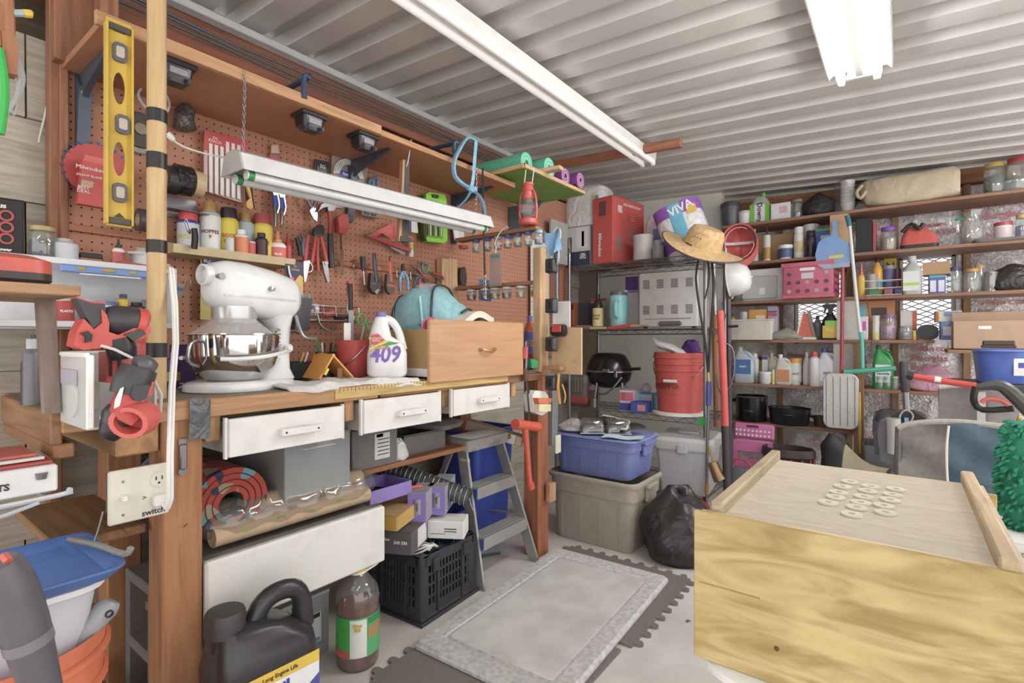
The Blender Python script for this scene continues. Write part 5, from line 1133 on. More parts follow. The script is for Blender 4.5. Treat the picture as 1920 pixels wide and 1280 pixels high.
# ================================================================== under the bench
c=at(437,942,X=.53)
t=T('rolled_rug','rolled patterned red rug stored under the bench','rug',(.53,c.y,c.z))
n=130;sp=[]
for k in range(n+1):
 a_=k/n*2*pi*3.5;r_=.036+.062*k/n;sp.append((a_,r_))
g=G();v=[];f=[]
for k,(a_,r_)in enumerate(sp):
 for(x_,rr)in((0,r_-.0075),(0,r_+.0072),(-.44,r_+.0072),(-.44,r_-.0075)):v.append((x_,rr*math.cos(a_),rr*math.sin(a_)*.95))
for k in range(n):
 for q in range(4):f.append((k*4+q,k*4+(q+1)%4,(k+1)*4+(q+1)%4,(k+1)*4+q))
f.append((0,1,2,3));f.append((n*4,n*4+3,n*4+2,n*4+1));g.add(v,f)
P(t,'pile',g,mat('#b5463c','rug',.95))
g=G();v=[];f=[]
for k,(a_,r_)in enumerate(sp):
 for(x_,rr)in((.0015,r_-.0088),(.0015,r_-.0076),(-.44,r_-.0076),(-.44,r_-.0088)):v.append((x_,rr*math.cos(a_),rr*math.sin(a_)*.95))
g.add(v,[(k*4+q,k*4+(q+1)%4,(k+1)*4+(q+1)%4,(k+1)*4+q)for k in range(n)for q in range(4)])
P(t,'backing',g,mat('#4a423e','fabric',.9))
t=T('file_cabinet','long white metal drawer lying under the bench','drawer')
ya,yb=.572,at(721,1000,X=.605).y;MWH=mat('#d9d8d2','plain',.4)
P(t,'front_panel',G().box((.600,(ya+yb)/2,.405),(.022,yb-ya,.185),.006),MWH)
for yy in(ya+.02,yb-.02):P(t,'side_panel',G().box((.39,yy,.395),(.40,.01,.165)),mat('#8f8d88',r=.4,m=.4))
P(t,'back_panel',G().box((.19,(ya+yb)/2,.395),(.01,yb-ya-.04,.165)),mat('#8f8d88',r=.4,m=.4));P(t,'top_tray',G().box((.40,(ya+yb)/2,.483),(.40,yb-ya-.03,.008)),mat('#8f8d88',r=.4,m=.5));P(t,'gray_lip',G().box((.58,(ya+yb)/2,.495),(.03,yb-ya,.008),.002),mat('#8a8783',r=.35,m=.5))
def ptube(a,b,r,n=14):return G().rod(a,b,r,n)
KR=mat('#b79b7c','plain',.7)
a=at(400,1022,X=.54);b=at(690,902,X=.54)
t=T('paper_rolls','plastic wrapped brown kraft paper rolls lying under the rug','paper roll')
P(t,'roll',ptube((.53,a.y,.530),(.53,b.y,.530),.028),KR);P(t,'roll',ptube((.46,a.y+.04,.545),(.46,b.y-.01,.550),.030),KR);P(t,'roll',ptube((.50,a.y+.09,.585),(.50,b.y-.005,.585),.024),KR)
def fn(u,v):
 a_=v*2*pi;y_=a.y-.02+(b.y-a.y+.06)*u;r_=.062+.002*math.sin(7*a_+30*u)+.0015*math.sin(41*u+3*a_);r_*=.45+.55*min(1,min(u,1-u)*9)
 return(.50+r_*math.cos(a_),y_,max(.502,.555+r_*math.sin(a_)))
P(t,'plastic_wrap',G().sheet(fn,40,16,.001),mat('#f4f2ee','glass',a=.1));
for k in range(5):P(t,'green_mark',G().box((.557,a.y+.08+k*.10,.532+.01*(k%2)),(.004,.025,.005),.001),mat('#6fae3a'))
def crate_box(name,label,x0,x1,y0,y1,z0,z1,m,lip=True,extra=None):
 t=T(name,label,'bin');g=G();th=.004
 g.box(((x0+x1)/2,(y0+y1)/2,z0+th/2),(x1-x0,y1-y0,th));g.box((x1,(y0+y1)/2,(z0+z1)/2),(th,y1-y0,z1-z0));g.box((x0,(y0+y1)/2,(z0+z1)/2),(th,y1-y0,z1-z0));g.box(((x0+x1)/2,y0,(z0+z1)/2),(x1-x0,th,z1-z0));g.box(((x0+x1)/2,y1,(z0+z1)/2),(x1-x0,th,z1-z0))
 P(t,'shell',g,m)
 if lip:P(t,'rim',G().tube([(x0,y0,z1),(x1,y0,z1),(x1,y1,z1),(x0,y1,z1)],.005,6,closed=True),m)
 return t
y0=at(534,900,X=.55).y;y1=at(655,880,X=.55).y;z0=at(590,920,X=.55).z;z1=at(590,820,X=.55).z
t=crate_box('frosted_bin','frosted clear plastic drawer pulled out on the lower bench shelf',.22,.55,y0,y1,.586,z1+.004,mat('#a3a5a8',r=.35,a=.5))
P(t,'finger_recess',G().box((.553,(y0+y1)/2,z1-.03),(.004,(y1-y0)*.5,.004),.001),FROST)
P(t,'yellow_contents',G().box((.40,(y0+y1)/2,.60),(.24,(y1-y0)*.8,.02),.004),mat('#b9ad63'))
y0=at(657,850,X=.44).y;y1=at(742,850,X=.44).y
carton('gray_box','dark gray carton with a printed white label on the lower shelf','box',(.34,(y0+y1)/2,.586),(y1-y0,.22,.145),'#6d6a6b',pi/2,prints=[('f',.03,.075,.07,.095,'#c9c7c7'),('f',.018,.115,.03,.012,'#b8655c')]+[('f',.035,.10-k*.014,.055,.003,'#77757a')for k in range(5)])
bag('plastic_bag','white knotted plastic bag on the lower shelf beside the tray','plastic bag',(.42,at(742,850,X=.42).y+.015,.586),(.06,.07,.08),mat('#c9c8c8','crumple',.35,sc=20),0,5,.2)
y0=at(757,840,X=.40).y;y1=at(834,830,X=.40).y
t=crate_box('metal_pan','dark galvanized metal pan on the lower bench shelf',.22,.40,y0,y1,.586,.665,mat('#716e6b','plain',.45,.6,sc=30))
S('plastic_cover','smoky clear plastic lid tilted on the metal pan','lid',G().loft([sec(.20,.16,.03,0),sec(.22,.18,.03,.02),sec(.16,.12,.03,.035)]),mat('#8d8d90',r=.15,a=.7),(.33,y1+.01,.668),.2)
t=carton('flat_carton','long printed flat carton slanting from the bench rear over the ladder','box',at(925,812,X=.35)+Vector((0,0,-.02)),(.30,.07,.05),'#a99078',.15,prints=[('f',.03,.025,.06,.045,'#c4655a'),('f',.085,.025,.05,.045,'#d9d6d2'),('f',.13,.025,.03,.04,'#c9a98a')],rot=(.0,.28,.55))
PUR=mat('#8c78c0','plain',.6)
t=crate_box('shoe_box_lid','purple cardboard lid tray holding a black cord',.30,.46,at(694,930,X=.46).y,at(771,905,X=.46).y,.455,.505,PUR,False)
S('black_cable','tangled black cord lying in the purple lid','cord',G().tube([(.38+.05*math.cos(q*1.3),1.27+.05*math.sin(q),.466+.004*math.sin(3*q)+q*.0008)for q in[k*.5 for k in range(36)]],.004,5),BLACK)
a=Vector((.05,1.37,.56));b=at(880,933,X=.56)
t=T('wire_mesh_roll','roll of galvanized chicken wire pointing out under the bench','wire roll')
dr=(b-a).normalized();q_=dr.to_track_quat('Z','Y').to_matrix().to_4x4();L=(b-a).length;M_=Matrix.Translation(a)@q_
P(t,'core',G().lathe([(.020,0),(.037,0),(.037,L),(.020,L),(.018,L-.02),(.018,.02)],20,M_,cap=False),mat('#55585a','plain',.5,.5))
g=G()
for k in range(26):
 for sg in(-1,1):
  g.tube([tuple(M_@Vector(((.0395+.001*((k+j)%2))*math.cos(sg*j*.42+k*.5),(.0395+.001*((k+j)%2))*math.sin(sg*j*.42+k*.5),L*(k+.5)/26+(j-8)*.0011*sg)))for j in range(16)],.0011,4)
o=P(t,'wire_mesh',g,mat('#c4c8c8',r=.35,m=.7));o['kind']='stuff'
P(t,'loose_end',G().tube([b,b+Vector((.01,0,-.03)),b+Vector((.02,.01,-.06))],.0015,5),CHROME)
carton('kraft_mailer','torn yellow and brown cardboard parcel on the box pile','box',(.45,1.29,.36),(.13,.15,.055),'#b8925f',.4,prints=[('f',0,.028,.12,.05,'#d3a239'),('r',0,.028,.14,.05,'#caa04a')])
carton('light_bulb_box','dark gray bulb carton with white end label on the crate','box',(.47,1.34,.262),(.13,.16,.085),'#5f5c5f',.45,prints=[('r',.02,.045,.09,.07,'#d7d7da'),('r',.065,.07,.02,.022,'#4a86c0')],texts=[('f',.02,.045,'540 330',.016,WHITE),('f',-.035,.055,'Duo',.014,WHITE)])
for i,(px,yy)in enumerate(((0,1.47),(0,1.575))):
 carton('purple_carton',('gray and purple carton with handle slot beside the yellow parcel','second gray and purple carton right of the first')[i],'box',(.44,yy,.345),(.075,.20,.115),'#9b99a0',pi/2+.25-pi/2+.3,prints=[('f',0,.057,.073,.11,'#8a74c2'),('f',0,.06,.03,.06,'#d5d4d6'),('f',0,.06,.008,.03,'#6b3d36'),('l',-.02,.06,.03,.03,'#5a4a94')],group='gray and purple cartons')
S('red_pen','red and white tool handle lying on the cartons','handle',G().tube([(.40,1.30,.47),(.43,1.38,.468),(.45,1.45,.466)],[.006,.009,.006],8),mat('#c5564e'))
carton('white_envelope','white printed plastic mailer sagging over the crate edge','mailer',(.52,1.53,.262),(.15,.10,.07),'#dcdbda',.55,prints=[('f',.02,.04,.05,.004,'#444444'),('f',.02,.03,.05,.003,'#444444'),('f',-.03,.02,.06,.003,'#777777')],flaps=False)
t=T('milk_crate','black ventilated plastic crate of cords on the floor under the bench','crate',(.43,1.475,0),rz=.06)
CRM=mat('#34323a',r=.42);w_,d_,h_=.30,.33,.245
P(t,'base',G().box((0,0,.012),(w_,d_,.024),.004),CRM)
for sx_ in(-1,1):
 for sy_ in(-1,1):P(t,'corner_post',G().loft([sec(.05,.05,.018,.02,sx_*(w_/2-.025),sy_*(d_/2-.025)),sec(.05,.05,.018,h_,sx_*(w_/2-.025),sy_*(d_/2-.025))]),CRM)
def side(axis,sg):
 g=G();L=w_ if axis=='x' else d_
 def bx(u,z_,lu,lz,th=.006):
  if axis=='x':g.box((u,sg*(d_/2-.006),z_),(lu,th,lz),.001)
  else:g.box((sg*(w_/2-.006),u,z_),(th,lu,lz),.001)
 bx(0,h_-.018,L-.03,.036,.012);bx(0,.035,L-.03,.05)
 for zz in(.09,.135,.175):bx(0,zz,L-.03,.010)
 for k in range(12):bx((k-5.5)*(L-.1)/12,.13,.009,.16)
 bx(-L*.22,.12,.014,.2,.018);bx(L*.22,.12,.014,.2,.018)
 return g
for ax in 'xy':
 for sg in(-1,1):P(t,'grille_side',side(ax,sg),CRM)
for sg in(-1,1):P(t,'latch',G().box((w_/2+.004,sg*.09,h_-.04),(.014,.035,.05),.004),CRM)
P(t,'foot_rim',G().box((0,0,.006),(w_+.02,d_+.02,.012),.003),CRM)
S('cord_pile','tangle of dark cords heaped in the black crate','cords',G().tube([(.43+(.10+.02*math.sin(q*2.3))*math.cos(q),1.475+(.11+.02*math.cos(q*1.7))*math.sin(q),.215+.012*math.sin(q*3.1)+q*.0004)for q in[k*.35 for k in range(90)]],.006,5),mat('#2e3a44',r=.45))
S('rope_coil','white rope coil on top of the crate cords','rope',G().tube([(.49+.05*math.cos(q),1.40+.055*math.sin(q*1.05),.243+.010*math.sin(q*2.2)+q*.0004)for q in[k*.4 for k in range(50)]],.004,5),mat('#d2cfc6'))
t=T('step_ladder','aluminum two-step ladder with a worn gray top under the bench','step ladder');AL=mat('#a9a8a6','plain',.42,.55,sc=22)
TOPZ=.60;ft=[(.575,1.665),(.60,2.035)];tt=[(.40,1.745),(.42,1.985)]
cap=G().loft([[(.385+x,1.865+y,TOPZ-.045)for x,y in rrect(.155,.30,.02)],[(.385+x,1.865+y,TOPZ+.004)for x,y in rrect(.16,.305,.02)],[(.385+x,1.865+y,TOPZ+.008)for x,y in rrect(.145,.29,.02)]])
tp=P(t,'top_cap',cap,mat('#8f8a87','plain',.7,h2='#5f5b5a',sc=22))
g=G()
for k in range(16):g.box((.322+k*.0085,1.865,TOPZ+.0085),(.003,.25,.002))
o=P(tp,'grip_ridges',g,mat('#b3afac',r=.7));o['kind']='stuff'
def rail(a,b,w_=.055,th=.012):
 a,b=Vector(a),Vector(b);g=G()
 secs=[]
 for p_,s_ in((a,1),(b,1)):
  secs.append([(p_.x-w_/2,p_.y-th/2,p_.z),(p_.x+w_/2,p_.y-th/2,p_.z),(p_.x+w_/2,p_.y+th/2,p_.z),(p_.x-w_/2,p_.y+th/2,p_.z)])
 return g.loft(secs)
for(fx,fy),(tx,ty)in zip(ft,tt):P(t,'front_rail',rail((fx,fy,0),(tx,ty,TOPZ-.03)),AL);P(t,'rear_rail',rail((.10,fy+.03*(1 if fy<1.8 else-1),0),(.345,ty,TOPZ-.03),.03),AL)
for zz in(.20,.40):
 f_=zz/TOPZ;ya=ft[0][1]+(tt[0][1]-ft[0][1])*f_;yb=ft[1][1]+(tt[1][1]-ft[1][1])*f_;xx=.587+(.41-.587)*f_
 st=P(t,'step',G().box((xx,(ya+yb)/2,zz),(.085,yb-ya-.01,.008),.001).box((xx+.041,(ya+yb)/2,zz-.022),(.006,yb-ya-.01,.05),.001),AL)
 g=G()
 for k in range(6):g.box((xx-.035+k*.012,(ya+yb)/2,zz+.005),(.003,yb-ya-.02,.002))
 o=P(st,'tread_ridges',g,AL);o['kind']='stuff'
P(t,'rear_brace',G().rod((.22,1.69,.28),(.24,2.0,.29),.008),AL);P(t,'rear_brace',G().rod((.14,1.68,.1),(.15,2.03,.1),.008),AL)
for(fx,fy)in ft:P(t,'spreader',G().rod((fx-.06,fy+(.01 if fy<1.8 else-.01),.22),(.19,fy,.17),.006),AL)
P(t,'label_sticker',G().box((.425,1.737,.49),(.045,.0135,.06)),mat('#b9a98f'))
S('green_rod','short dark green rod lying on the floor behind the ladder','rod',G().rod((.30,1.80,.006),(.42,2.0,.006),.006),mat('#2f5a3e'))
BLB=mat('#3a53b4',r=.4)
for lab,c_,s_,h_ in(('tall blue plastic bin behind the step ladder',(.22,2.06,0),1.,.60),('low blue storage tub lying behind the ladder legs',(.22,1.72,0),.8,.24)):
 t=T('blue_bin',lab,'bin',c_);P(t,'shell',G().loft([sec(.20*s_,.26*s_,.03,0),sec(.26*s_,.32*s_,.03,h_),sec(.25*s_,.31*s_,.03,h_),sec(.19*s_,.25*s_,.03,.01)]),BLB)
 P(t,'rim',G().loft([sec(.262*s_,.322*s_,.03,h_-.02),sec(.28*s_,.34*s_,.03,h_-.016),sec(.28*s_,.34*s_,.03,h_-.004),sec(.262*s_,.322*s_,.03,h_)],cap=False),BLB)
S('lower_stretcher','reddish wooden stretcher board low behind the ladder','board',G().box((.02,1.6,.30),(.03,.9,.09),.002),REDWY)
p=at(475,1275,Z=.0)
t=T('oil_jug','big black motor oil jug on the floor before the white drawer','jug',(.735,.645,0),rz=face_cam((.72,.66))+.42)
t.scale=(1.3,1.3,1.42)
OB=mat('#2e2c2f','plain',.3);w_,d_,h_=.185,.125,.30
P(t,'body',G().loft([sec(w_*.95,d_*.95,.03,0),sec(w_,d_,.03,.01),sec(w_,d_,.03,.20),sec(w_*.96,d_*.95,.035,.225),sec(w_*.70,d_*.75,.035,.255,-.02),sec(w_*.45,d_*.6,.03,.268,-.04)]),OB,ang=55)
P(t,'handle',G().tube([(-.015,0,.250),(0,0,.280),(.025,0,.295),(.062,0,.293),(.082,0,.270),(.084,0,.22)],[.018,.018,.017,.017,.018,.022],12),OB)
P(t,'cap',G().lathe([(.034,.262),(.034,.292),(.031,.298),(0,.298)],24,TR(-.062,0)),mat('#3a383a',r=.5));P(t,'neck',G().cyl(.030,.24,.265,20,TR(-.062,0)),OB)
P(t,'printed_label',G().box((.01,-d_/2-.0005,.108),(.15,.001,.175)),mat('#dcdde2'));P(t,'yellow_band',G().box((.01,-d_/2-.0012,.186),(.15,.001,.020)),mat('#d9b52e'));P(t,'blue_field',G().prism([(-.02,0),(.075,.055),(.075,-.02),(-.03,-.02)],0,.001,TR(.01,-d_/2-.0015,.10)@RX(pi/2)),mat('#4a4f9a'))
TXT(t,'Mobil',.034,mat('#2f3f9a'),(-.012,-d_/2-.0018,.157),bold=.0012);TXT(t,'Delvac',.03,mat('#333338'),(-.002,-d_/2-.0018,.130),bold=.0006);TXT(t,'For Long Engine Life',.010,DARK,(.0,-d_/2-.0025,.186))
t=crate_box('storage_tote','clear gray storage tote with a sticker behind the oil jug',.14,.44,.72,1.03,.002,.20,mat('#a9b2b7',r=.3,a=.6));P(t,'sticker',G().box((.4435,.93,.10),(.002,.14,.10)),mat('#d9dcda'));P(t,'sticker_band',G().box((.445,.93,.14),(.001,.13,.014)),mat('#3b3b3e'));P(t,'sticker_band',G().box((.445,.93,.06),(.001,.13,.012)),mat('#58a3c9'));P(t,'lid',G().box((.29,.875,.205),(.31,.32,.01),.004),mat('#c3cace',r=.3,a=.8))
p=at(666,1243,Z=0)
t=T('cleaner_bottle','large clear bottle of brown pine cleaner with yellow cap and green label','bottle',(p.x+.0,p.y+.01,0),rz=face_cam(p)+.15)
P(t,'bottle',G().lathe([(.060,0),(.066,.008),(.068,.03),(.068,.20),(.070,.215),(.064,.245),(.035,.285),(.024,.297),(.024,.31)],28),mat('#efe9e4','glass',a=.2))
P(t,'liquid',G().lathe([(.056,.004),(.064,.01),(.0655,.03),(.0655,.196),(0,.198)],28),mat('#7a3f33',r=.15));P(t,'cap',G().lathe([(.027,.300),(.027,.324),(.025,.328),(0,.328)],22),mat('#d9bb35',r=.4))
P(t,'neck_handle',G().tube([(.026*math.cos(q),.026*math.sin(q),.298)for q in[2*pi*k/16 for k in range(16)]],.0035,6,closed=True).tube([(.024,-.01,.298),(.06,0,.31),(.085,.01,.325),(.06,.008,.306),(.025,.012,.298)],.0035,6),WHITE)
def arc(r0,z0,z1,a0,a1,n=14):return G().sheet(lambda u,v:(r0*math.sin(a0+(a1-a0)*u),-r0*math.cos(a0+(a1-a0)*u),z0+(z1-z0)*v),n,1,.0008)
P(t,'printed_label',arc(.0692,.05,.175,-1.5,1.6),mat('#56b06f'));P(t,'label_green',arc(.0698,.05,.175,-1.5,-.55),mat('#35a836'));P(t,'label_white',arc(.07,.052,.17,-.5,.25),mat('#dfe0dc'));P(t,'label_red',arc(.0703,.052,.075,-1.5,-.55),mat('#c95148'));P(t,'label_top',arc(.0703,.152,.172,.3,1.55),mat('#2f8a55'));P(t,'label_photo',arc(.0705,.105,.145,.32,1.4),mat('#a98a55'))
TXT(t,'Pine\nSol',.016,mat('#c9a92e'),(-.012,-.0722,.148),bend=.07,bold=.0008)
S('shoe','dark shoe toe on the floor beside the oil jug','shoe',G().loft([[(x,.035*k_*math.cos(q),.03*k_*(1+math.sin(q))*.9)for q in[2*pi*k/12 for k in range(12)]]for x,k_ in((-.09,.8),(-.04,1),(.02,1.1),(.06,.9),(.08,.4))]),mat('#3a3a40','fabric',.8),(.80,.87,0),.9,ang=60)
# ================================================================== far end of the bench: post, jars, lantern
PX_=.585;PY_=2.085
t=T('end_post','pale wooden post at the far end of the bench with black holders','post')
P(t,'post',G().box((PX_+.01,PY_+.01,1.20),(.045,.07,.60),.003),mat('#cda679','woodz',.7))
for i,py in enumerate((498,573,645,718)):
 p=at(1032,py,Y=2.04)
 tm=T('battery_mount',('topmost','second','third','lowest')[i]+' black battery holder on the pale end post','holder',(p.x,2.057,p.z),group='battery holders on the end post');m=mat('#38353b',r=.4)
 P(tm,'body',G().loft([[(x,.004,z_)for x,z_ in rrect(.055,.07,.008)],[(x,-.022,z_)for x,z_ in rrect(.052,.066,.008)],[(x,-.03,z_)for x,z_ in rrect(.04,.05,.008)]]),m);P(tm,'slot',G().box((.008,-.031,.004),(.014,.004,.034),.002),BLACK)
t=T('jar_rail','upper brown rail with small jars screwed beneath it','rail')
a=at(848,460,Y=2.10);b=at(1018,420,Y=2.10)
P(t,'rail',G().box(((.05+PX_)/2,2.10,1.60),(PX_-.05,.06,.018),.002),mat('#a9734f','woodx',.7))
t2=T('jar_rail','lower brown rail with small jars screwed beneath it','rail')
P(t2,'rail',G().box(((.05+PX_)/2,2.10,1.335),(PX_-.05,.06,.018),.002),mat('#a9734f','woodx',.7))
RJ=1.5905;RJ2=1.3255
cols=['#b8b8b4','#8f8f8c','#c6c4be','#b7a37a','#8f8c88','#b9bcc0','#7f9aa8']
for i,px in enumerate((893,914,934,952,971,990,1010)):
 p=at(px,440,Y=2.10)
 t=T('hardware_jar','small glass jar under the upper rail, %s from the wall'%('first','second','third','fourth','fifth','sixth','seventh')[i],'jar',(p.x,2.10,RJ),group='jars under the upper rail')
 P(t,'lid',G().cyl(.021,-.014,-.001,18),mat(('#4a5aa8','#4a5aa8','#9ab9c4','#4a5aa8','#3f4f8a','#4a5aa8','#7fb4c4')[i],r=.35));P(t,'glass',G().lathe([(.019,-.014),(.022,-.022),(.022,-.062),(.018,-.068),(0,-.068)],18,cap=False),GLASS);P(t,'contents',G().lathe([(.0,-.066),(.018,-.065),(.02,-.060),(.02,-.045),(0,-.042)],14),mat(cols[i],'crumple',.5,sc=90))
cols=['#5d5a58','#6a6764','#8f8873','#3f3b3a','#c9b56a','#c6a05a']
for i,px in enumerate((884,910,928,950,977,1004)):
 p=at(px,550,Y=2.10)
 t=T('hardware_jar','clear jar with white lid under the lower rail, %s from the wall'%('first','second','third','fourth','fifth','sixth')[i],'jar',(p.x,2.10,RJ2),group='jars under the lower rail')
 P(t,'lid',G().cyl(.027,-.012,-.001,18),mat('#d3d5d6',r=.35));P(t,'glass',G().lathe([(.025,-.012),(.028,-.018),(.024,-.058),(0,-.060)],18,cap=False),GLASS);P(t,'contents',G().lathe([(0,-.058),(.022,-.056),(.025,-.03),(0,-.026)],14),mat(cols[i],'crumple',.5,sc=90))
can('red_jar_lid','red jar lid alone under the upper rail near the wall','lid',at(869,460,Y=2.10)+Vector((0,0,-.018)),.026,.016,'#c0433e','#b53f3a',style='tin')
t=T('level_vial_pack','clear hanging plastic sleeve before the lower jar rail','package');P(t,'sleeve',polyY([(918,476),(940,474),(940,536),(918,538)],2.04,.004),mat('#b9aca6',r=.15,a=.55));P(t,'label',polyY([(920,479),(936,477),(936,482),(920,484)],2.036,.001),mat('#4aa0a8'))
P(t,'hook',tbY([(929,475),(930,462),(928,455),(938,435),(950,425),(953,428)],2.04,.003,6),WHITE)
S('blue_card','bright blue card hanging low between the jars','card',polyY([(899,523),(919,525),(919,534),(922,565),(898,563)],2.125,.004),mat('#6f9fd8'))
p=at(990,415,Y=2.06)
t=T('oil_lantern','small red oil lantern hanging over the jar rail','lantern',(p.x,2.06,1.612));t.scale=(1.18,1.18,1.2);LR=mat('#c4554e',r=.35)
P(t,'font',G().lathe([(.034,0),(.040,.006),(.040,.022),(.028,.030),(.016,.036),(0,.036)],22),LR);P(t,'globe',G().lathe([(.018,.036),(.034,.06),(.032,.082),(.020,.105)],20,cap=False),GLASS)
P(t,'chimney',G().lathe([(.020,.105),(.024,.112),(.022,.135),(.026,.140),(.020,.160),(.024,.164),(.024,.170),(0,.172)],20),LR);P(t,'soot_collar',G().lathe([(.019,.09),(.020,.116),(.019,.117)],18,cap=False),mat('#5c5654',r=.5))
for e in(-1,1):P(t,'side_tube',G().tube([(e*.038,0,.018),(e*.043,0,.06),(e*.036,0,.12),(e*.024,0,.14)],.005,8),LR)
P(t,'wire_guard',G().tube([(.036*math.cos(q),.036*math.sin(q),.07+.008*math.sin(q))for q in[2*pi*k/16 for k in range(16)]],.0015,5,closed=True),LR)
for e in(-1,1):P(t,'hanging_cord',G().tube([(e*.02,0,.165),(e*.021-.004,.02,.235)],.002,5),WHITE)
t=T('green_shelf','raised shelf board with a green painted underside','shelf');P(t,'board',G().box((.30,2.36,1.905),(.44,.60,.016),.001),mat('#6f9a35','plain',.6));P(t,'wood_edge',G().box((.526,2.36,1.908),(.010,.60,.020),.001),mat('#d2ac7e','woody'));P(t,'wood_edge',G().box((.30,2.056,1.908),(.44,.008,.020),.001),mat('#d2ac7e','woodx'));P(t,'wall_bracket',G().prism([(0,0),(.25,0),(.02,-.2),(0,-.2)],-.012,.012,TR(.008,2.62,1.895)@RX(pi/2)),mat('#596470',r=.4))
S('lath','pale wooden lath laid across the green shelf toward the room','lath',G().box((0,0,.010),(.20,.045,.020),.002),mat('#d6b48a','woodx'),(.52,2.24,1.918),.1)
S('dark_beam','dark steel bar running back from the overhead shelf end','bar',G().box((0,0,0),(.50,.05,.035),.003),mat('#3b3634'),(.20,2.19,1.95),.0)
def ymat(lab,x,y,z,r,L,col,inner,nt=2.6):
 t=T('yoga_mat',lab,'yoga mat',(x,y,z),rz=0.02,group='rolled yoga mats on the green shelf');n=60;v=[];f=[]
 for k in range(n+1):
  a_=k/n*2*pi*nt;rr=r*.25+r*.75*k/n;th=r*.11
  for(xx,q)in((0,rr-th),(0,rr),(-L,rr),(-L,rr-th)):v.append((xx,q*math.cos(a_),q*math.sin(a_)))
 for k in range(n):
  for q in range(4):f.append((k*4+q,k*4+(q+1)%4,(k+1)*4+(q+1)%4,(k+1)*4+q))
 f+=[(0,1,2,3),(n*4,n*4+3,n*4+2,n*4+1)]
 P(t,'roll',G().add(v,f),mat(col,'foam',.75));P(t,'inner_layer',G().lathe([(r*.22,-.001),(r*.86,-.001),(r*.86,-.01),(r*.22,-.01)],24,RY(pi/2),cap=False),mat(inner,'foam',.75))
ymat('mint green rolled mat nearest the blue strap',.44,2.20,1.977,.060,.40,'#5fc6a2','#8fdcc0');ymat('mint green rolled mat behind the pale lath',.49,2.34,1.977,.060,.40,'#5fc6a2','#8fdcc0')
ymat('purple rolled mat beside the mint mats',.50,2.49,1.968,.052,.36,'#8c3f94','#c9a3b4');ymat('purple rolled mat at the end of the row',.53,2.605,1.968,.050,.36,'#8c3f94','#c9a3b4')
S('ceiling_lath','reddish wooden batten under the ceiling behind the long light','batten',G().box((0,0,0),(.95,.04,.05),.003),mat('#b47350','woodx'),(.50,3.0,cz(.5)-.05),0,rot=(0,math.atan(.05),0))
S('conduit','white metal conduit channel running along the top of the left wall','conduit',G().box((-.105,2.0,2.285),(.05,3.4,.03),.004),mat('#d6d7d9',r=.35))
g=G()
for k,dz in enumerate((0,.02,.035)):g.tube([(-.01+.01*k,.3+.3*j,2.135+dz+.012*math.sin(j*1.3+k))for j in range(9)],.0045,6)
S('cable_run','dark cables strung along the top of the left wall','cable',g,mat('#55575a',r=.4))
S('white_pegboard','narrow white metal pegboard strip in the corner behind the jars','pegboard',G().box((.03,2.93,1.36),(.012,.22,.72),.002),mat('#cfd0cf','peg',.5))
t=T('metal_post','round galvanized post beside the white pegboard strip','post');P(t,'post',G().cyl(.016,0,1.7,14,TR(.09,3.05)),STEEL);P(t,'collar',G().cyl(.020,1.2,1.24,14,TR(.09,3.05)),STEEL)
S('steel_sheet','gray painted panel hanging behind the lantern','panel',G().box((.06,3.12,1.74),(.02,.22,.30),.003),mat('#a3a5a4'))
carton('red_tool_case','black and red tool case on the wire rack behind the end post','case',(.125,3.635,1.589),(.11,.16,.24),'#b5403b',0,prints=[('f',.0,.05,.105,.09,'#2b2a2d'),('f',.02,.2,.04,.05,'#2b2a2d')],flaps=False)
t=T('face_mask','blue folded face mask hanging from the end post','mask',(0,0,0));P(t,'cloth',G().sheet(lambda u,v:Vector(at(1021+30*u+6*v*(1-u),432+42*v-0*u+6*math.sin(5*u),Y=2.03))+Vector((0,-.012*math.sin(7*u+4*v),0)),10,8,.002),mat('#7fb0da','fabric',.8));P(t,'ear_loop',tbY([(1038,436),(1044,426),(1051,432),(1050,448),(1042,456)],2.03,.0022,5),WHITE)
S('white_rag','white strip of rag hanging under the blue mask','rag',G().sheet(lambda u,v:Vector(at(1024+12*u,452+40*v,Y=2.053))+Vector((0,.004*math.sin(9*u+6*v),0)),4,8,.003),mat('#c9c8c2','fabric'))
S('steel_pliers','steel gripping tool hanging beside the white rag','pliers',tbY([(1046,466),(1046,490),(1042,500)],2.05,[.008,.010,.006],8),STEEL)
t=T('plywood_holder','small plywood holder board on the end post','holder');P(t,'board',polyY([(1036,612),(1091,614),(1091,702),(1036,700)],2.12,.012),mat('#c9a67c','plain',.7,sc=30));P(t,'ledge',G().box((.68,2.09,at(1055,690,Y=2.1).z),(.09,.05,.02),.002),mat('#b98258','woodx'))
t=T('tape_measure','red and black tape measure hung on the plywood holder','tape measure',(.705,2.085,1.10));P(t,'body',G().loft([[(x,.014,z_)for x,z_ in rrect(.075,.06,.02)],[(x,-.02,z_)for x,z_ in rrect(.07,.056,.02)]]),BLACK);P(t,'red_face',G().box((0.0,-.022,.008),(.052,.006,.034),.004),TOOLRED)
S('yellow_pliers','yellow handled snips hanging under the plywood holder','pliers',tbY([(1048,700),(1046,725),(1050,757)],2.05,[.004,.008,.006],8,tbY([(1054,720),(1060,740),(1058,755)],2.05,.004,6)),mat('#c9922e',r=.4))
carton('paper_sheet','white printed paper sheet on the wall behind the end post','paper',(.69,2.134,1.09),(.10,.006,.15),'#dcdcdc',0,flaps=False)
S('end_ledge','reddish ledge block at the far end of the bench','ledge',G().box((.52,2.13,BZ+.012),(.12,.10,.09),.003),REDWX)
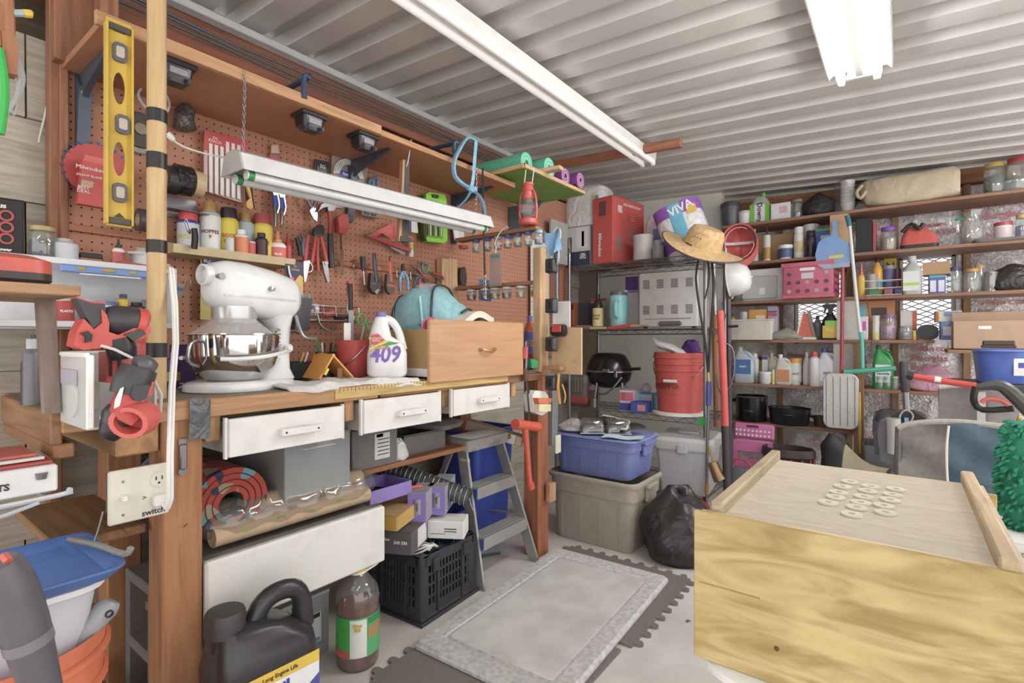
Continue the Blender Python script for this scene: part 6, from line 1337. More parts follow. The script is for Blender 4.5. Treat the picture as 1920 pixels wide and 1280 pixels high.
can('hand_cleaner','orange bottle of hand cleaner with blue label by the end post','bottle',(.50,2.14,BZ+.057),.030,.21,'#c8583f','#5a6ac0','#5569c0','ORANGE|HAND|CLEANER','#d9a83c',.45,'bottle',tsz=.012)
tool('quick_clamp','quick grip clamp with green pad at the bench end','clamp',[('bar',tb([(986,640),(987,680),(985,700)],.63,.006,6),STEEL),('grip',tb([(985,650),(985,672)],.635,[.014,.012],8),GRIP),('pad',poly([(992,672),(1006,676),(1006,688),(994,690)],.63,.02),mat('#2f8f5e',r=.4))],None)
tool('machete','dark curved blade hanging down the far bench post','blade',[('blade',tb([(986,700),(990,730),(994,790),(996,850),(1000,900)],.63,[.008,.012,.010,.010,.003],8,flat=(1,.25)),mat('#4a403d',r=.35,m=.6)),('wood_grip',tb([(984,690),(986,712)],.63,.012,8),mat('#6b4632','woodz'))],None)
tool('dead_blow_mallet','orange red dead blow mallet hanging on the far bench post','mallet',[('head',tb([(966,795),(985,797),(1008,800)],.635,[.024,.022,.024],14),mat('#d2563c',r=.4)),('handle',tb([(984,800),(988,840),(992,890),(995,914)],.635,[.016,.013,.012,.014],10),mat('#cf553d',r=.4)),('handle_end',tb([(994,905),(996,915)],.635,.018,10),mat('#cf553d',r=.4))],None)
t=T('power_adapter','white power adapter with orange and cream plugs on the far post','adapter',(0,0,0));P(t,'adapter',poly([(990,740),(996,731),(1014,733),(1020,742),(1020,770),(1008,778),(993,772)],.63,.05),mat('#dde0dc',r=.4));P(t,'orange_plug',poly([(1004,746),(1030,746),(1028,755),(1006,756)],.67,.03),mat('#d9764a',r=.4));P(t,'cream_tap',poly([(1006,757),(1028,757),(1028,770),(1006,771)],.67,.03),mat('#ddd2a8',r=.4))
S('steel_angle','gray steel angle strip on the far bench post side','strip',G().box((.607,2.185,.70),(.03,.045,.34),.002),mat('#8f9296',r=.4,m=.5));S('outlet_cover','cream blank outlet cover on the far bench post','outlet',G().box((.628,2.20,.535),(.012,.045,.09),.003),mat('#d4cdb6',r=.45))
S('post_block','pale wooden block nailed low on the far bench post','block',G().box((.625,2.14,.31),(.03,.05,.09),.003),mat('#c99a6a','woodz'))
# ================================================================== WIRE RACK
RX0,RX1,RY0,RY1=.06,1.03,3.27,3.72
rk=T('wire_rack','chrome wire shelving rack in the corner','rack')
RM=mat('#8f8e93','plain',.3,.85)
for x,y in((RX0,RY0),(RX1,RY0),(RX0,RY1),(RX1,RY1)):
 P(rk,'post',G().cyl(.0125,0,1.68,12,TR(x,y)),RM)
RZL=[.10,.56,1.125,1.585]
def wshelf(z):
 g=G()
 for y in(RY0,RY1):
  g.rod((RX0,y,z),(RX1,y,z),.003,6);g.rod((RX0,y,z-.032),(RX1,y,z-.032),.003,6)
  n=22
  g.tube([(RX0+(RX1-RX0)*k/n,y,z-(.002 if k%2 else .030))for k in range(n+1)],.0022,5)
 for x in(RX0,RX1):
  g.rod((x,RY0,z),(x,RY1,z),.003,6);g.rod((x,RY0,z-.032),(x,RY1,z-.032),.003,6)
  g.tube([(x,RY0+(RY1-RY0)*k/10,z-(.002 if k%2 else .030))for k in range(11)],.0022,5)
 s=P(rk,'shelf_frame',g,RM)
 g=G()
 for k in range(1,38):xx=RX0+(RX1-RX0)*k/38;g.rod((xx,RY0,z+.001),(xx,RY1,z+.001),.0018,4)
 for k in(1,2):yy=RY0+(RY1-RY0)*k/3;g.rod((RX0,yy,z-.004),(RX1,yy,z-.004),.0025,4)
 o=P(s,'wire_deck',g,RM);o['kind']='stuff'
for z in RZL:wshelf(z)
R4,R3,R2,R1=[z+.004 for z in RZL[::-1]]
def rp(px,Y=3.45):return at(px,600,Y=Y).x
# ---- top shelf
VAN=carton('fixture_box','gray and navy boxed vanity light with vertical lettering','box',(rp(1089,3.36),3.42,R4),(.20,.20,.29),'#cfcfd2',.0,prints=[('f',0,.055,.196,.11,'#3b4256'),('f',-.076,.165,.044,.11,'#3b4256'),('f',.03,.21,.10,.15,'#dedee0'),('f',.04,.20,.02,.11,'#55535a')],texts=[('f',-.075,.11,'HAMPTON BAY',.030,WHITE,{'turn':pi/2}),('f',.04,.075,'Metal\n3-LIGHT\nVANITY\nFIXTURE',.014,WHITE)])
t=T('paper_towel_pack','white plastic wrapped paper towel pack on the vanity box','paper towels',(rp(1098,3.36),3.42,R4+.294),rz=.05)
P(t,'wrap',G().loft([sec(.30,.22,.05,0),sec(.335,.23,.06,.02),sec(.335,.235,.06,.15),sec(.32,.22,.06,.26),sec(.28,.19,.06,.285)]),mat('#dcdbdd','crumple',.3,sc=14),ang=60);P(t,'blue_print',G().box((.11,-.1165,.12),(.03,.006,.16),.002),mat('#6f8fd0'));P(t,'yellow_print',G().box((.085,-.1165,.19),(.02,.006,.05),.002),mat('#dcb840'));P(t,'blue_print',G().box((.151,.02,.19),(.006,.10,.03),.002),mat('#6f8fd0'))
t=carton('tool_box','tall red tool carton standing on the wire rack','box',(rp(1150,3.38),3.47,R4),(.17,.40,.46),'#c8504b',-.16,prints=[('f',.0,.38,.06,.10,'#6e4a48'),('r',-.11,.38,.05,.05,'#d6c4c2'),('r',.05,.22,.12,.10,'#a9605a'),('r',-.12,.14,.06,.10,'#8f7a78')],texts=[('f',-.02,.13,'Milwaukee',.038,WHITE,{'turn':pi/2,'bold':.001}),('r',.04,.42,'AXE HANDLE SAW',.026,WHITE),('r',.05,.34,'- - - -\n- - - -\n- - - -',.022,WHITE)])
can('coffee_can','large silver ribbed tin can on the rack in front of red carton','can',(rp(1206,3.34),3.34,R4),.066,.17,'#b9b7b6',None,style='tin',n=28)
can('steel_cup','small dark steel canister beside the large tin can','can',(rp(1233,3.30),3.31,R4),.036,.085,'#8f8d8f','#5f5d60',style='tin')
can('steel_cup','small silver tin behind the large tin can','can',(rp(1236,3.45),3.44,R4),.05,.14,'#a9a8a8',None,style='tin')
t=T('toilet_paper_pack','white wrapped tissue pack at the back of the rack top','tissue pack',(rp(1262,3.62),3.62,R4),rz=-.1);P(t,'wrap',G().loft([sec(.36,.16,.05,0),sec(.38,.18,.05,.02),sec(.38,.18,.05,.30),sec(.33,.14,.05,.36)]),mat('#d9d9dc','crumple',.3,sc=12),ang=60);P(t,'blue_print',G().box((-.08,-.0905,.2),(.06,.005,.10),.002),mat('#6a8ec6'));P(t,'yellow_print',G().box((-.06,-.0905,.08),(.05,.005,.03),.002),mat('#d9c05a'))
t=T('towel_bundle','purple and blue wrapped paper towel bundle tilted on the rack','paper towels',(rp(1303,3.42)-.02,3.45,R4+.012),rot=(0,-.32,.15))
P(t,'wrap',G().loft([sec(.26,.24,.08,0),sec(.30,.28,.10,.03),sec(.30,.28,.10,.30),sec(.25,.23,.10,.36)]),mat('#d6d4da','crumple',.3,sc=14),ang=60)
for z_,h_,c_ in((.05,.10,'#8a4fb0'),(.27,.08,'#8a4fb0')):P(t,'purple_band',G().loft([sec(.304,.284,.10,z_),sec(.304,.284,.10,z_+h_)],cap=False),mat(c_,r=.35))
P(t,'blue_stripe',G().loft([sec(.09,.288,.01,.04),sec(.09,.288,.01,.345)]),mat('#5fb0cf',r=.35));P(t,'yellow_label',G().box((.10,-.143,.27),(.06,.004,.05),.001),mat('#dcb53c'));TXT(t,'VIVA',.075,WHITE,(.04,-.146,.30),(pi/2,-.1,0),bold=.002);TXT(t,'viva',.075,WHITE,(.06,-.146,.085),(pi/2,-.1,0),bold=.002)
c=at(1316,462,Y=3.16)
t=T('straw_hat','woven straw sun hat with dark edged wide brim hung on the rack corner','hat',c,rot=(.28,.44,.15));t.scale=(1.1,1.1,1.1);SM=mat('#d2b07c','fabric',.8,h2='#b8945e',sc=45)
nr=36
def brim(u,v):a_=2*pi*u;r_=.095+.105*v;return(r_*1.12*math.cos(a_),r_*math.sin(a_),-.012*v+.018*v*v*math.cos(2*a_))
P(t,'crown',G().lathe([(.095,0),(.092,.03),(.086,.075),(.075,.098),(.055,.105),(.03,.098),(0,.092)],nr,sx=1.1,cap=False),SM,ang=70);P(t,'brim',G().sheet(brim,nr,6,.003),SM,ang=70)
P(t,'brim_edge',G().tube([brim(k/nr,1)for k in range(nr)],.004,6,closed=True),mat('#4a4645','fabric'))
for k in(-1,0,1):P(t,'vent_eyelet',G().lathe([(.003,0),(.003,.003),(0,.003)],8,RZ(-1.75+k*.17)@TR(.099,0,.055)@RY(pi/2)),DARK)
P(t,'chin_cord',G().tube([(-.10,-.02,-.004),(-.06,-.085,.006),(-.03,-.10,.006)],.003,5),mat('#3f3c3c'))
def hardhat(label,c,rot,col,inner=None,band=True):
 t=T('hard_hat',label,'hard hat',c,rot=rot);m=mat(col,r=.3)
 P(t,'shell',G().lathe([(.112,0),(.110,.02),(.102,.07),(.075,.115),(.04,.13),(0,.134),(0,.130),(.04,.126),(.073,.110),(.099,.068),(.107,.02),(.109,0)],28,sy=1.15,cap=False),m,ang=60)
 P(t,'brim',G().sheet(lambda u,v:((.11+.035*v*max(0,math.sin(2*pi*u))+.008*v)*math.cos(2*pi*u),(.11+.035*v*max(0,math.sin(2*pi*u))+.008*v)*1.15*math.sin(2*pi*u),-.004*v),28,2,.004),m)
 P(t,'ridge',G().tube([(0,.11*math.cos(q),.132*math.sin(q)+.004)for q in[.35+.245*k for k in range(11)]],.007,8),m)
 if inner:
  P(t,'suspension_strap',G().tube([(.095*math.cos(q),.108*math.sin(q),.012)for q in[2*pi*k/24 for k in range(24)]],.012,6,closed=True,flat=(.25,1)),mat('#d9c9cc',r=.5));P(t,'suspension_strap',G().tube([(-.09,0,.015),(-.05,0,.07),(.05,0,.07),(.09,0,.015)],.010,6,flat=(1,.2)),mat('#d9c9cc'));P(t,'sweat_pad',G().tube([(.098*math.cos(q),.11*math.sin(q),-.004)for q in[-1.0+.15*k for k in range(8)]],.011,6,flat=(.4,1)),DARK)
 return t
hardhat('red hard hat hanging open side out beside the straw hat',at(1386,455,Y=3.86),(-pi/2+.1,0,.15),'#cf625c',True)
hardhat('white hard hat hanging on the rack side below the straw hat',at(1368,525,Y=3.62),(.0,pi/2-.1,.1),'#dcdbdc')
tool('folding_saw','orange handled folding saw hanging beside the white hard hat','saw',[('handle',tbY([(1371,508),(1368,525),(1371,550)],3.60,[.010,.012,.012],8),mat('#c9703f',r=.4)),('blade',tbY([(1372,550),(1366,575),(1358,600)],3.60,[.014,.012,.006],6,flat=(1,.3)),DARK),('pivot',tbY([(1370,548),(1374,552)],3.59,.009,8),mat('#b9a26a',r=.3,m=.7))],None)
# ---- second shelf
t=T('toaster_oven','silver toaster oven with vent slots seen from behind on the rack','toaster oven',(rp(1257,3.40)+.01,3.44,R3+.012),rz=.04);OV=mat('#c4c3c2','plain',.4,.35)
ow,od,oh=.39,.28,.355
P(t,'body',G().loft([sec(ow,od,.015,0),sec(ow,od,.015,oh)]),OV);P(t,'lower_lip',G().box((0,-od/2-.001,.05),(ow*.78,.003,.006),.001),mat('#8f8e8d',m=.4))
for i in range(4):
 for j,zz in enumerate((.28,.11)):
  g=G()
  for k in range(7):g.box(((i-1.5)*.094,-od/2-.0012,zz+(k-3)*.0085),(.044,.002,.0042))
  o=P(t,'vent_slots',g,mat('#4b4846'));o['kind']='stuff'
P(t,'cord_wrap',G().box((.02,-od/2-.012,.018),(.15,.024,.03),.010),mat('#5d5a5b',r=.4))
for sx_ in(-1,1):P(t,'foot',G().cyl(.014,-.012,0,10,TR(sx_*.16,-.10)),BLACK)
t=T('tumbler_mug','large mint blue insulated tumbler with handle on the rack','tumbler',(rp(1160,3.36),3.36,R3));MINT=mat('#8ccfd2',r=.35)
P(t,'body',G().lathe([(.052,0),(.056,.006),(.056,.05),(.064,.10),(.066,.22),(.060,.235)],24),MINT);P(t,'handle',G().tube([(.02,-.065,.19),(.025,-.098,.18),(.025,-.10,.10),(.02,-.062,.08)],.013,10),MINT);P(t,'lid',G().lathe([(.058,.232),(.058,.25),(.054,.262),(0,.262)],24),mat('#6d6a68',r=.3));P(t,'lid_tab',G().box((.05,0,.262),(.035,.03,.02),.006),MINT)
can('spray_cleaner','black bottle with white and yellow label on the rack','bottle',(rp(1121,3.33),3.33,R3),.038,.25,'#2f2926','#2f2926','#d9c98a','STONE|CARE','#5a4a2a',.1,'bottle',tsz=.02)
carton('slate_box','tall slate gray box behind the spray cleaner','box',(rp(1098,3.5),3.5,R3),(.10,.10,.20),'#4a4a56',0)
carton('gray_red_box','gray box with red top behind the black bottle','box',(rp(1128,3.62),3.62,R3),(.13,.12,.24),'#9d9a95',0,prints=[('f',0,.228,.13,.02,'#b5453f')])
carton('purple_box','tall purple and white box between tumbler and toaster oven','box',(rp(1190,3.55),3.56,R3),(.10,.12,.38),'#cfcdd2',0,prints=[('f',0,.33,.098,.10,'#56347e'),('f',0,.27,.098,.012,'#8a6ab5')])
carton('orange_box','orange carton at the left end of the rack second shelf','box',(rp(1072,3.45),3.45,R3),(.11,.12,.20),'#b5673c',0,prints=[('f',.03,.17,.04,.04,'#5a2f1c')])
carton('teal_book','teal spined binder standing at the left end of the rack','binder',(rp(1056,3.5),3.5,R3),(.04,.16,.30),'#4f9a94',0);carton('dark_red_book','dark red binder beside the teal one on the rack','binder',(rp(1068,3.62),3.62,R3),(.10,.10,.34),'#6b2c22',0)
S('brush_head','tan wooden brush head on the rack before the toaster oven','brush',G().loft([[(x,.028*k_*math.cos(q),.018+.016*k_*math.sin(q))for q in[2*pi*k/12 for k in range(12)]]for x,k_ in((-.05,.3),(-.035,1),(.02,1),(.05,.5),(.12,.35))]),mat('#b89168','woodx'),(rp(1186,3.30),3.30,R3),0,ang=60)
S('red_squeeze_clamp','flat red plastic clamp lying on the rack before the tumbler','clamp',G().prism([(-.09,0),(-.06,.016),(.05,.03),(.09,.028),(.09,.01),(.0,0)],-.02,.02,RX(pi/2)),TOOLRED,(rp(1160,3.28),3.285,R3));S('clear_blister','clear and red blister pack lying on the rack front','package',G().loft([sec(.17,.07,.02,0),sec(.18,.08,.02,.012),sec(.12,.05,.02,.03)]),mat('#b98f8a',r=.15,a=.8),(rp(1095,3.33),3.34,R3));carton('cream_tray','flat cream box under the black spray bottle front','box',(rp(1122,3.285),3.283,R3),(.12,.03,.014),'#cbb488',0)
# ---- third shelf
t=T('gas_grill','small black tabletop gas grill with domed lid on the rack','grill',(rp(1137,3.40),3.44,R2),rz=.1);GB=mat('#1e1c1e','plain',.18)
P(t,'bowl',G().lathe([(.05,.14),(.11,.155),(.155,.20),(.168,.25),(.170,.262)],30,sy=.82),GB,ang=60);P(t,'lid',G().lathe([(.174,.264),(.172,.275),(.150,.33),(.125,.375),(.09,.392),(0,.396)],30,sy=.82),GB,ang=60);P(t,'seam_trim',G().lathe([(.174,.258),(.177,.260),(.177,.266),(.174,.268)],30,sy=.82,cap=False),CHROME)
P(t,'handle',G().tube([(.16,-.02,.28),(.215,-.02,.285),(.24,-.02,.285)],.011,8),BLACK)
for a_,rr in((2.6,.012),(-.5,.012),(-2.0,.012),(.6,.012)):P(t,'leg',G().tube([(.13*math.cos(a_),.10*math.sin(a_),.19),(.17*math.cos(a_),.13*math.sin(a_),.0)],.011,8),STEEL)
P(t,'valve',G().tube([(-.07,-.13,.15),(-.07,-.15,.15)],.020,12),mat('#8d8c8b',m=.5));P(t,'red_knob',G().cyl(.010,0,.02,12,TR(-.075,-.15,.148)@RX(pi/2)),mat('#c9453a'));P(t,'gas_arm',G().tube([(-.03,-.145,.11),(.03,-.15,.11),(.09,-.145,.16),(.14,-.12,.23)],.007,8),STEEL);P(t,'latch',G().box((.10,-.135,.25),(.022,.016,.05),.004),CHROME);P(t,'latch',G().box((.03,-.142,.275),(.05,.012,.016),.003),CHROME);P(t,'drip_cup',G().cyl(.026,.01,.075,14,TR(-.06,-.14)),STEEL)
t=carton('freezer_bag_box','pink and blue freezer bag box standing on the rack shelf','box',(rp(1181,3.40),3.41,R2),(.10,.20,.14),'#d9cfdc',.15,prints=[('f',0,.10,.098,.06,'#d86a96'),('f',-.02,.10,.03,.05,'#e09a4a'),('f',0,.03,.098,.05,'#4a55a8'),('l',0,.09,.19,.06,'#8a3a4a')]);carton('freezer_bag_box','small blue bag box lying before the pink one','box',(rp(1202,3.33),3.33,R2),(.11,.12,.07),'#4a58b0',.1,prints=[('f',.02,.035,.05,.04,'#d98f7a')])
carton('tissue_box','blue tissue box with lilac tissue on the rack','box',(rp(1212,3.50),3.50,R2),(.12,.12,.11),'#6fb2d2',.1,prints=[('f',.02,.06,.07,.08,'#b5a3c8')]);S('tissue','lilac tissue puff rising from the blue box','tissue',G().loft([[(.04*k_*math.cos(q),.03*k_*math.sin(q)*(1+.3*math.sin(3*q)),z_)for q in[2*pi*k/12 for k in range(12)]]for z_,k_ in((0,.5),(.02,1),(.05,.7),(.07,.15))]),mat('#b9aec8','fabric'),(rp(1212,3.50),3.50,R2+.114),0,ang=60)
t=T('pail_cover','flat white round lid under the red bucket','lid',(rp(1272,3.38),3.40,R2));P(t,'lid',G().lathe([(.165,0),(.172,.004),(.172,.016),(.165,.02),(0,.02)],32),WHITE);P(t,'inner_ring',G().lathe([(.14,.02),(.145,.023),(.15,.02)],32,cap=False),WHITE)
bk=bucket('red_bucket','large red hardware store bucket with worn lettering on the rack',(rp(1272,3.38),3.40,R2+.021),.138,.165,.385,mat('#c9534b',r=.45),rings=3);TXT(bk,'HOPPERS',.05,mat('#6b2723'),(-.02,-.156,.17),bend=.156,bold=.0015,name='printed_lettering');TXT(bk,'SUPPLY CO',.022,mat('#9b3f39'),(-.02,-.152,.12),bend=.152,name='printed_lettering');TXT(bk,'SINCE 1925',.016,mat('#a4443d'),(-.03,-.158,.22),bend=.158,name='printed_lettering')
P(bk,'grip',G().rod((-.05,-.150,.205),(.035,-.150,.205),.010,10),WHITE)
S('plastic_bag','white plastic bag sticking out of the red bucket','plastic bag',G().loft([[(x,-.02+.07*k_*math.cos(q),zz+.03*k_*math.sin(q))for q in[2*pi*k/12 for k in range(12)]]for x,k_,zz in((-.14,.3,.10),(-.10,.9,.06),(0,1,.03),(.06,.8,.0),(.09,.2,-.01))]),mat('#d6d6d8','crumple',.4,sc=14),(rp(1262,3.36),3.40,R2+.40),0,ang=60);bag('purple_bundle','purple cloth bundle poking out of the red bucket','cloth',(rp(1292,3.38),3.42,R2+.385),(.12,.09,.10),mat('#563078','fabric',.8),0,12,.25,top=.7)
t=T('space_heater','gray and red radiant heater at the left of the rack shelf','heater',(rp(1080,3.30),3.36,R2));P(t,'case',G().box((0,0,.12),(.16,.12,.24),.02),mat('#6a6769'));P(t,'red_base',G().box((.02,-.01,.05),(.15,.12,.06),.01),mat('#b04a42'));P(t,'grille',G().box((.01,-.0615,.16),(.10,.006,.11),.003),mat('#9a9484',m=.5));
for k in range(5):P(t,'grille_bar',G().rod((-.04+k*.025,-.066,.11),(-.04+k*.025,-.066,.21),.002,5),DARK)
# ---- bottom shelf
t=T('gray_tool_chest','pale gray lidded plastic tool chest low on the wire rack','tool box',(.90,3.36,R1),rz=.12);GT=mat('#b7bac0',r=.45)
P(t,'body',G().loft([sec(.28,.34,.02,0),sec(.33,.38,.025,.27)]),GT);P(t,'lid',G().loft([sec(.35,.40,.03,.27),sec(.36,.41,.03,.285),sec(.36,.41,.03,.325),sec(.33,.38,.03,.345)]),mat('#c3c5c9',r=.45));P(t,'handle_recess',G().box((0,.02,.346),(.14,.08,.004),.002),mat('#77797d'));P(t,'handle',G().tube([(-.06,0,.347),(-.05,-.02,.352),(.05,-.02,.352),(.06,0,.347)],.008,8),GT);P(t,'latch',G().box((.0,-.208,.28),(.06,.012,.05),.004),GT)
S('red_toolbag','red canvas edge of a bag on the floor under the rack','bag',G().loft([[(x,.09*k_*math.cos(q),.05+.05*k_*math.sin(q))for q in[2*pi*k/12 for k in range(12)]]for x,k_ in((-.16,.4),(-.12,1),(.12,1),(.16,.4))]),mat('#9b3a36','fabric'),(.93,3.12,0),.1,ang=60)
# ---- totes
def tote(name,label,loc,w,d,h,col,rz=0,lid=None):
 t=T(name,label,'tote',loc,rz);m=mat(col,r=.5)
 P(t,'body',G().loft([sec(w*.86,d*.86,.04,0),sec(w*.88,d*.88,.04,.01),sec(w*.95,d*.95,.05,h*.72),sec(w*.985,d*.985,.05,h*.73),sec(w,d,.05,h*.96),sec(w*.98,d*.98,.05,h*.96),sec(w*.93,d*.93,.05,h*.70),sec(w*.84,d*.84,.04,.012)]),m,ang=40)
 P(t,'rim',G().loft([sec(w,d,.05,h*.93),sec(w*1.045,d*1.05,.055,h*.935),sec(w*1.05,d*1.06,.055,h*.975),sec(w*1.0,d,.05,h)],cap=False),m)
 for k in range(4):
  x=(k-1.5)*w*.22;P(t,'rib',G().loft([[(x-.006,-d*.445,.02),(x+.006,-d*.445,.02),(x+.006,-d*.452,.02),(x-.006,-d*.452,.02)],[(x-.006,-d*.474,h*.70),(x+.006,-d*.474,h*.70),(x+.006,-d*.484,h*.70),(x-.006,-d*.484,h*.70)]]),m)
 for sx_ in(-1,1):P(t,'handle',G().box((sx_*w*.525,0,h*.90),(.03,.12,.022),.006).box((sx_*w*.51,0,h*.80),(.02,.10,.09),.006),m)
 if lid:P(t,'lid',G().loft([sec(w*1.03,d*1.05,.055,h*.985),sec(w*1.06,d*1.08,.06,h*1.0),sec(w*1.05,d*1.07,.06,h*1.03),sec(w*.96,d*.96,.05,h*1.04),sec(w*.94,d*.94,.05,h*1.015)]),mat(lid,r=.5))
 return t
tote('storage_tote','tan plastic storage tote on the floor under the blue one',(.72,2.53,0),.50,.36,.352,'#a2988a')
tote('storage_tote','blue plastic storage tote with dusty lid stacked on the tan one',(.72,2.53,.355),.47,.345,.195,'#6975ae',lid='#7d88bb')
LZB=.562
for i,(x,y)in enumerate(((.68,2.44),(.80,2.50))):
 t=T('clamshell_pack',('left','right')[i]+' clear clamshell pack with a dark half disc on the blue tote','package',(x,y,LZB),rz=.6);P(t,'insert',G().prism([(-.05,0),(.05,0),(.048,.035),(.025,.055),(-.025,.055),(-.048,.035)],-.03,.03,RX(pi/2)),mat('#3a3a3c',r=.4));P(t,'shell',G().loft([sec(.13,.16,.02,0),sec(.13,.16,.02,.03),sec(.11,.12,.03,.065)],TR(.01,.04)),mat('#cfc6c4','glass',a=.25));P(t,'card',G().box((.01,.04,.004),(.13,.17,.004)),mat('#8fb7cf'))
bag('clear_parcel','crumpled clear plastic packaging at the left of the blue lid','plastic bag',(.57,2.47,LZB),(.17,.14,.06),mat('#d3d0d4','crumple',.15,sc=16,a=.75),0,21,.2)
S('drawstring_pouch','black flat pouch with white drawstrings on the blue lid','pouch',G().sheet(lambda u,v:(-.10+.26*u,-.08+.16*v,.012+.010*math.sin(6*u+3*v)+.02*(1-u)),12,8,.012),mat('#2f2c2f','fabric',.7),(.74,2.60,LZB+.012),-.4);S('white_drawstring','white knotted drawstring lying over the black pouch','cord',G().tube([(-.12,.02,.05),(-.05,.05,.045),(.02,.0,.05),(.08,.03,.045),(.14,-.03,.035),(.16,-.06,.02),(.13,-.07,.02),(.15,-.03,.02)],.006,6),mat('#d6d3ca','fabric'),(.74,2.60,LZB+.012),-.4)
S('loose_papers','scraps of white and pale blue paper on the blue tote lid','paper',G().sheet(lambda u,v:(-.08+.2*u,-.05+.09*v,.002+.004*math.sin(8*u)),6,4,.002),mat('#bcd3de','plain',.8),(.86,2.41,LZB+.003),.3)
bag('trash_bag','black trash bag slumped on the floor beside the totes','trash bag',(1.13,2.50,0),(.34,.34,.33),mat('#2b292b','crumple',.32,sc=9),.4,4,.16,top=.55,n=28)
tool('bolt_cutter','long red tube handle tool with black grip leaning at the rack corner','tool',[('red_tube',tbY([(1350,582),(1356,690),(1360,800)],3.16,.021,12),mat('#cf4f48',r=.4)),('black_grip',tbY([(1360,798),(1362,860),(1364,926)],3.16,.023,12),mat('#3a383a',r=.5)),('foot',tbY([(1364,924),(1364,945)],3.16,.018,12),mat('#b5463f'))],None)
g=tbY([(1312,478),(1305,520),(1312,580),(1322,640),(1328,700)],3.2,.007,8);tbY([(1335,490),(1338,540),(1334,600),(1330,660),(1327,740),(1328,800),(1326,880)],3.2,.007,8,g);tbY([(1300,482),(1312,476),(1325,484),(1330,520),(1322,560)],3.19,.005,6,g)
S('air_hose','black rubber hoses looped down the rack corner post','hose',g,BLACK)
tool('weed_torch','blue valve brass nozzle propane torch hanging at the rack corner','torch',[('valve_grip',tbY([(1329,715),(1329,738),(1328,760)],3.17,[.014,.017,.014],10),mat('#4a56a0',r=.4)),('brass_top',tbY([(1328,698),(1329,715)],3.17,.008,8),mat('#c9a04a',r=.3,m=.7)),('wand',tbY([(1328,760),(1326,850),(1325,945)],3.17,.008,8),STEEL),('lower_brass',tbY([(1326,905),(1325,925)],3.17,.011,8),mat('#b9924a',r=.3,m=.7)),('burner',tbY([(1336,866),(1343,885),(1350,900)],3.14,[.028,.032,.036],14),mat('#9a7a55',r=.35,m=.7)),('burner_rod',tbY([(1329,835),(1333,852),(1337,868)],3.14,.005,6),mat('#b9924a',m=.7))],None)
tool('shop_poles','bundle of chrome and wood poles behind the rack corner post','poles',[('chrome_pole',tbY([(1337,470),(1340,560),(1342,640)],3.78,.012,10),CHROME),('wood_pole',tbY([(1340,590),(1342,700),(1344,800)],3.76,.020,10),WOODZ),('dark_pole',tbY([(1366,560),(1367,700),(1370,930)],3.30,.014,10),mat('#4a4550',r=.35,m=.5)),('clamp_handle',tbY([(1366,612),(1384,611)],3.28,.008,8),DARK)],None)
S('wire_hanger','looped gray wire hanging beside the red tube','wire',tbY([(1344,640),(1372,650),(1377,690),(1368,725),(1350,735),(1342,700)],3.2,.004,6),STEEL)
S('price_tag','green and white tag tied to the rack post','tag',polyY([(1308,783),(1324,783),(1324,798),(1308,798)],3.24,.003),mat('#3fae54'))
# ================================================================== BACK SHELF CONTENTS
def bs(px0,px1,top,row,Y=4.46):
 """centre, width and height of something standing on back shelf row"""
 a=at(px0,top,Y=Y);b=at(px1,top,Y=Y);z=SHZ[row]if row>=0 else 0
 return Vector(((a.x+b.x)/2,Y,z)),b.x-a.x,a.z-z
def bcan(px0,px1,top,row,name,label,cat,body,cap,style='spray',band=None,txt=None,tcol='#222222',Y=4.44,content=None,tsz=None,bz=None):
 c,w_,h_=bs(px0,px1,top,row,Y)
 return can(name,label,cat,c,w_/2,h_,body,cap,band,txt,tcol,0,style,content=content,tsz=tsz,bz=bz)
def bbox(px0,px1,top,row,name,label,cat,col,d=.12,prints=(),texts=(),Y=4.46,rz=0,**k):
 c,w_,h_=bs(px0,px1,top,row,Y)
 return carton(name,label,cat,c,(w_,d,h_),col,rz,[(f,x*w_,z*h_,pw*w_,ph*h_,cc)for f,x,z,pw,ph,cc in prints],[(f,x*w_,z*h_,s_,sz,cc,*r)for f,x,z,s_,sz,cc,*r in texts],**k)
def bjug(px0,px1,top,row,name,label,body,cap,band=None,txt=None,Y=4.45,**k):
 c,w_,h_=bs(px0,px1,top,row,Y);return jug(name,label,'jug',c,w_,min(w_*.62,.12),h_,body,cap,band,txt,**k)
# --- top row
bcan(1352,1388,384,0,'cooking_pot','dark gray lidded pot on the top shelf behind the hats','pot','#55565c','#44454a','tub')
bcan(1384,1408,398,0,'plastic_cup','white plastic cup with clear top beside the gray pot','cup','#dddcda','#c9c2c0','tub')
c,w_,h_=bs(1407,1446,366,0);t=T('softener_bottle','clear bottle with bright green rainbow label on the top shelf','bottle',c);P(t,'body',G().loft([sec(w_*.96,.07,.03,0),sec(w_,.08,.03,h_*.1),sec(w_,.08,.03,h_*.6),sec(w_*.55,.06,.025,h_*.85),sec(w_*.3,.04,.015,h_*.9)]),mat('#c4c6c4',r=.2,a=.8),ang=60);P(t,'cap',G().cyl(.016,h_*.86,h_,12,TR(.02)),mat('#5fc22f'));P(t,'printed_label',G().box((0,-.0405,h_*.33),(w_*.94,.002,h_*.6)),mat('#74c832'));P(t,'white_field',G().box((.0,-.042,h_*.33),(w_*.5,.001,h_*.56)),mat('#e3dfe4'));TXT(t,'Downy',.052,DARK,(0.0,-.0435,h_*.35),(pi/2,pi/2,0),bold=.001)
bbox(1448,1484,386,0,'white_box','white box with faded pink print on the top shelf','box','#dfdde0',prints=[('f',.15,.6,.4,.4,'#d9a9c4')])
bcan(1484,1506,376,0,'mason_jar','empty mason jar between white box and black bag','jar',GLASS,'#8d8a7a','jar')
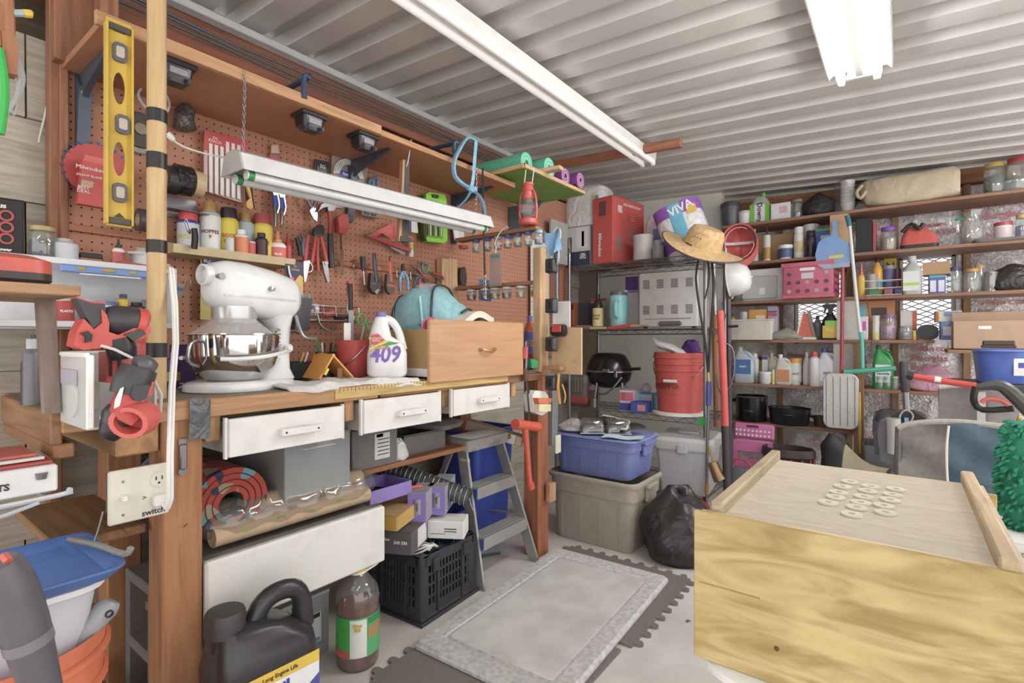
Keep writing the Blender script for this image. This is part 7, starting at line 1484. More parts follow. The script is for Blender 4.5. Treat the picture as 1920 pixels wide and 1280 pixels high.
bag('black_bag','black folded fabric bag on the top shelf','bag',bs(1505,1562,360,0)[0],(.22,.18,.165),mat('#28262a','crumple',.6,sc=12),0,31,.12,top=.6)
c,w_,h_=bs(1575,1604,340,0);t=T('cup_stack','stack of white foam cups in a clear sleeve on the top shelf','cups',c)
for k in range(6):P(t,'cup',G().lathe([(w_*.36,0),(w_*.5,.07),(w_*.52,.07),(w_*.5,.074)],18,TR(0,0,.004+k*(h_-.085)/5)),WHITE)
P(t,'sleeve',G().lathe([(w_*.56,0),(w_*.6,h_*.5),(w_*.5,h_*.95),(w_*.2,h_*1.05)],16,TR(-.02),sx=1.25),mat('#f2f2f4','glass',a=.12))
c,w_,h_=bs(1612,1798,338,0);t=T('canvas_bag','folded beige canvas tote with blue lining on the top shelf','bag',c);P(t,'body',G().loft([[(x,.14*k_*math.copysign(abs(math.cos(q))**.5,math.cos(q)),max(0,h_*.45+dz+h_*.46*k_*math.copysign(abs(math.sin(q))**.5,math.sin(q))))for q in[2*pi*k/14 for k in range(14)]]for x,k_,dz in((-w_*.5,.35,.05),(-w_*.42,.9,.01),(-w_*.2,1,0),(w_*.2,1,0),(w_*.44,.95,.01),(w_*.5,.8,.0))]),mat('#c9b79c','crumple',.85,sc=7),ang=60);P(t,'blue_lining',G().sheet(lambda u,v:(-w_*.42+w_*.84*u,-.06+.14*v,h_*.9+.008*math.sin(9*u)),12,4,.006),mat('#8494b4','fabric'));P(t,'handle_loop',G().tube([(-w_*.46,-.12,h_*.7),(-w_*.52,-.13,h_*.5),(-w_*.48,-.13,h_*.3),(-w_*.42,-.13,h_*.5)],.012,8),mat('#bfae94','fabric'))
bag('gray_cloth','gray cloth heap beside the canvas tote','cloth',bs(1604,1640,368,0,4.50)[0],(.16,.14,.085),mat('#8f8c8c','fabric'),0,33)
bcan(1843,1886,310,0,'mason_jar','large dark glass jar with gold lid on the top shelf','jar',GLASS,'#b9a04c','jar',Y=4.42,content='#4a5a4c');bcan(1886,1934,300,0,'mason_jar','biggest glass jar with red lid at the top right edge','jar',GLASS,'#a8383a','jar',Y=4.41)
# --- second row
bbox(1420,1490,446,1,'cardboard_box','plain cardboard box behind the caulk tubes','box','#b08c66',.14,Y=4.58)
bcan(1409,1422,430,1,'caulk_tube','gray white caulk cartridge next to the red hard hat','tube','#b7b9b8','#dcdcdc','caulk',Y=4.40);bcan(1431,1445,424,1,'caulk_tube','caulk cartridge with purple and gold label','tube','#d9d4d0','#3a3434','caulk','#b28a4c',Y=4.40,bz=(.05,.38))
bcan(1460,1486,461,1,'joint_tub','small white tub with navy label on the second shelf','tub','#dfe0e2','#e6e6e6','tub','#4a5e8a',Y=4.40);bcan(1488,1508,427,1,'spray_can','white spray can with yellow label band on the second shelf','spray can','#dcdad6','#e4e3e0','spray','#d2bd8f',Y=4.42,bz=(.2,.55));bcan(1510,1530,434,1,'spray_can','black spray paint can beside the white one','spray can','#2b2a2e','#2a292c','spray','#4a3a3e',Y=4.40,bz=(.45,.62));bcan(1505,1536,424,1,'paper_roll','white paper roll behind the black spray can','paper roll','#d6d2d4','#dcd8d8','tin',Y=4.52)
bbox(1530,1566,432,1,'blue_box','blue and white box with green edge behind the dustpan','box','#5266b4',prints=[('f',0,.95,.98,.08,'#57b24a'),('f',.1,.5,.6,.5,'#c6cce0')])
bbox(1606,1636,414,1,'dark_case','black upright case on the second shelf','case','#2f2c32',.14,flaps=False);bbox(1637,1643,420,1,'red_folder','thin red folder beside the black case','folder','#a9474c',.14)
bcan(1650,1682,428,1,'snack_jar','clear jar with purple lid and yellow handle','jar',GLASS,'#8a4fc0','jar',content='#b9a090')
c,w_,h_=bs(1687,1760,424,1);t=T('lunch_bag','red lunch bag with black base and strap on the second shelf','bag',c);P(t,'base',G().loft([sec(w_,.14,.03,0),sec(w_,.14,.03,.03)]),mat('#2d2a2c','fabric'));P(t,'body',G().loft([sec(w_*.98,.14,.03,.03),sec(w_*.9,.13,.03,h_*.5),sec(w_*.5,.09,.03,h_*.85,-.02),sec(w_*.3,.05,.02,h_*.9,-.02)]),mat('#cf5a4e','fabric',.8),ang=60);P(t,'strap',G().tube([(-w_*.45,-.05,h_*.7),(-w_*.2,-.06,h_*.98),(0,-.07,h_*.75),(w_*.1,-.06,h_*.95)],.012,8),mat('#2d2a2c','fabric'))
c,w_,h_=bs(1800,1848,398,1);t=T('glass_pitcher','round glass coffee pot with green handle tab','pitcher',c);P(t,'glass',G().lathe([(w_*.35,0),(w_*.5,h_*.25),(w_*.48,h_*.5),(w_*.34,h_*.8),(w_*.42,h_)],22,cap=False),GLASS);P(t,'handle',G().tube([(-w_*.4,0,h_*.8),(-w_*.6,0,h_*.75),(-w_*.58,0,h_*.4)],.010,8),GLASS);P(t,'green_tab',G().box((-w_*.5,0,h_*.8),(.05,.02,.018),.004),mat('#1f8f5a'))
bcan(1863,1899,419,1,'red_tub','white tub with red lid on the right of the second shelf','tub','#e0dcdc','#b83a42','tub','#d6c4c8',Y=4.45);bcan(1903,1930,404,1,'mason_jar','blue filled jar at the right edge of the second shelf','jar',GLASS,'#c9b06a','jar',content='#7a86b4')
S('baking_tray','thin gray tray under the red lid tub','tray',G().loft([sec(.34,.26,.03,0),sec(.36,.28,.03,.016),sec(.35,.27,.03,.016),sec(.33,.25,.03,.003)]),mat('#8a8784',m=.4),at(1900,450,Y=4.47)*0+Vector((at(1892,450,Y=4.47).x,4.47,SHZ[1])))
# --- third row
c,w_,h_=bs(1395,1472,508,2,4.47);t=T('storage_unit','white and clear plastic drawer unit beside the pink crate','drawer unit',c);P(t,'case',G().box((0,.05,h_/2),(w_,.20,h_),.006),WHITE);P(t,'drawer_front',G().box((-.02,-.06,h_*.42),(w_*.85,.02,h_*.7),.004),mat('#c6c8ca',r=.2));P(t,'sticker',G().box((0,-.071,h_*.3),(.04,.001,.05)),PAPER)
c,w_,h_=bs(1474,1570,498,2,4.42);t=T('plastic_crate','pink slotted plastic crate on the third shelf','crate',c,rz=-.06);PK=mat('#c9627c',r=.45)
P(t,'shell',G().loft([sec(w_*.94,.24,.01,0),sec(w_*.98,.26,.01,h_*.1),sec(w_*.98,.26,.01,h_),sec(w_*.95,.24,.01,h_),sec(w_*.93,.22,.01,.006)]),PK);P(t,'top_rim',G().box((0,-.132,h_*.94),(w_*1.04,.012,h_*.12),.003),PK);P(t,'base_rim',G().box((0,-.130,h_*.05),(w_*1.02,.012,h_*.1),.003),PK);P(t,'handle_slot',G().loft([[(x,-.1315,h_*.8+z_)for x,z_ in rrect(w_*.3,.022,.010)],[(x,-.1335,h_*.8+z_)for x,z_ in rrect(w_*.3,.022,.010)]]),WHITE);P(t,'sticker',G().box((0,-.1325,h_*.62),(w_*.24,.002,h_*.16)),mat('#c9ccd6'))
for i in range(5):
 for j in range(3):
  if j==2 and 0<i<4:continue
  P(t,'round_hole',G().cyl(.015,0,.002,14,TR((i-2)*w_*.18,-.1305,h_*(.2+.24*j))@RX(pi/2)),mat('#5d4a50')if(i+j)%3 else mat('#b9a49a'))
for i in range(4):P(t,'side_slot',G().box((w_*.492,0,h_*(.2+.2*i)),(.004,.18,h_*.08)),mat('#7a3a4a'))
bcan(1607,1623,494,2,'mustard_bottle','yellow squeeze bottle on the third shelf behind the poles','bottle','#d9b437','#d06a4a','glue',Y=4.42);bcan(1624,1645,515,2,'steel_cup','plain steel cup beside the yellow oil bottle','cup','#9a9895',None,'tin',Y=4.42);bcan(1634,1656,484,2,'oil_bottle','tall amber yellow oil bottle on the third shelf','bottle','#dba32f','#3f3a30','bottle','#5aa0b8',Y=4.48,bz=(.25,.42));bcan(1656,1678,500,2,'coffee_tin','navy printed tin behind the low wire basket','can','#8d8894','#b9b9bb','tin','#5a5a8c',Y=4.48);bcan(1676,1690,505,2,'spice_jar','small dark red jar right of the navy tin','jar','#4a3a4c','#3a3840','tin','#7a3a4a',Y=4.48)
bbox(1657,1681,485,2,'yellow_sign','yellow card with black letter N behind the tins','sign','#dcc63a',.01,texts=[('f',0,.8,'N',.07,DARK)],Y=4.62,flaps=False)
c,w_,h_=bs(1622,1690,528,2,4.39);t=T('wire_caddy','low white wire caddy on the third shelf','basket',c);g=G()
for zz in(.004,h_*.5,h_):g.tube([(-w_/2,-.04,zz),(w_/2,-.04,zz),(w_/2,.05,zz),(-w_/2,.05,zz)],.002,5,closed=True)
P(t,'frame',g,WHITE);P(t,'packet',G().box((-.05,0,.025),(.06,.05,.045),.004),mat('#2f7a52'));P(t,'packet',G().box((.03,0,.025),(.05,.05,.045),.004),mat('#8a4f5a'));P(t,'packet',G().box((.085,0,.025),(.045,.05,.045),.004),mat('#35355e'))
c,w_,h_=bs(1691,1729,482,2,4.42);t=T('motor_oil','large gray flask shaped bottle with green striped label','bottle',c);P(t,'body',G().loft([sec(w_,.09,.03,0),sec(w_,.09,.03,h_*.6),sec(w_*.8,.08,.03,h_*.72),sec(w_*.36,.05,.02,h_*.82),sec(w_*.32,.045,.02,h_*.88)]),mat('#a9acae',r=.3),ang=60);P(t,'cap',G().cyl(.024,h_*.86,h_,14),mat('#b9bdc0'));P(t,'printed_label',G().box((-.005,-.0458,h_*.35),(w_*.8,.001,h_*.5)),mat('#d3d6d4'));P(t,'green_stripe',G().box((-.005,-.047,h_*.27),(w_*.78,.001,.02)),mat('#a5cf3c'))
bbox(1741,1772,517,2,'blue_carton','pair of blue and white cartons under the cardboard box','box','#5560b4',prints=[('f',-.25,.4,.36,.6,'#d6d6dc'),('f',.25,.4,.36,.6,'#d6d6dc'),('f',0,.9,.95,.12,'#4aa890')])
c,w_,h_=bs(1731,1782,490,2);carton('cardboard_box','small open cardboard box on top of the blue cartons','box',(c.x,c.y,at(1756,517,Y=4.46).z+.002),(w_,.12,.085),'#b6906a',-.08,open_=True)
bcan(1775,1805,502,2,'mason_jar','glass jar with navy lid on the third shelf','jar',GLASS,'#3a3f62','jar');bcan(1806,1840,505,2,'mason_jar','wide glass jar with brass lid in the middle of the jars','jar',GLASS,'#b98a50','jar',Y=4.42);bcan(1825,1849,498,2,'mason_jar','taller glass jar with gold lid behind the wide one','jar',GLASS,'#bfa560','jar',Y=4.55);bcan(1844,1872,511,2,'glass_beaker','smoky glass cylinder right of the jars','jar',mat('#8f8a88','glass',a=.4),'#8a8786','tin',Y=4.43)
bag('pliers_pouch','black plastic wrapped bundle with yellow marks at the right edge','bundle',bs(1872,1935,492,2)[0],(.26,.18,.16),mat('#3a3636','crumple',.3,sc=14),0,41,.12,top=.7)
# --- fourth row
c,w_,h_=bs(1366,1454,600,3,4.42);t=T('plastic_tray','beige plastic tray bin at the left of the fourth shelf','bin',c);P(t,'shell',G().loft([sec(w_*.95,.22,.01,0),sec(w_,.24,.01,h_),sec(w_*.97,.22,.01,h_),sec(w_*.92,.2,.01,.006)]),mat('#cfcabc',r=.5));P(t,'rim',G().box((0,-.121,h_*.96),(w_*1.02,.008,.012),.002),mat('#d6d1c4'))
def onbin(px0,px1,top):a=at(px0,top,Y=4.42);b=at(px1,top,Y=4.42);return Vector(((a.x+b.x)/2,4.42,SHZ[3]+.006)),b.x-a.x,a.z-SHZ[3]-.006
c,w_,h_=onbin(1405,1440,581);carton('bulb_box','orange light bulb box standing in the beige tray','box',c,(w_,.06,h_),'#dba24c',0,prints=[('f',.02,h_*.72,w_*.5,h_*.16,'#e9dcc6')]);c,w_,h_=onbin(1386,1404,585);can('tin_can','small silver tin in the beige tray','can',c,w_/2,h_,'#c4c4c4',None,style='tin');c,w_,h_=onbin(1441,1459,575);carton('card_box','purple and red striped card box in the beige tray','box',c,(w_,.08,h_),'#a79cae',0,prints=[('f',0,h_*.75,w_*.98,h_*.1,'#c0504e'),('f',0,h_*.84,w_*.98,h_*.05,'#4a4a9a')]);c,w_,h_=onbin(1369,1380,595);can('dropper_bottle','yellow capped small bottle in the beige tray','bottle',c,w_/2,h_,'#c9c6bf','#d9c03a',style='screw')
bag('work_gloves','crumpled gray work gloves on the fourth shelf','gloves',bs(1455,1495,606,3,4.40)[0],(.20,.14,.085),mat('#9d988e','fabric'),0,51,.28)
c,w_,h_=bs(1493,1531,584,3,4.42);t=T('twine_cone','coral orange twine wound on a white card cone','twine',c);P(t,'twine',G().prism([(-w_*.40,.02),(w_*.40,.02),(w_*.32,h_*.5),(w_*.12,h_*.92),(-w_*.12,h_*.92),(-w_*.34,h_*.5)],-.04,.04,RX(pi/2)),mat('#d4705c','fabric',.8));P(t,'card_base',G().box((0,0,.010),(w_*.98,.10,.02),.004),WHITE);P(t,'card_wing',G().prism([(-w_*.5,0),(-w_*.44,0),(-w_*.08,h_),(-w_*.16,h_)],-.045,.045,RX(pi/2)),WHITE);P(t,'card_wing',G().prism([(w_*.5,0),(w_*.44,0),(w_*.08,h_),(w_*.16,h_)],-.045,.045,RX(pi/2)),mat('#8d8a8c'))
c,w_,h_=bs(1540,1573,570,3,4.42);t=trigger('spray_bottle','black trigger spray bottle with lime and yellow label','spray bottle',c,w_,h_,'#2a2828','#2a2828','#d6b43c','Bug','#d8e23a');P(t,'lime_panel',G().box((.01,-w_*.31-.0008,h_*.46),(w_*.7,.0014,h_*.14)),mat('#7ad83a'));bcan(1525,1541,592,3,'dark_flask','dim gray plastic flask behind the spray bottle','bottle','#8f8d92','#4a484c','bottle',Y=4.55)
bbox(1606,1678,566,3,'orange_carton','torn orange carton behind the poles on the fourth shelf','box','#c98858',.16,prints=[('f',-.35,.75,.25,.3,'#6fb0c4'),('f',.1,.72,.4,.2,'#4a3f3a')],Y=4.56);bbox(1606,1628,594,3,'white_carton','white carton with magenta circle before the orange carton','box','#d6d4da',.08,prints=[('f',.2,.6,.3,.4,'#c45ab8')],Y=4.42)
bcan(1636,1650,592,3,'label_jar','slim white jar with yellow base label','jar','#d4d2cc','#b5b3b0','tin','#d9d37a',Y=4.42,bz=(.05,.3));bcan(1650,1682,590,3,'candy_jar','clear plastic jar of pink contents with purple lid','jar',GLASS,'#7a5a90','jar',content='#c78ab4',Y=4.42);bbox(1688,1719,583,3,'card_deck_box','white and orange printed box above the small jar','box','#d8d6cf',.06,prints=[('f',.36,.6,.26,.75,'#d0604a')],Y=4.52);bcan(1685,1712,611,3,'mason_jar','small clear jar with silver lid before the printed box','jar',GLASS,'#9a9a98','jar',Y=4.40,content='#a9a8a4');bcan(1711,1718,616,3,'yellow_tube','tiny yellow and black tube on the fourth shelf','tube','#d9b73a','#3a3a3a','screw',Y=4.40)
c,w_,h_=bs(1719,1760,608,3,4.42);S('black_case','rounded black zip case on the fourth shelf','case',G().loft([[(x,y-.06*0,z_)for x,z_ in[(w_/2*math.cos(q),max(0,h_*.48+h_*.5*math.copysign(abs(math.sin(q))**.7,math.sin(q))))for q in[2*pi*k/18 for k in range(18)]]]for y in(-.03,.03)]),mat('#37343a','fabric'),c)
bbox(1762,1812,604,3,'blue_box','blue box with white label plate on the fourth shelf','box','#7088bc',.12,prints=[('f',-.15,.5,.5,.5,'#d2d6de'),('f',.38,.6,.15,.5,'#dcdce0')],Y=4.42);c,w_,h_=bs(1753,1802,580,3,4.42);carton('paperback_stack','white and blue pamphlets lying on the blue box','book',(c.x,4.43,at(1780,604,Y=4.42).z+.002),(w_,.10,.07),'#c9c7c4',.08,prints=[('f',.02,.05,w_*.7,.03,'#6f86ae'),('f',-w_*.46,.035,.012,.066,'#c05048'),('f',-w_*.40,.035,.008,.066,'#d9b83a')])
t=carton('cardboard_box','large open cardboard flap box at the right edge','box',(at(1878,650,Y=4.2).x,4.25,at(1878,655,Y=4.2).z),(.44,.20,.17),'#b6957a',0,open_=True);P(t,'raised_flap',G().box((0,.10,.19),(.43,.004,.08)),mat('#b6957a',r=.75));P(t,'hand_hole',G().box((-.08,-.1025,.13),(.06,.003,.02),.004),WHITE)
S('box_ledge','brown board carrying the large cardboard box','shelf',G().box((at(1878,650,Y=4.2).x,4.27,at(1878,655,Y=4.2).z-.013),(.50,.30,.022),.002),SHELFM)
# --- fifth row
bjug(1376,1416,650,4,'detergent_jug','clear jug of blue detergent at the left of the fifth shelf',mat('#b9c6d0',r=.2),'#b9bcc0','#4a7ab4','DREFT',Y=4.42,tcol='#ffffff',tsz=.018,bandz=(.25,.65));bcan(1408,1423,662,4,'white_bottle','slim white bottle behind the blue detergent','bottle','#d9d8d6','#e4e3e2','screw',Y=4.48);bcan(1421,1432,668,4,'yellow_bottle','yellow and black bottle at the back of the fifth shelf','bottle','#d6b93a','#3a3a38','screw',Y=4.6);bbox(1430,1441,667,4,'white_carton','narrow white and navy carton on the fifth shelf','box','#dcdce0',.06,prints=[('f',0,.93,.98,.12,'#4a5a8a')],Y=4.5);bcan(1424,1446,696,4,'white_tub','short white tub in front on the fifth shelf','tub','#dddbd7','#e4e3e0','tub','#cfcfd4',Y=4.39);bcan(1447,1453,692,4,'drop_bottle','little white bottle with yellow band','bottle','#dcdcd6','#e4e3de','screw','#dcca5a',Y=4.39)
bjug(1441,1462,661,4,'cleaner_jug','pale yellow jug behind the white tub',mat('#d9d6b8',r=.3),'#e4e3de',Y=4.55);bjug(1454,1486,664,4,'vinegar_jug','clear jug with orange picture label on the fifth shelf',mat('#cfcdc8',r=.25),'#e4e3e0','#d08a5a',None,Y=4.41,bandz=(.1,.5));bcan(1479,1503,671,4,'wipes_canister','white wipes canister with yellow lid','canister','#dfe0de','#dca23c','tub','#d6dad2','Lysol','#4a56a0',Y=4.44,tsz=.03);bcan(1505,1520,660,4,'white_bottle','tall plain white bottle left of the red capped one','bottle','#d8d7d8','#dcdcdc','bottle',Y=4.46);bcan(1517,1537,659,4,'foam_can','white bottle with a red cap on the fifth shelf','bottle','#dcdbe0','#c8564c','screw',Y=4.38);bjug(1533,1576,653,4,'bleach_jug','large white bleach jug with navy cap behind the mop pad',mat('#d6d8e0',r=.35),'#4a5aa0','#dfe0e8','WSH',Y=4.42,tsz=.03)
bjug(1636,1676,646,4,'detergent_jug','green detergent jug with white label right of the upright',mat('#1f9a4a',r=.3),'#1c7a42','#d6e4de','cascade',Y=4.44,tsz=.024)
for i,px in enumerate((1650,1664,1678)):bcan(px-7,px+7,705,4,'glass_bottle','small clear glass jar, %s of three on the fifth shelf'%('first','second','third')[i],'jar',GLASS,'#b9bab6','jar',Y=4.40)
bag('pink_bag','translucent bag with bright pink contents on the fifth shelf','plastic bag',bs(1715,1785,690,4,4.44)[0],(.24,.18,.17),mat('#d9a3be','crumple',.2,sc=14),0,61,.2)
# --- lowest row and floor
c,w_,h_=bs(1380,1439,740,5,4.44);t=T('stock_pot','black slow cooker pot with steel rim on the lowest shelf','pot',c);P(t,'shell',G().lathe([(w_*.42,0),(w_*.48,.01),(w_*.5,h_),(w_*.47,h_),(w_*.45,.02),(0,.02)],28),mat('#18171a',r=.2));P(t,'rim',G().lathe([(w_*.5,h_-.006),(w_*.52,h_),(w_*.5,h_+.005)],28,cap=False),CHROME);P(t,'side_handle',G().tube([(-w_*.5,0,h_*.75),(-w_*.6,0,h_*.78),(-w_*.5,0,h_*.85)],.01,8),BLACK);TXT(t,'CROCK',.02,STEEL,(0,-w_*.49,h_*.45),bend=w_*.49)
c,w_,h_=bs(1441,1521,762,5,4.42);t=T('roasting_pan','speckled black oval roasting pan on the lowest shelf','pan',c);P(t,'shell',G().lathe([(w_*.42,0),(w_*.45,.008),(w_*.5,h_),(w_*.48,h_),(w_*.43,.012),(0,.012)],32,sy=.7),mat('#222226',r=.22,h2='#55565c',sc=300));P(t,'rim',G().lathe([(w_*.5,h_-.003),(w_*.515,h_+.002),(w_*.5,h_+.006)],32,sy=.7,cap=False),mat('#2a2a2e',r=.2));P(t,'loop_handle',G().tube([(-.03,-w_*.33,h_*.7),(-.02,-w_*.36,h_*.66),(.02,-w_*.36,h_*.66),(.03,-w_*.33,h_*.7)],.005,6),mat('#3a3a3e',r=.25))
c,w_,h_=bs(1525,1552,778,5,4.45);t=T('sauce_pan','small dark saucepan half hidden by the mop pad','pan',c);P(t,'shell',G().lathe([(w_*.45,0),(w_*.5,h_),(w_*.47,h_),(w_*.43,.01),(0,.01)],22),mat('#4a403c',r=.3,m=.3));P(t,'handle',G().tube([(-w_*.5,0,h_*.85),(-w_*.9,-.03,h_)],.010,8),BLACK)
c=at(1412,850,Y=4.05);t=T('step_stool','pink plastic folding step stool with white dots','step stool',(c.x,4.05,0),rz=.05);PKS=mat('#d873ae',r=.45);zt=at(1412,795,Y=4.05).z;ws=at(1450,800,Y=4.05).x-at(1375,800,Y=4.05).x
P(t,'top_step',G().box((0,0,zt-.055),(ws,.04,.11),.012,RX(-.12)),PKS);P(t,'front_leg',G().loft([[(x,-.02,z_)for x,z_ in((-ws*.5,.0),(-ws*.42,0),(-ws*.36,zt-.12),(-ws*.48,zt-.12))],[(x,.02,z_)for x,z_ in((-ws*.5,.0),(-ws*.42,0),(-ws*.36,zt-.12),(-ws*.48,zt-.12))]]),PKS);P(t,'front_leg',G().loft([[(x,-.02,z_)for x,z_ in((ws*.5,.0),(ws*.42,0),(ws*.36,zt-.12),(ws*.48,zt-.12))],[(x,.02,z_)for x,z_ in((ws*.5,.0),(ws*.42,0),(ws*.36,zt-.12),(ws*.48,zt-.12))]]),PKS);P(t,'panel',G().box((0,.0,zt-.16),(ws*.9,.03,.09),.006),PKS);P(t,'panel',G().box((0,.0,zt-.30),(ws*.9,.03,.10),.006),PKS);P(t,'handle_slot',G().box((0.0,-.026,zt-.012),(ws*.3,.008,.016),.004),mat('#5a3048'))
for i in range(9):
 for j in range(2):P(t,'grip_dot',G().cyl(.0085,0,.003,10,TR((i-4)*ws*.1,-.016-.004*j,zt-.045-.032*j)@RX(pi/2)),WHITE)
t=T('push_broom','gray bristle brush with red curved frame on the floor by the rack','broom',(at(1392,890,Y=3.9).x,3.85,0));P(t,'bristles',G().loft([sec(.16,.05,.01,.0),sec(.09,.03,.01,.16)]),mat('#77757a','fabric'));P(t,'frame',G().tube([(-.06,0,.17),(-.02,0,.22),(.05,0,.2),(.09,0,.12)],.008,8),mat('#b8523f'))
t=T('red_basket','black and red round slatted basket on the floor','basket',(at(1478,870,Y=4.0).x,4.0,0));P(t,'shell',G().lathe([(.11,0),(.16,.31),(.15,.31),(.10,.01),(0,.01)],24,sy=.7),mat('#3a3032'));P(t,'red_rim',G().lathe([(.16,.25),(.17,.26),(.165,.30),(.16,.31)],24,sy=.7,cap=False),mat('#453a3c'))
for k in range(14):P(t,'red_slat',G().box((.155*math.cos(k*.449),.155*.7*math.sin(k*.449),.225),(.012,.012,.05),.002),mat('#a94540'))
bag('black_pouch','black nylon tool pouch on the floor near the mop','pouch',(at(1566,870,Y=4.05).x,4.05,0),(.18,.14,.41),mat('#3a383c','fabric',.6),0,71,.05,top=.92);bag('scrap_bags','green and silver crumpled wrappers on the floor behind the plywood box','wrappers',(at(1525,885,Y=3.75).x,3.72,0),(.30,.2,.23),mat('#7a9a4a','crumple',.3,sc=14,h2='#b9b3ae'),0,73,.3,top=.8)
def fn(u,v):return(at(1580+110*u,880,Y=3.6).x,3.45+.35*v,max(.003,.40-.17*u+.03*math.sin(5*u+3*v)-.2*(1-v)**2))
S('drop_cloth','tan canvas drop cloth slumped behind the plywood box','cloth',G().sheet(fn,14,8,.01),mat('#a89a82','fabric',.9))
# --- hanging on the shelf fronts
HY=4.30
t=T('dustpan','light blue plastic dustpan hanging on the shelf divider','dustpan');DP=mat('#6f9bd0',r=.35);P(t,'pan',polyY([(1532,495),(1529,478),(1535,455),(1550,444),(1561,443),(1575,446),(1592,458),(1598,475),(1593,497),(1575,494),(1555,498),(1540,503)],HY,.035),DP);P(t,'handle',polyY([(1560,414),(1571,414),(1569,430),(1572,446),(1557,446),(1562,430)],HY,.022),DP);P(t,'sticker',polyY([(1554,480),(1582,476),(1581,483),(1554,485)],HY-.019,.001),mat('#d9bf3c'));P(t,'lip',polyY([(1533,497),(1594,491),(1593,500),(1545,505)],HY-.005,.04),mat('#9aa6b8'))
tool('mop_pole','white and teal mop pole leaning on the shelf fronts','mop',[('shaft',tbY([(1593,423),(1600,500),(1610,600),(1613,622)],4.28,.011,10),mat('#d6d6d0',r=.4)),('teal_grip',tbY([(1588,404),(1591,414),(1593,424)],4.28,.016,10),mat('#2f7a8c',r=.4)),('teal_joint',tbY([(1613,622),(1616,640),(1617,690)],4.28,.013,10),mat('#5fb8a8',r=.4)),('squeegee_bar',tbY([(1582,697),(1630,694),(1680,690)],4.26,.016,8),mat('#4fb09a',r=.4))],None)
tool('broom_pole','red broom handle standing before the gray divider','broom',[('shaft',tbY([(1580,502),(1579,600),(1578,700)],4.27,.012,10),mat('#a8434a',r=.4))],None)
t=T('mop_pad','white mop pad with blue stripes hanging before the lower shelves','mop pad');c=at(1576,752,Y=4.24);wm_,hm_=at(1609,752,Y=4.24).x-at(1542,752,Y=4.24).x,at(1576,702,Y=4.24).z-at(1576,806,Y=4.24).z
P(t,'pad',G().loft([[(c.x+x,4.25+e,c.z+z_)for x,z_ in rrect(wm_*k_,hm_*k_,.05,6)]for e,k_ in((.012,.97),(0,1),(-.014,.97))]),mat('#d2cfc6','carpet',.95))
for k in range(5):P(t,'blue_stripe',G().box((c.x+(k-2)*wm_*.2,4.2355,c.z),(.006,.004,hm_*.88),.001),mat('#8496c0','fabric'))
tool('yellow_stake','slim yellow rod standing beside the upright post','rod',[('rod',tbY([(1612,735),(1612,800),(1613,850)],4.25,[.005,.010,.006],8),mat('#d9a52f'))],None)
S('dark_strap','dark strap hanging down the shelf fronts right of the mop pole','strap',tbY([(1622,552),(1630,590),(1634,640),(1632,660)],4.30,.010,6,flat=(1,.25)),mat('#5a4f4a','fabric'))
# ================================================================== RIGHT SIDE AND FOREGROUND
zt=at(1870,718,Y=3.3).z
S('folding_table','dark slatted table edge carrying the blue tub','table',G().box((2.50,3.42,zt-.02),(.62,.42,.035),.006).box((2.24,3.28,(zt-.04)/2),(.03,.03,zt-.04)).box((2.75,3.28,(zt-.04)/2),(.03,.03,zt-.04)).box((2.24,3.58,(zt-.04)/2),(.03,.03,zt-.04)).box((2.75,3.58,(zt-.04)/2),(.03,.03,zt-.04)),mat('#3a373a',r=.5))
c=at(1880,715,Y=3.32);t=T('wash_tub','blue plastic wash tub with a white label on the dark table','tub',(c.x+.0,3.40,zt));wt=at(1934,660,Y=3.25).x-at(1828,660,Y=3.25).x;ht=at(1880,655,Y=3.32).z-zt
P(t,'shell',G().loft([sec(wt*.85,.24,.06,0),sec(wt,.30,.07,ht),sec(wt*.96,.27,.07,ht),sec(wt*.82,.22,.06,.008)]),mat('#4f6cc0',r=.35));P(t,'rim',G().loft([sec(wt*1.0,.30,.07,ht-.012),sec(wt*1.06,.33,.08,ht-.008),sec(wt*1.06,.33,.08,ht),sec(wt,.30,.07,ht+.002)],cap=False),mat('#5f7ccb',r=.35));P(t,'sticker',G().box((.08,-.139,ht*.5),(.10,.003,ht*.5),0,RX(-.0)),WHITE);P(t,'sticker_print',G().box((.08,-.141,ht*.55),(.07,.001,ht*.15)),mat('#4a56a8'));
S('scrub_brush','dark bristle brush lying across the blue tub','brush',G().box((0,0,.012),(.12,.03,.014),.004).box((0,0,.028),(.11,.028,.022),.004),mat('#4a3a34','fabric'),(c.x-.02,3.27,zt+ht+.003))
t=T('tote_bag','gray fabric wagon side with pale binding behind the vacuum','bag');P(t,'panel',G().sheet(lambda u,v:Vector(at(1760+150*u,726+6*u+100*v,Y=3.05))+Vector((0,.02*math.sin(5*u+3*v),0)),12,8,.012),mat('#8f8688','fabric',.85));P(t,'pale_strip',polyY([(1832,735),(1848,735),(1848,800),(1832,800)],3.0,.006),mat('#c4c2c0','fabric'));P(t,'top_binding',tbY([(1760,726),(1800,722),(1835,726)],3.04,.010,8),mat('#c9c6c6','fabric'))
tool('pole_saw','long red handled pole lying toward the right edge','pole',[('red_pole',tbY([(1708,704),(1760,713),(1830,723)],2.95,.014,10),mat('#c8473f',r=.4)),('dark_head',tbY([(1700,702),(1712,705)],2.95,.020,10),DARK),('label',tbY([(1752,711),(1764,713)],2.95,.0148,10),WHITE)],None)
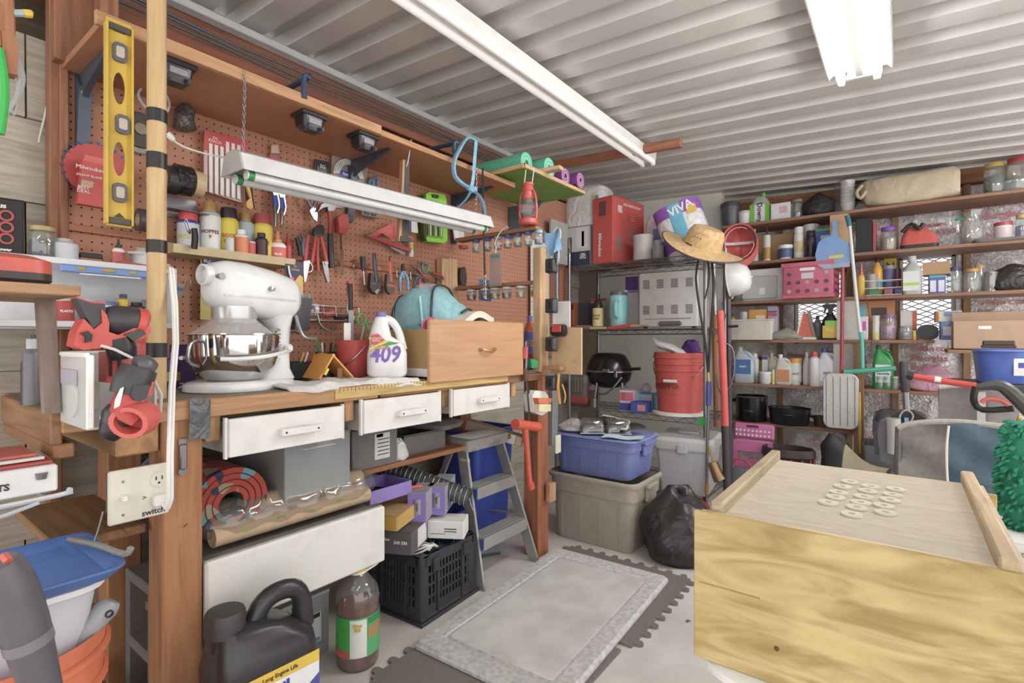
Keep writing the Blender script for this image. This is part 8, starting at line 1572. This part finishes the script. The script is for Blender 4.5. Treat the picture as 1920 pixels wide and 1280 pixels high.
tool('hand_truck','black metal handle frame with a red grip at the right edge','cart',[('frame',tbY([(1830,725),(1826,750),(1842,768),(1900,766)],2.75,.012,8),BLACK),('arm',tbY([(1832,726),(1870,722),(1895,735),(1935,775)],2.75,[.012,.022,.026,.026],10),mat('#4a4a48',r=.4)),('red_grip',tbY([(1840,755),(1850,748),(1875,750),(1892,760)],2.73,.008,8),mat('#cf5a48',r=.4)),('brass_knob',tbY([(1908,784),(1914,786)],2.7,.012,8),mat('#b99a4a',m=.6))],None)
t=T('slow_cooker','blue gray lidded cooker behind the vacuum','cooker',(at(1688,752,Y=4.15).x,4.15,.40));P(t,'base',G().loft([sec(.26,.20,.06,0),sec(.29,.23,.07,.04),sec(.29,.23,.07,.13)]),mat('#6f7484',r=.35));P(t,'lid',G().loft([sec(.29,.23,.07,.13),sec(.27,.21,.07,.18),sec(.2,.14,.06,.20)]),mat('#4a4d58',r=.25),ang=50)
S('side_crate','gray metal roasting rack under the blue gray cooker','rack',G().loft([sec(.42,.26,.02,0),sec(.46,.30,.02,.38),sec(.44,.28,.02,.38),sec(.40,.24,.02,.02)]),mat('#77767c',r=.35,m=.5),(at(1700,790,Y=4.15).x,4.15,.0))
c=at(1690,880,Y=3.2);t=T('upright_vacuum','gray upright vacuum with a black handle and silver tube','vacuum')
P(t,'handle',tbY([(1694,678),(1694,700),(1698,735)],3.2,[.017,.020,.018],12),mat('#3a3a3c',r=.4));P(t,'silver_tube',tbY([(1698,733),(1700,770)],3.2,.014,12),CHROME);P(t,'hood',polyY([(1670,778),(1685,770),(1715,770),(1735,782),(1728,800),(1700,806),(1680,802)],3.2,.10),mat('#2f2f32',r=.35));P(t,'blue_button',tbY([(1696,788),(1704,788)],3.14,.014,10),mat('#6aa8d0',r=.35));P(t,'body',polyY([(1650,790),(1668,780),(1672,850),(1670,865),(1652,860),(1646,810)],3.2,.14),mat('#5d5e66',r=.4));P(t,'dust_canister',tbY([(1675,784),(1677,820),(1676,850)],3.12,.030,14),mat('#a9a8a6',r=.3));P(t,'side_brush',polyY([(1638,812),(1648,806),(1650,850),(1640,852)],3.2,.05),mat('#4a4b52',r=.4));P(t,'cord',tbY([(1686,800),(1688,778),(1700,768),(1712,778),(1708,790),(1700,795)],3.13,.004,6),mat('#a9a79a'));P(t,'base',G().box((c.x,3.2,.08),(.30,.26,.16),.03),mat('#4a4b52',r=.4));P(t,'neck',G().box((c.x,3.2,.28),(.12,.12,.26),.02),mat('#5d5e66',r=.4))
t=T('camp_chair','folded camp chair of gray and blue cloth with white piping','chair');CYY=2.35
def cl(x0,x1):return lambda u,v:Vector(at(x0+(x1-x0)*u,(800-6*math.sin(pi*((x0+(x1-x0)*u)-1680)/240)+(170)*v),Y=CYY+.05*v))+Vector((0,.015*math.sin(9*v+(x0+u*(x1-x0))*.03)+.012*math.sin(14*v-(x0+u*(x1-x0))*.05),0))
P(t,'gray_panel',G().sheet(cl(1684,1778),12,14,.008),mat('#8c8682','fabric',.85));P(t,'blue_panel',G().sheet(cl(1778,1935),16,14,.008),mat('#587083','fabric',.85));P(t,'white_piping',tbY([(1779,798),(1775,840),(1776,890),(1782,965)],CYY-.018,.004,6),WHITE);P(t,'top_edge',tbY([(1684,803),(1700,796),(1740,791),(1800,791),(1860,797),(1935,806)],CYY-.005,.010,8),mat('#a9a49e','fabric'))
for px in(1690,1910):P(t,'frame_leg',G().tube([at(px,960,Y=CYY+.03),(at(px,960,Y=CYY).x,CYY+.05,.0)],.010,8),mat('#5a5a5e',m=.5))
P(t,'frame_leg',tbY([(1686,800),(1684,880),(1688,960)],CYY+.02,.012,8),mat('#6a6a6c',m=.4))
t=T('chenille_duster','bushy emerald green duster mitt at the right edge','duster');c=at(1914,900,Y=1.75);GD=mat('#1f8f70','fabric',.9)
P(t,'core',G().lathe([(0,-.16),(.03,-.155),(.045,-.08),(.048,.06),(.04,.13),(0,.15)],16,TR(c.x+.01,1.75,c.z)),GD);g=G();rnd=random.Random(3)
for k in range(420):
 a_,zz=rnd.random()*2*pi,rnd.uniform(-.155,.145);r0=.042*math.sqrt(max(.05,1-(zz/.175)**2));d=Vector((math.cos(a_),math.sin(a_),rnd.uniform(-.5,.3)));p0=Vector((c.x+.01+r0*math.cos(a_),1.75+r0*math.sin(a_),c.z+zz));g.tube([p0,p0+d*.012,p0+d*.020+Vector((0,0,-.004))],[.0045,.005,.0025],5)
o=P(t,'chenille_tufts',g,GD);o['kind']='stuff';P(t,'handle',G().tube([(c.x+.01,1.75,c.z-.15),(c.x+.03,1.78,c.z-.36)],.012,8),mat('#d9d9d6'))
carton('white_carton','white carton with green stripes at the lower right edge','box',(2.27,1.72,.45),(.22,.20,.15),'#dfe0de',.1,prints=[('f',-.03,.10,.12,.012,'#6fbf3a'),('f',-.03,.075,.12,.03,'#8a7a66'),('f',-.03,.05,.12,.010,'#6fbf3a'),('l',0,.08,.18,.02,'#6fbf3a')],texts=[('f',-.04,.125,'TOOL BOX',.014,GREYP)])
S('side_stand','low gray stand under the white carton','stand',G().box((2.27,1.72,.425),(.30,.26,.045),.005).box((2.17,1.64,.2),(.04,.04,.4)).box((2.38,1.80,.2),(.04,.04,.4)).box((2.17,1.80,.2),(.04,.04,.4)).box((2.38,1.64,.2),(.04,.04,.4)),mat('#8a8886'))
BT=.75
t=T('plywood_box','large plywood box with rails in the right foreground','box')
PF=mat('#cbb274','ply',.6,h2='#9d8346',sc=1.6);PT=mat('#c3b7a5','ply',.75,h2='#b3a692',sc=3.5);RL=mat('#b9a684','woody',.7)
x0,x1,y0,y1=1.70,2.22,.955,1.50
P(t,'front_panel',G().box(((x0+x1)/2,y0-.006,BT-.13),(x1-x0,.012,.262),.0015),PF);P(t,'panel_ply_edge',G().box(((x0+x1)/2,y0+.004,BT-.004),(x1-x0-.02,.008,.008)),mat('#d9c49c','woodx'))
P(t,'top_panel',G().box(((x0+2.155)/2,(y0+y1)/2,BT-.012),(2.125-x0,y1-y0,.012),.001),PT)
P(t,'side_rail',G().box((x0+.034,(y0+y1)/2+.01,BT+.003),(.022,y1-y0,.028),.003),RL);P(t,'side_rail',G().box((2.115,(y0+y1)/2+.01,BT+.003),(.022,y1-y0+.03,.028),.003),mat('#cdb28c','woody',.7))
for xx in(x0+.03,2.115):P(t,'side_panel',G().box((xx,(y0+y1)/2,BT-.14),(.012,y1-y0,.24),.001),PF)
P(t,'back_panel',G().box(((x0+x1)/2,y1-.01,BT-.14),(x1-x0-.12,.012,.24),.001),PF);P(t,'knot',G().lathe([(.004,0),(.004,.001),(0,.001)],12,TR(1.835,y0-.012,BT-.20)@RX(pi/2)),mat('#5a3d1c'));P(t,'grain_scar',G().box((1.76,y0-.0125,BT-.125),(.10,.001,.002),0,None),mat('#a87a3a'))
WM=mat('#d6cebe','plain',.4);wme=G().lathe([(.006,0),(.017,0),(.017,.0035),(.006,.0035),(.006,0)],22,cap=False).mesh('washer');wme.materials.append(WM)
wp=[(1594,905),(1580,914),(1573,925),(1567,934),(1553,944),(1633,914),(1627,922),(1619,933),(1614,944),(1606,953),(1597,966),(1680,919),(1673,929),(1669,939),(1657,950),(1660,963)]
nmn=['first','second','third','fourth','fifth','sixth']
for i,(px,py)in enumerate(wp):
 p=at(px,py,Z=BT-.006);col_,k=(('left',i)if i<5 else('middle',i-5)if i<11 else('right',i-11))
 o=P(None,'washer',wme,None,(p.x,p.y,BT-.0055));tag(o,'flat steel washer on the plywood, %s from the back in the %s row'%(nmn[k],col_),'washer','washers on the plywood box')
t=T('round_table','white table with rounded edge under the plywood box','table',(2.0,1.18,0));P(t,'table_top',G().loft([sec(.60,.50,.10,.462,n=8),sec(.62,.52,.11,.468,n=8),sec(.62,.52,.11,.482,n=8),sec(.60,.50,.10,.487,n=8)]),mat('#e6e5e3',r=.4))
for sx_ in(-1,1):
 for sy_ in(-1,1):P(t,'leg',G().cyl(.016,0,.465,12,TR(sx_*.24,sy_*.19)),mat('#a9a7a4',m=.4))
FM=mat('#77716d','foam',.85)
def puzzle(label,x0,y0,w_,d_,ex,z=.0,edges='rf'):
 pts=[];n=9;tab=.022
 def edge(p,q,on):
  p,q=Vector(p),Vector(q);d=(q-p)/n;nr_=Vector((d.y,-d.x)).normalized();out=[p]
  if on:
   for k in range(n):
    c0=p+d*(k+.28);c1=p+d*(k+.72);ctr=(c0+c1)/2+nr_*tab*.7
    out+=[c0,c0+nr_*tab*.3]+[ctr+(math.cos(a_)*d.normalized()+math.sin(a_)*nr_)*tab*.62 for a_ in(2.9,2.2,1.57,.94,.24)]+[c1+nr_*tab*.3,c1]
  return out
 cs=[(x0,y0),(x0+w_,y0),(x0+w_,y0+d_),(x0,y0+d_)]
 for k,e in enumerate('frbl'):pts+=edge(cs[k],cs[(k+1)%4],e in edges)
 S('foam_tile',label,'floor mat',G().prism([(q.x,q.y)for q in pts],z,z+.010),FM,group='interlocking foam floor tiles')
puzzle('dark gray interlocking foam tile beyond the pale mat',.66,1.66,.60,.62,0,edges='rbl');puzzle('dark gray interlocking foam tile in front of the pale mat',.68,1.02,.56,.60,0,edges='lf')
t=T('comfort_mat','pale gray quilted mat lying on the foam tiles','mat',(.935,1.70,.012),rz=.04);MT=mat('#c6c5c3','carpet',.95,h2='#a5a4a6',sc=55);mw,md=.56,.98
P(t,'base',G().loft([sec(mw,md,.02,0),sec(mw*1.0,md,.02,.010),sec(mw*.97,md*.985,.02,.016)]),MT);P(t,'center_panel',G().loft([sec(mw*.74,md*.80,.015,.0145),sec(mw*.73,md*.79,.015,.019)]),mat('#c9c8c6','concrete',.95,h2='#b4b2b1',sc=9))
P(t,'raised_border',G().loft([sec(mw*.99,md*.99,.02,.012),sec(mw*.97,md*.98,.02,.021),sec(mw*.78,md*.84,.02,.021),sec(mw*.76,md*.82,.02,.015)],cap=False),MT)
for i,(px,py)in enumerate(((880,1115),(1085,1185),(1290,1165))):
 p=at(px,py,Z=.0);S('debris_leaf',('dry leaf scrap near the crate','dry leaf scrap by the mat corner','dry leaf scrap on the bare concrete')[i],'leaf',G().sheet(lambda u,v:(-.012+.024*u,-.005+.010*v*math.sin(pi*u+.2),.002+.002*math.sin(3*u)),4,2,.001),mat('#6a5a48'),(p.x,p.y,(.034 if i==0 else 0.001)if i!=0 else .001),.5*i)
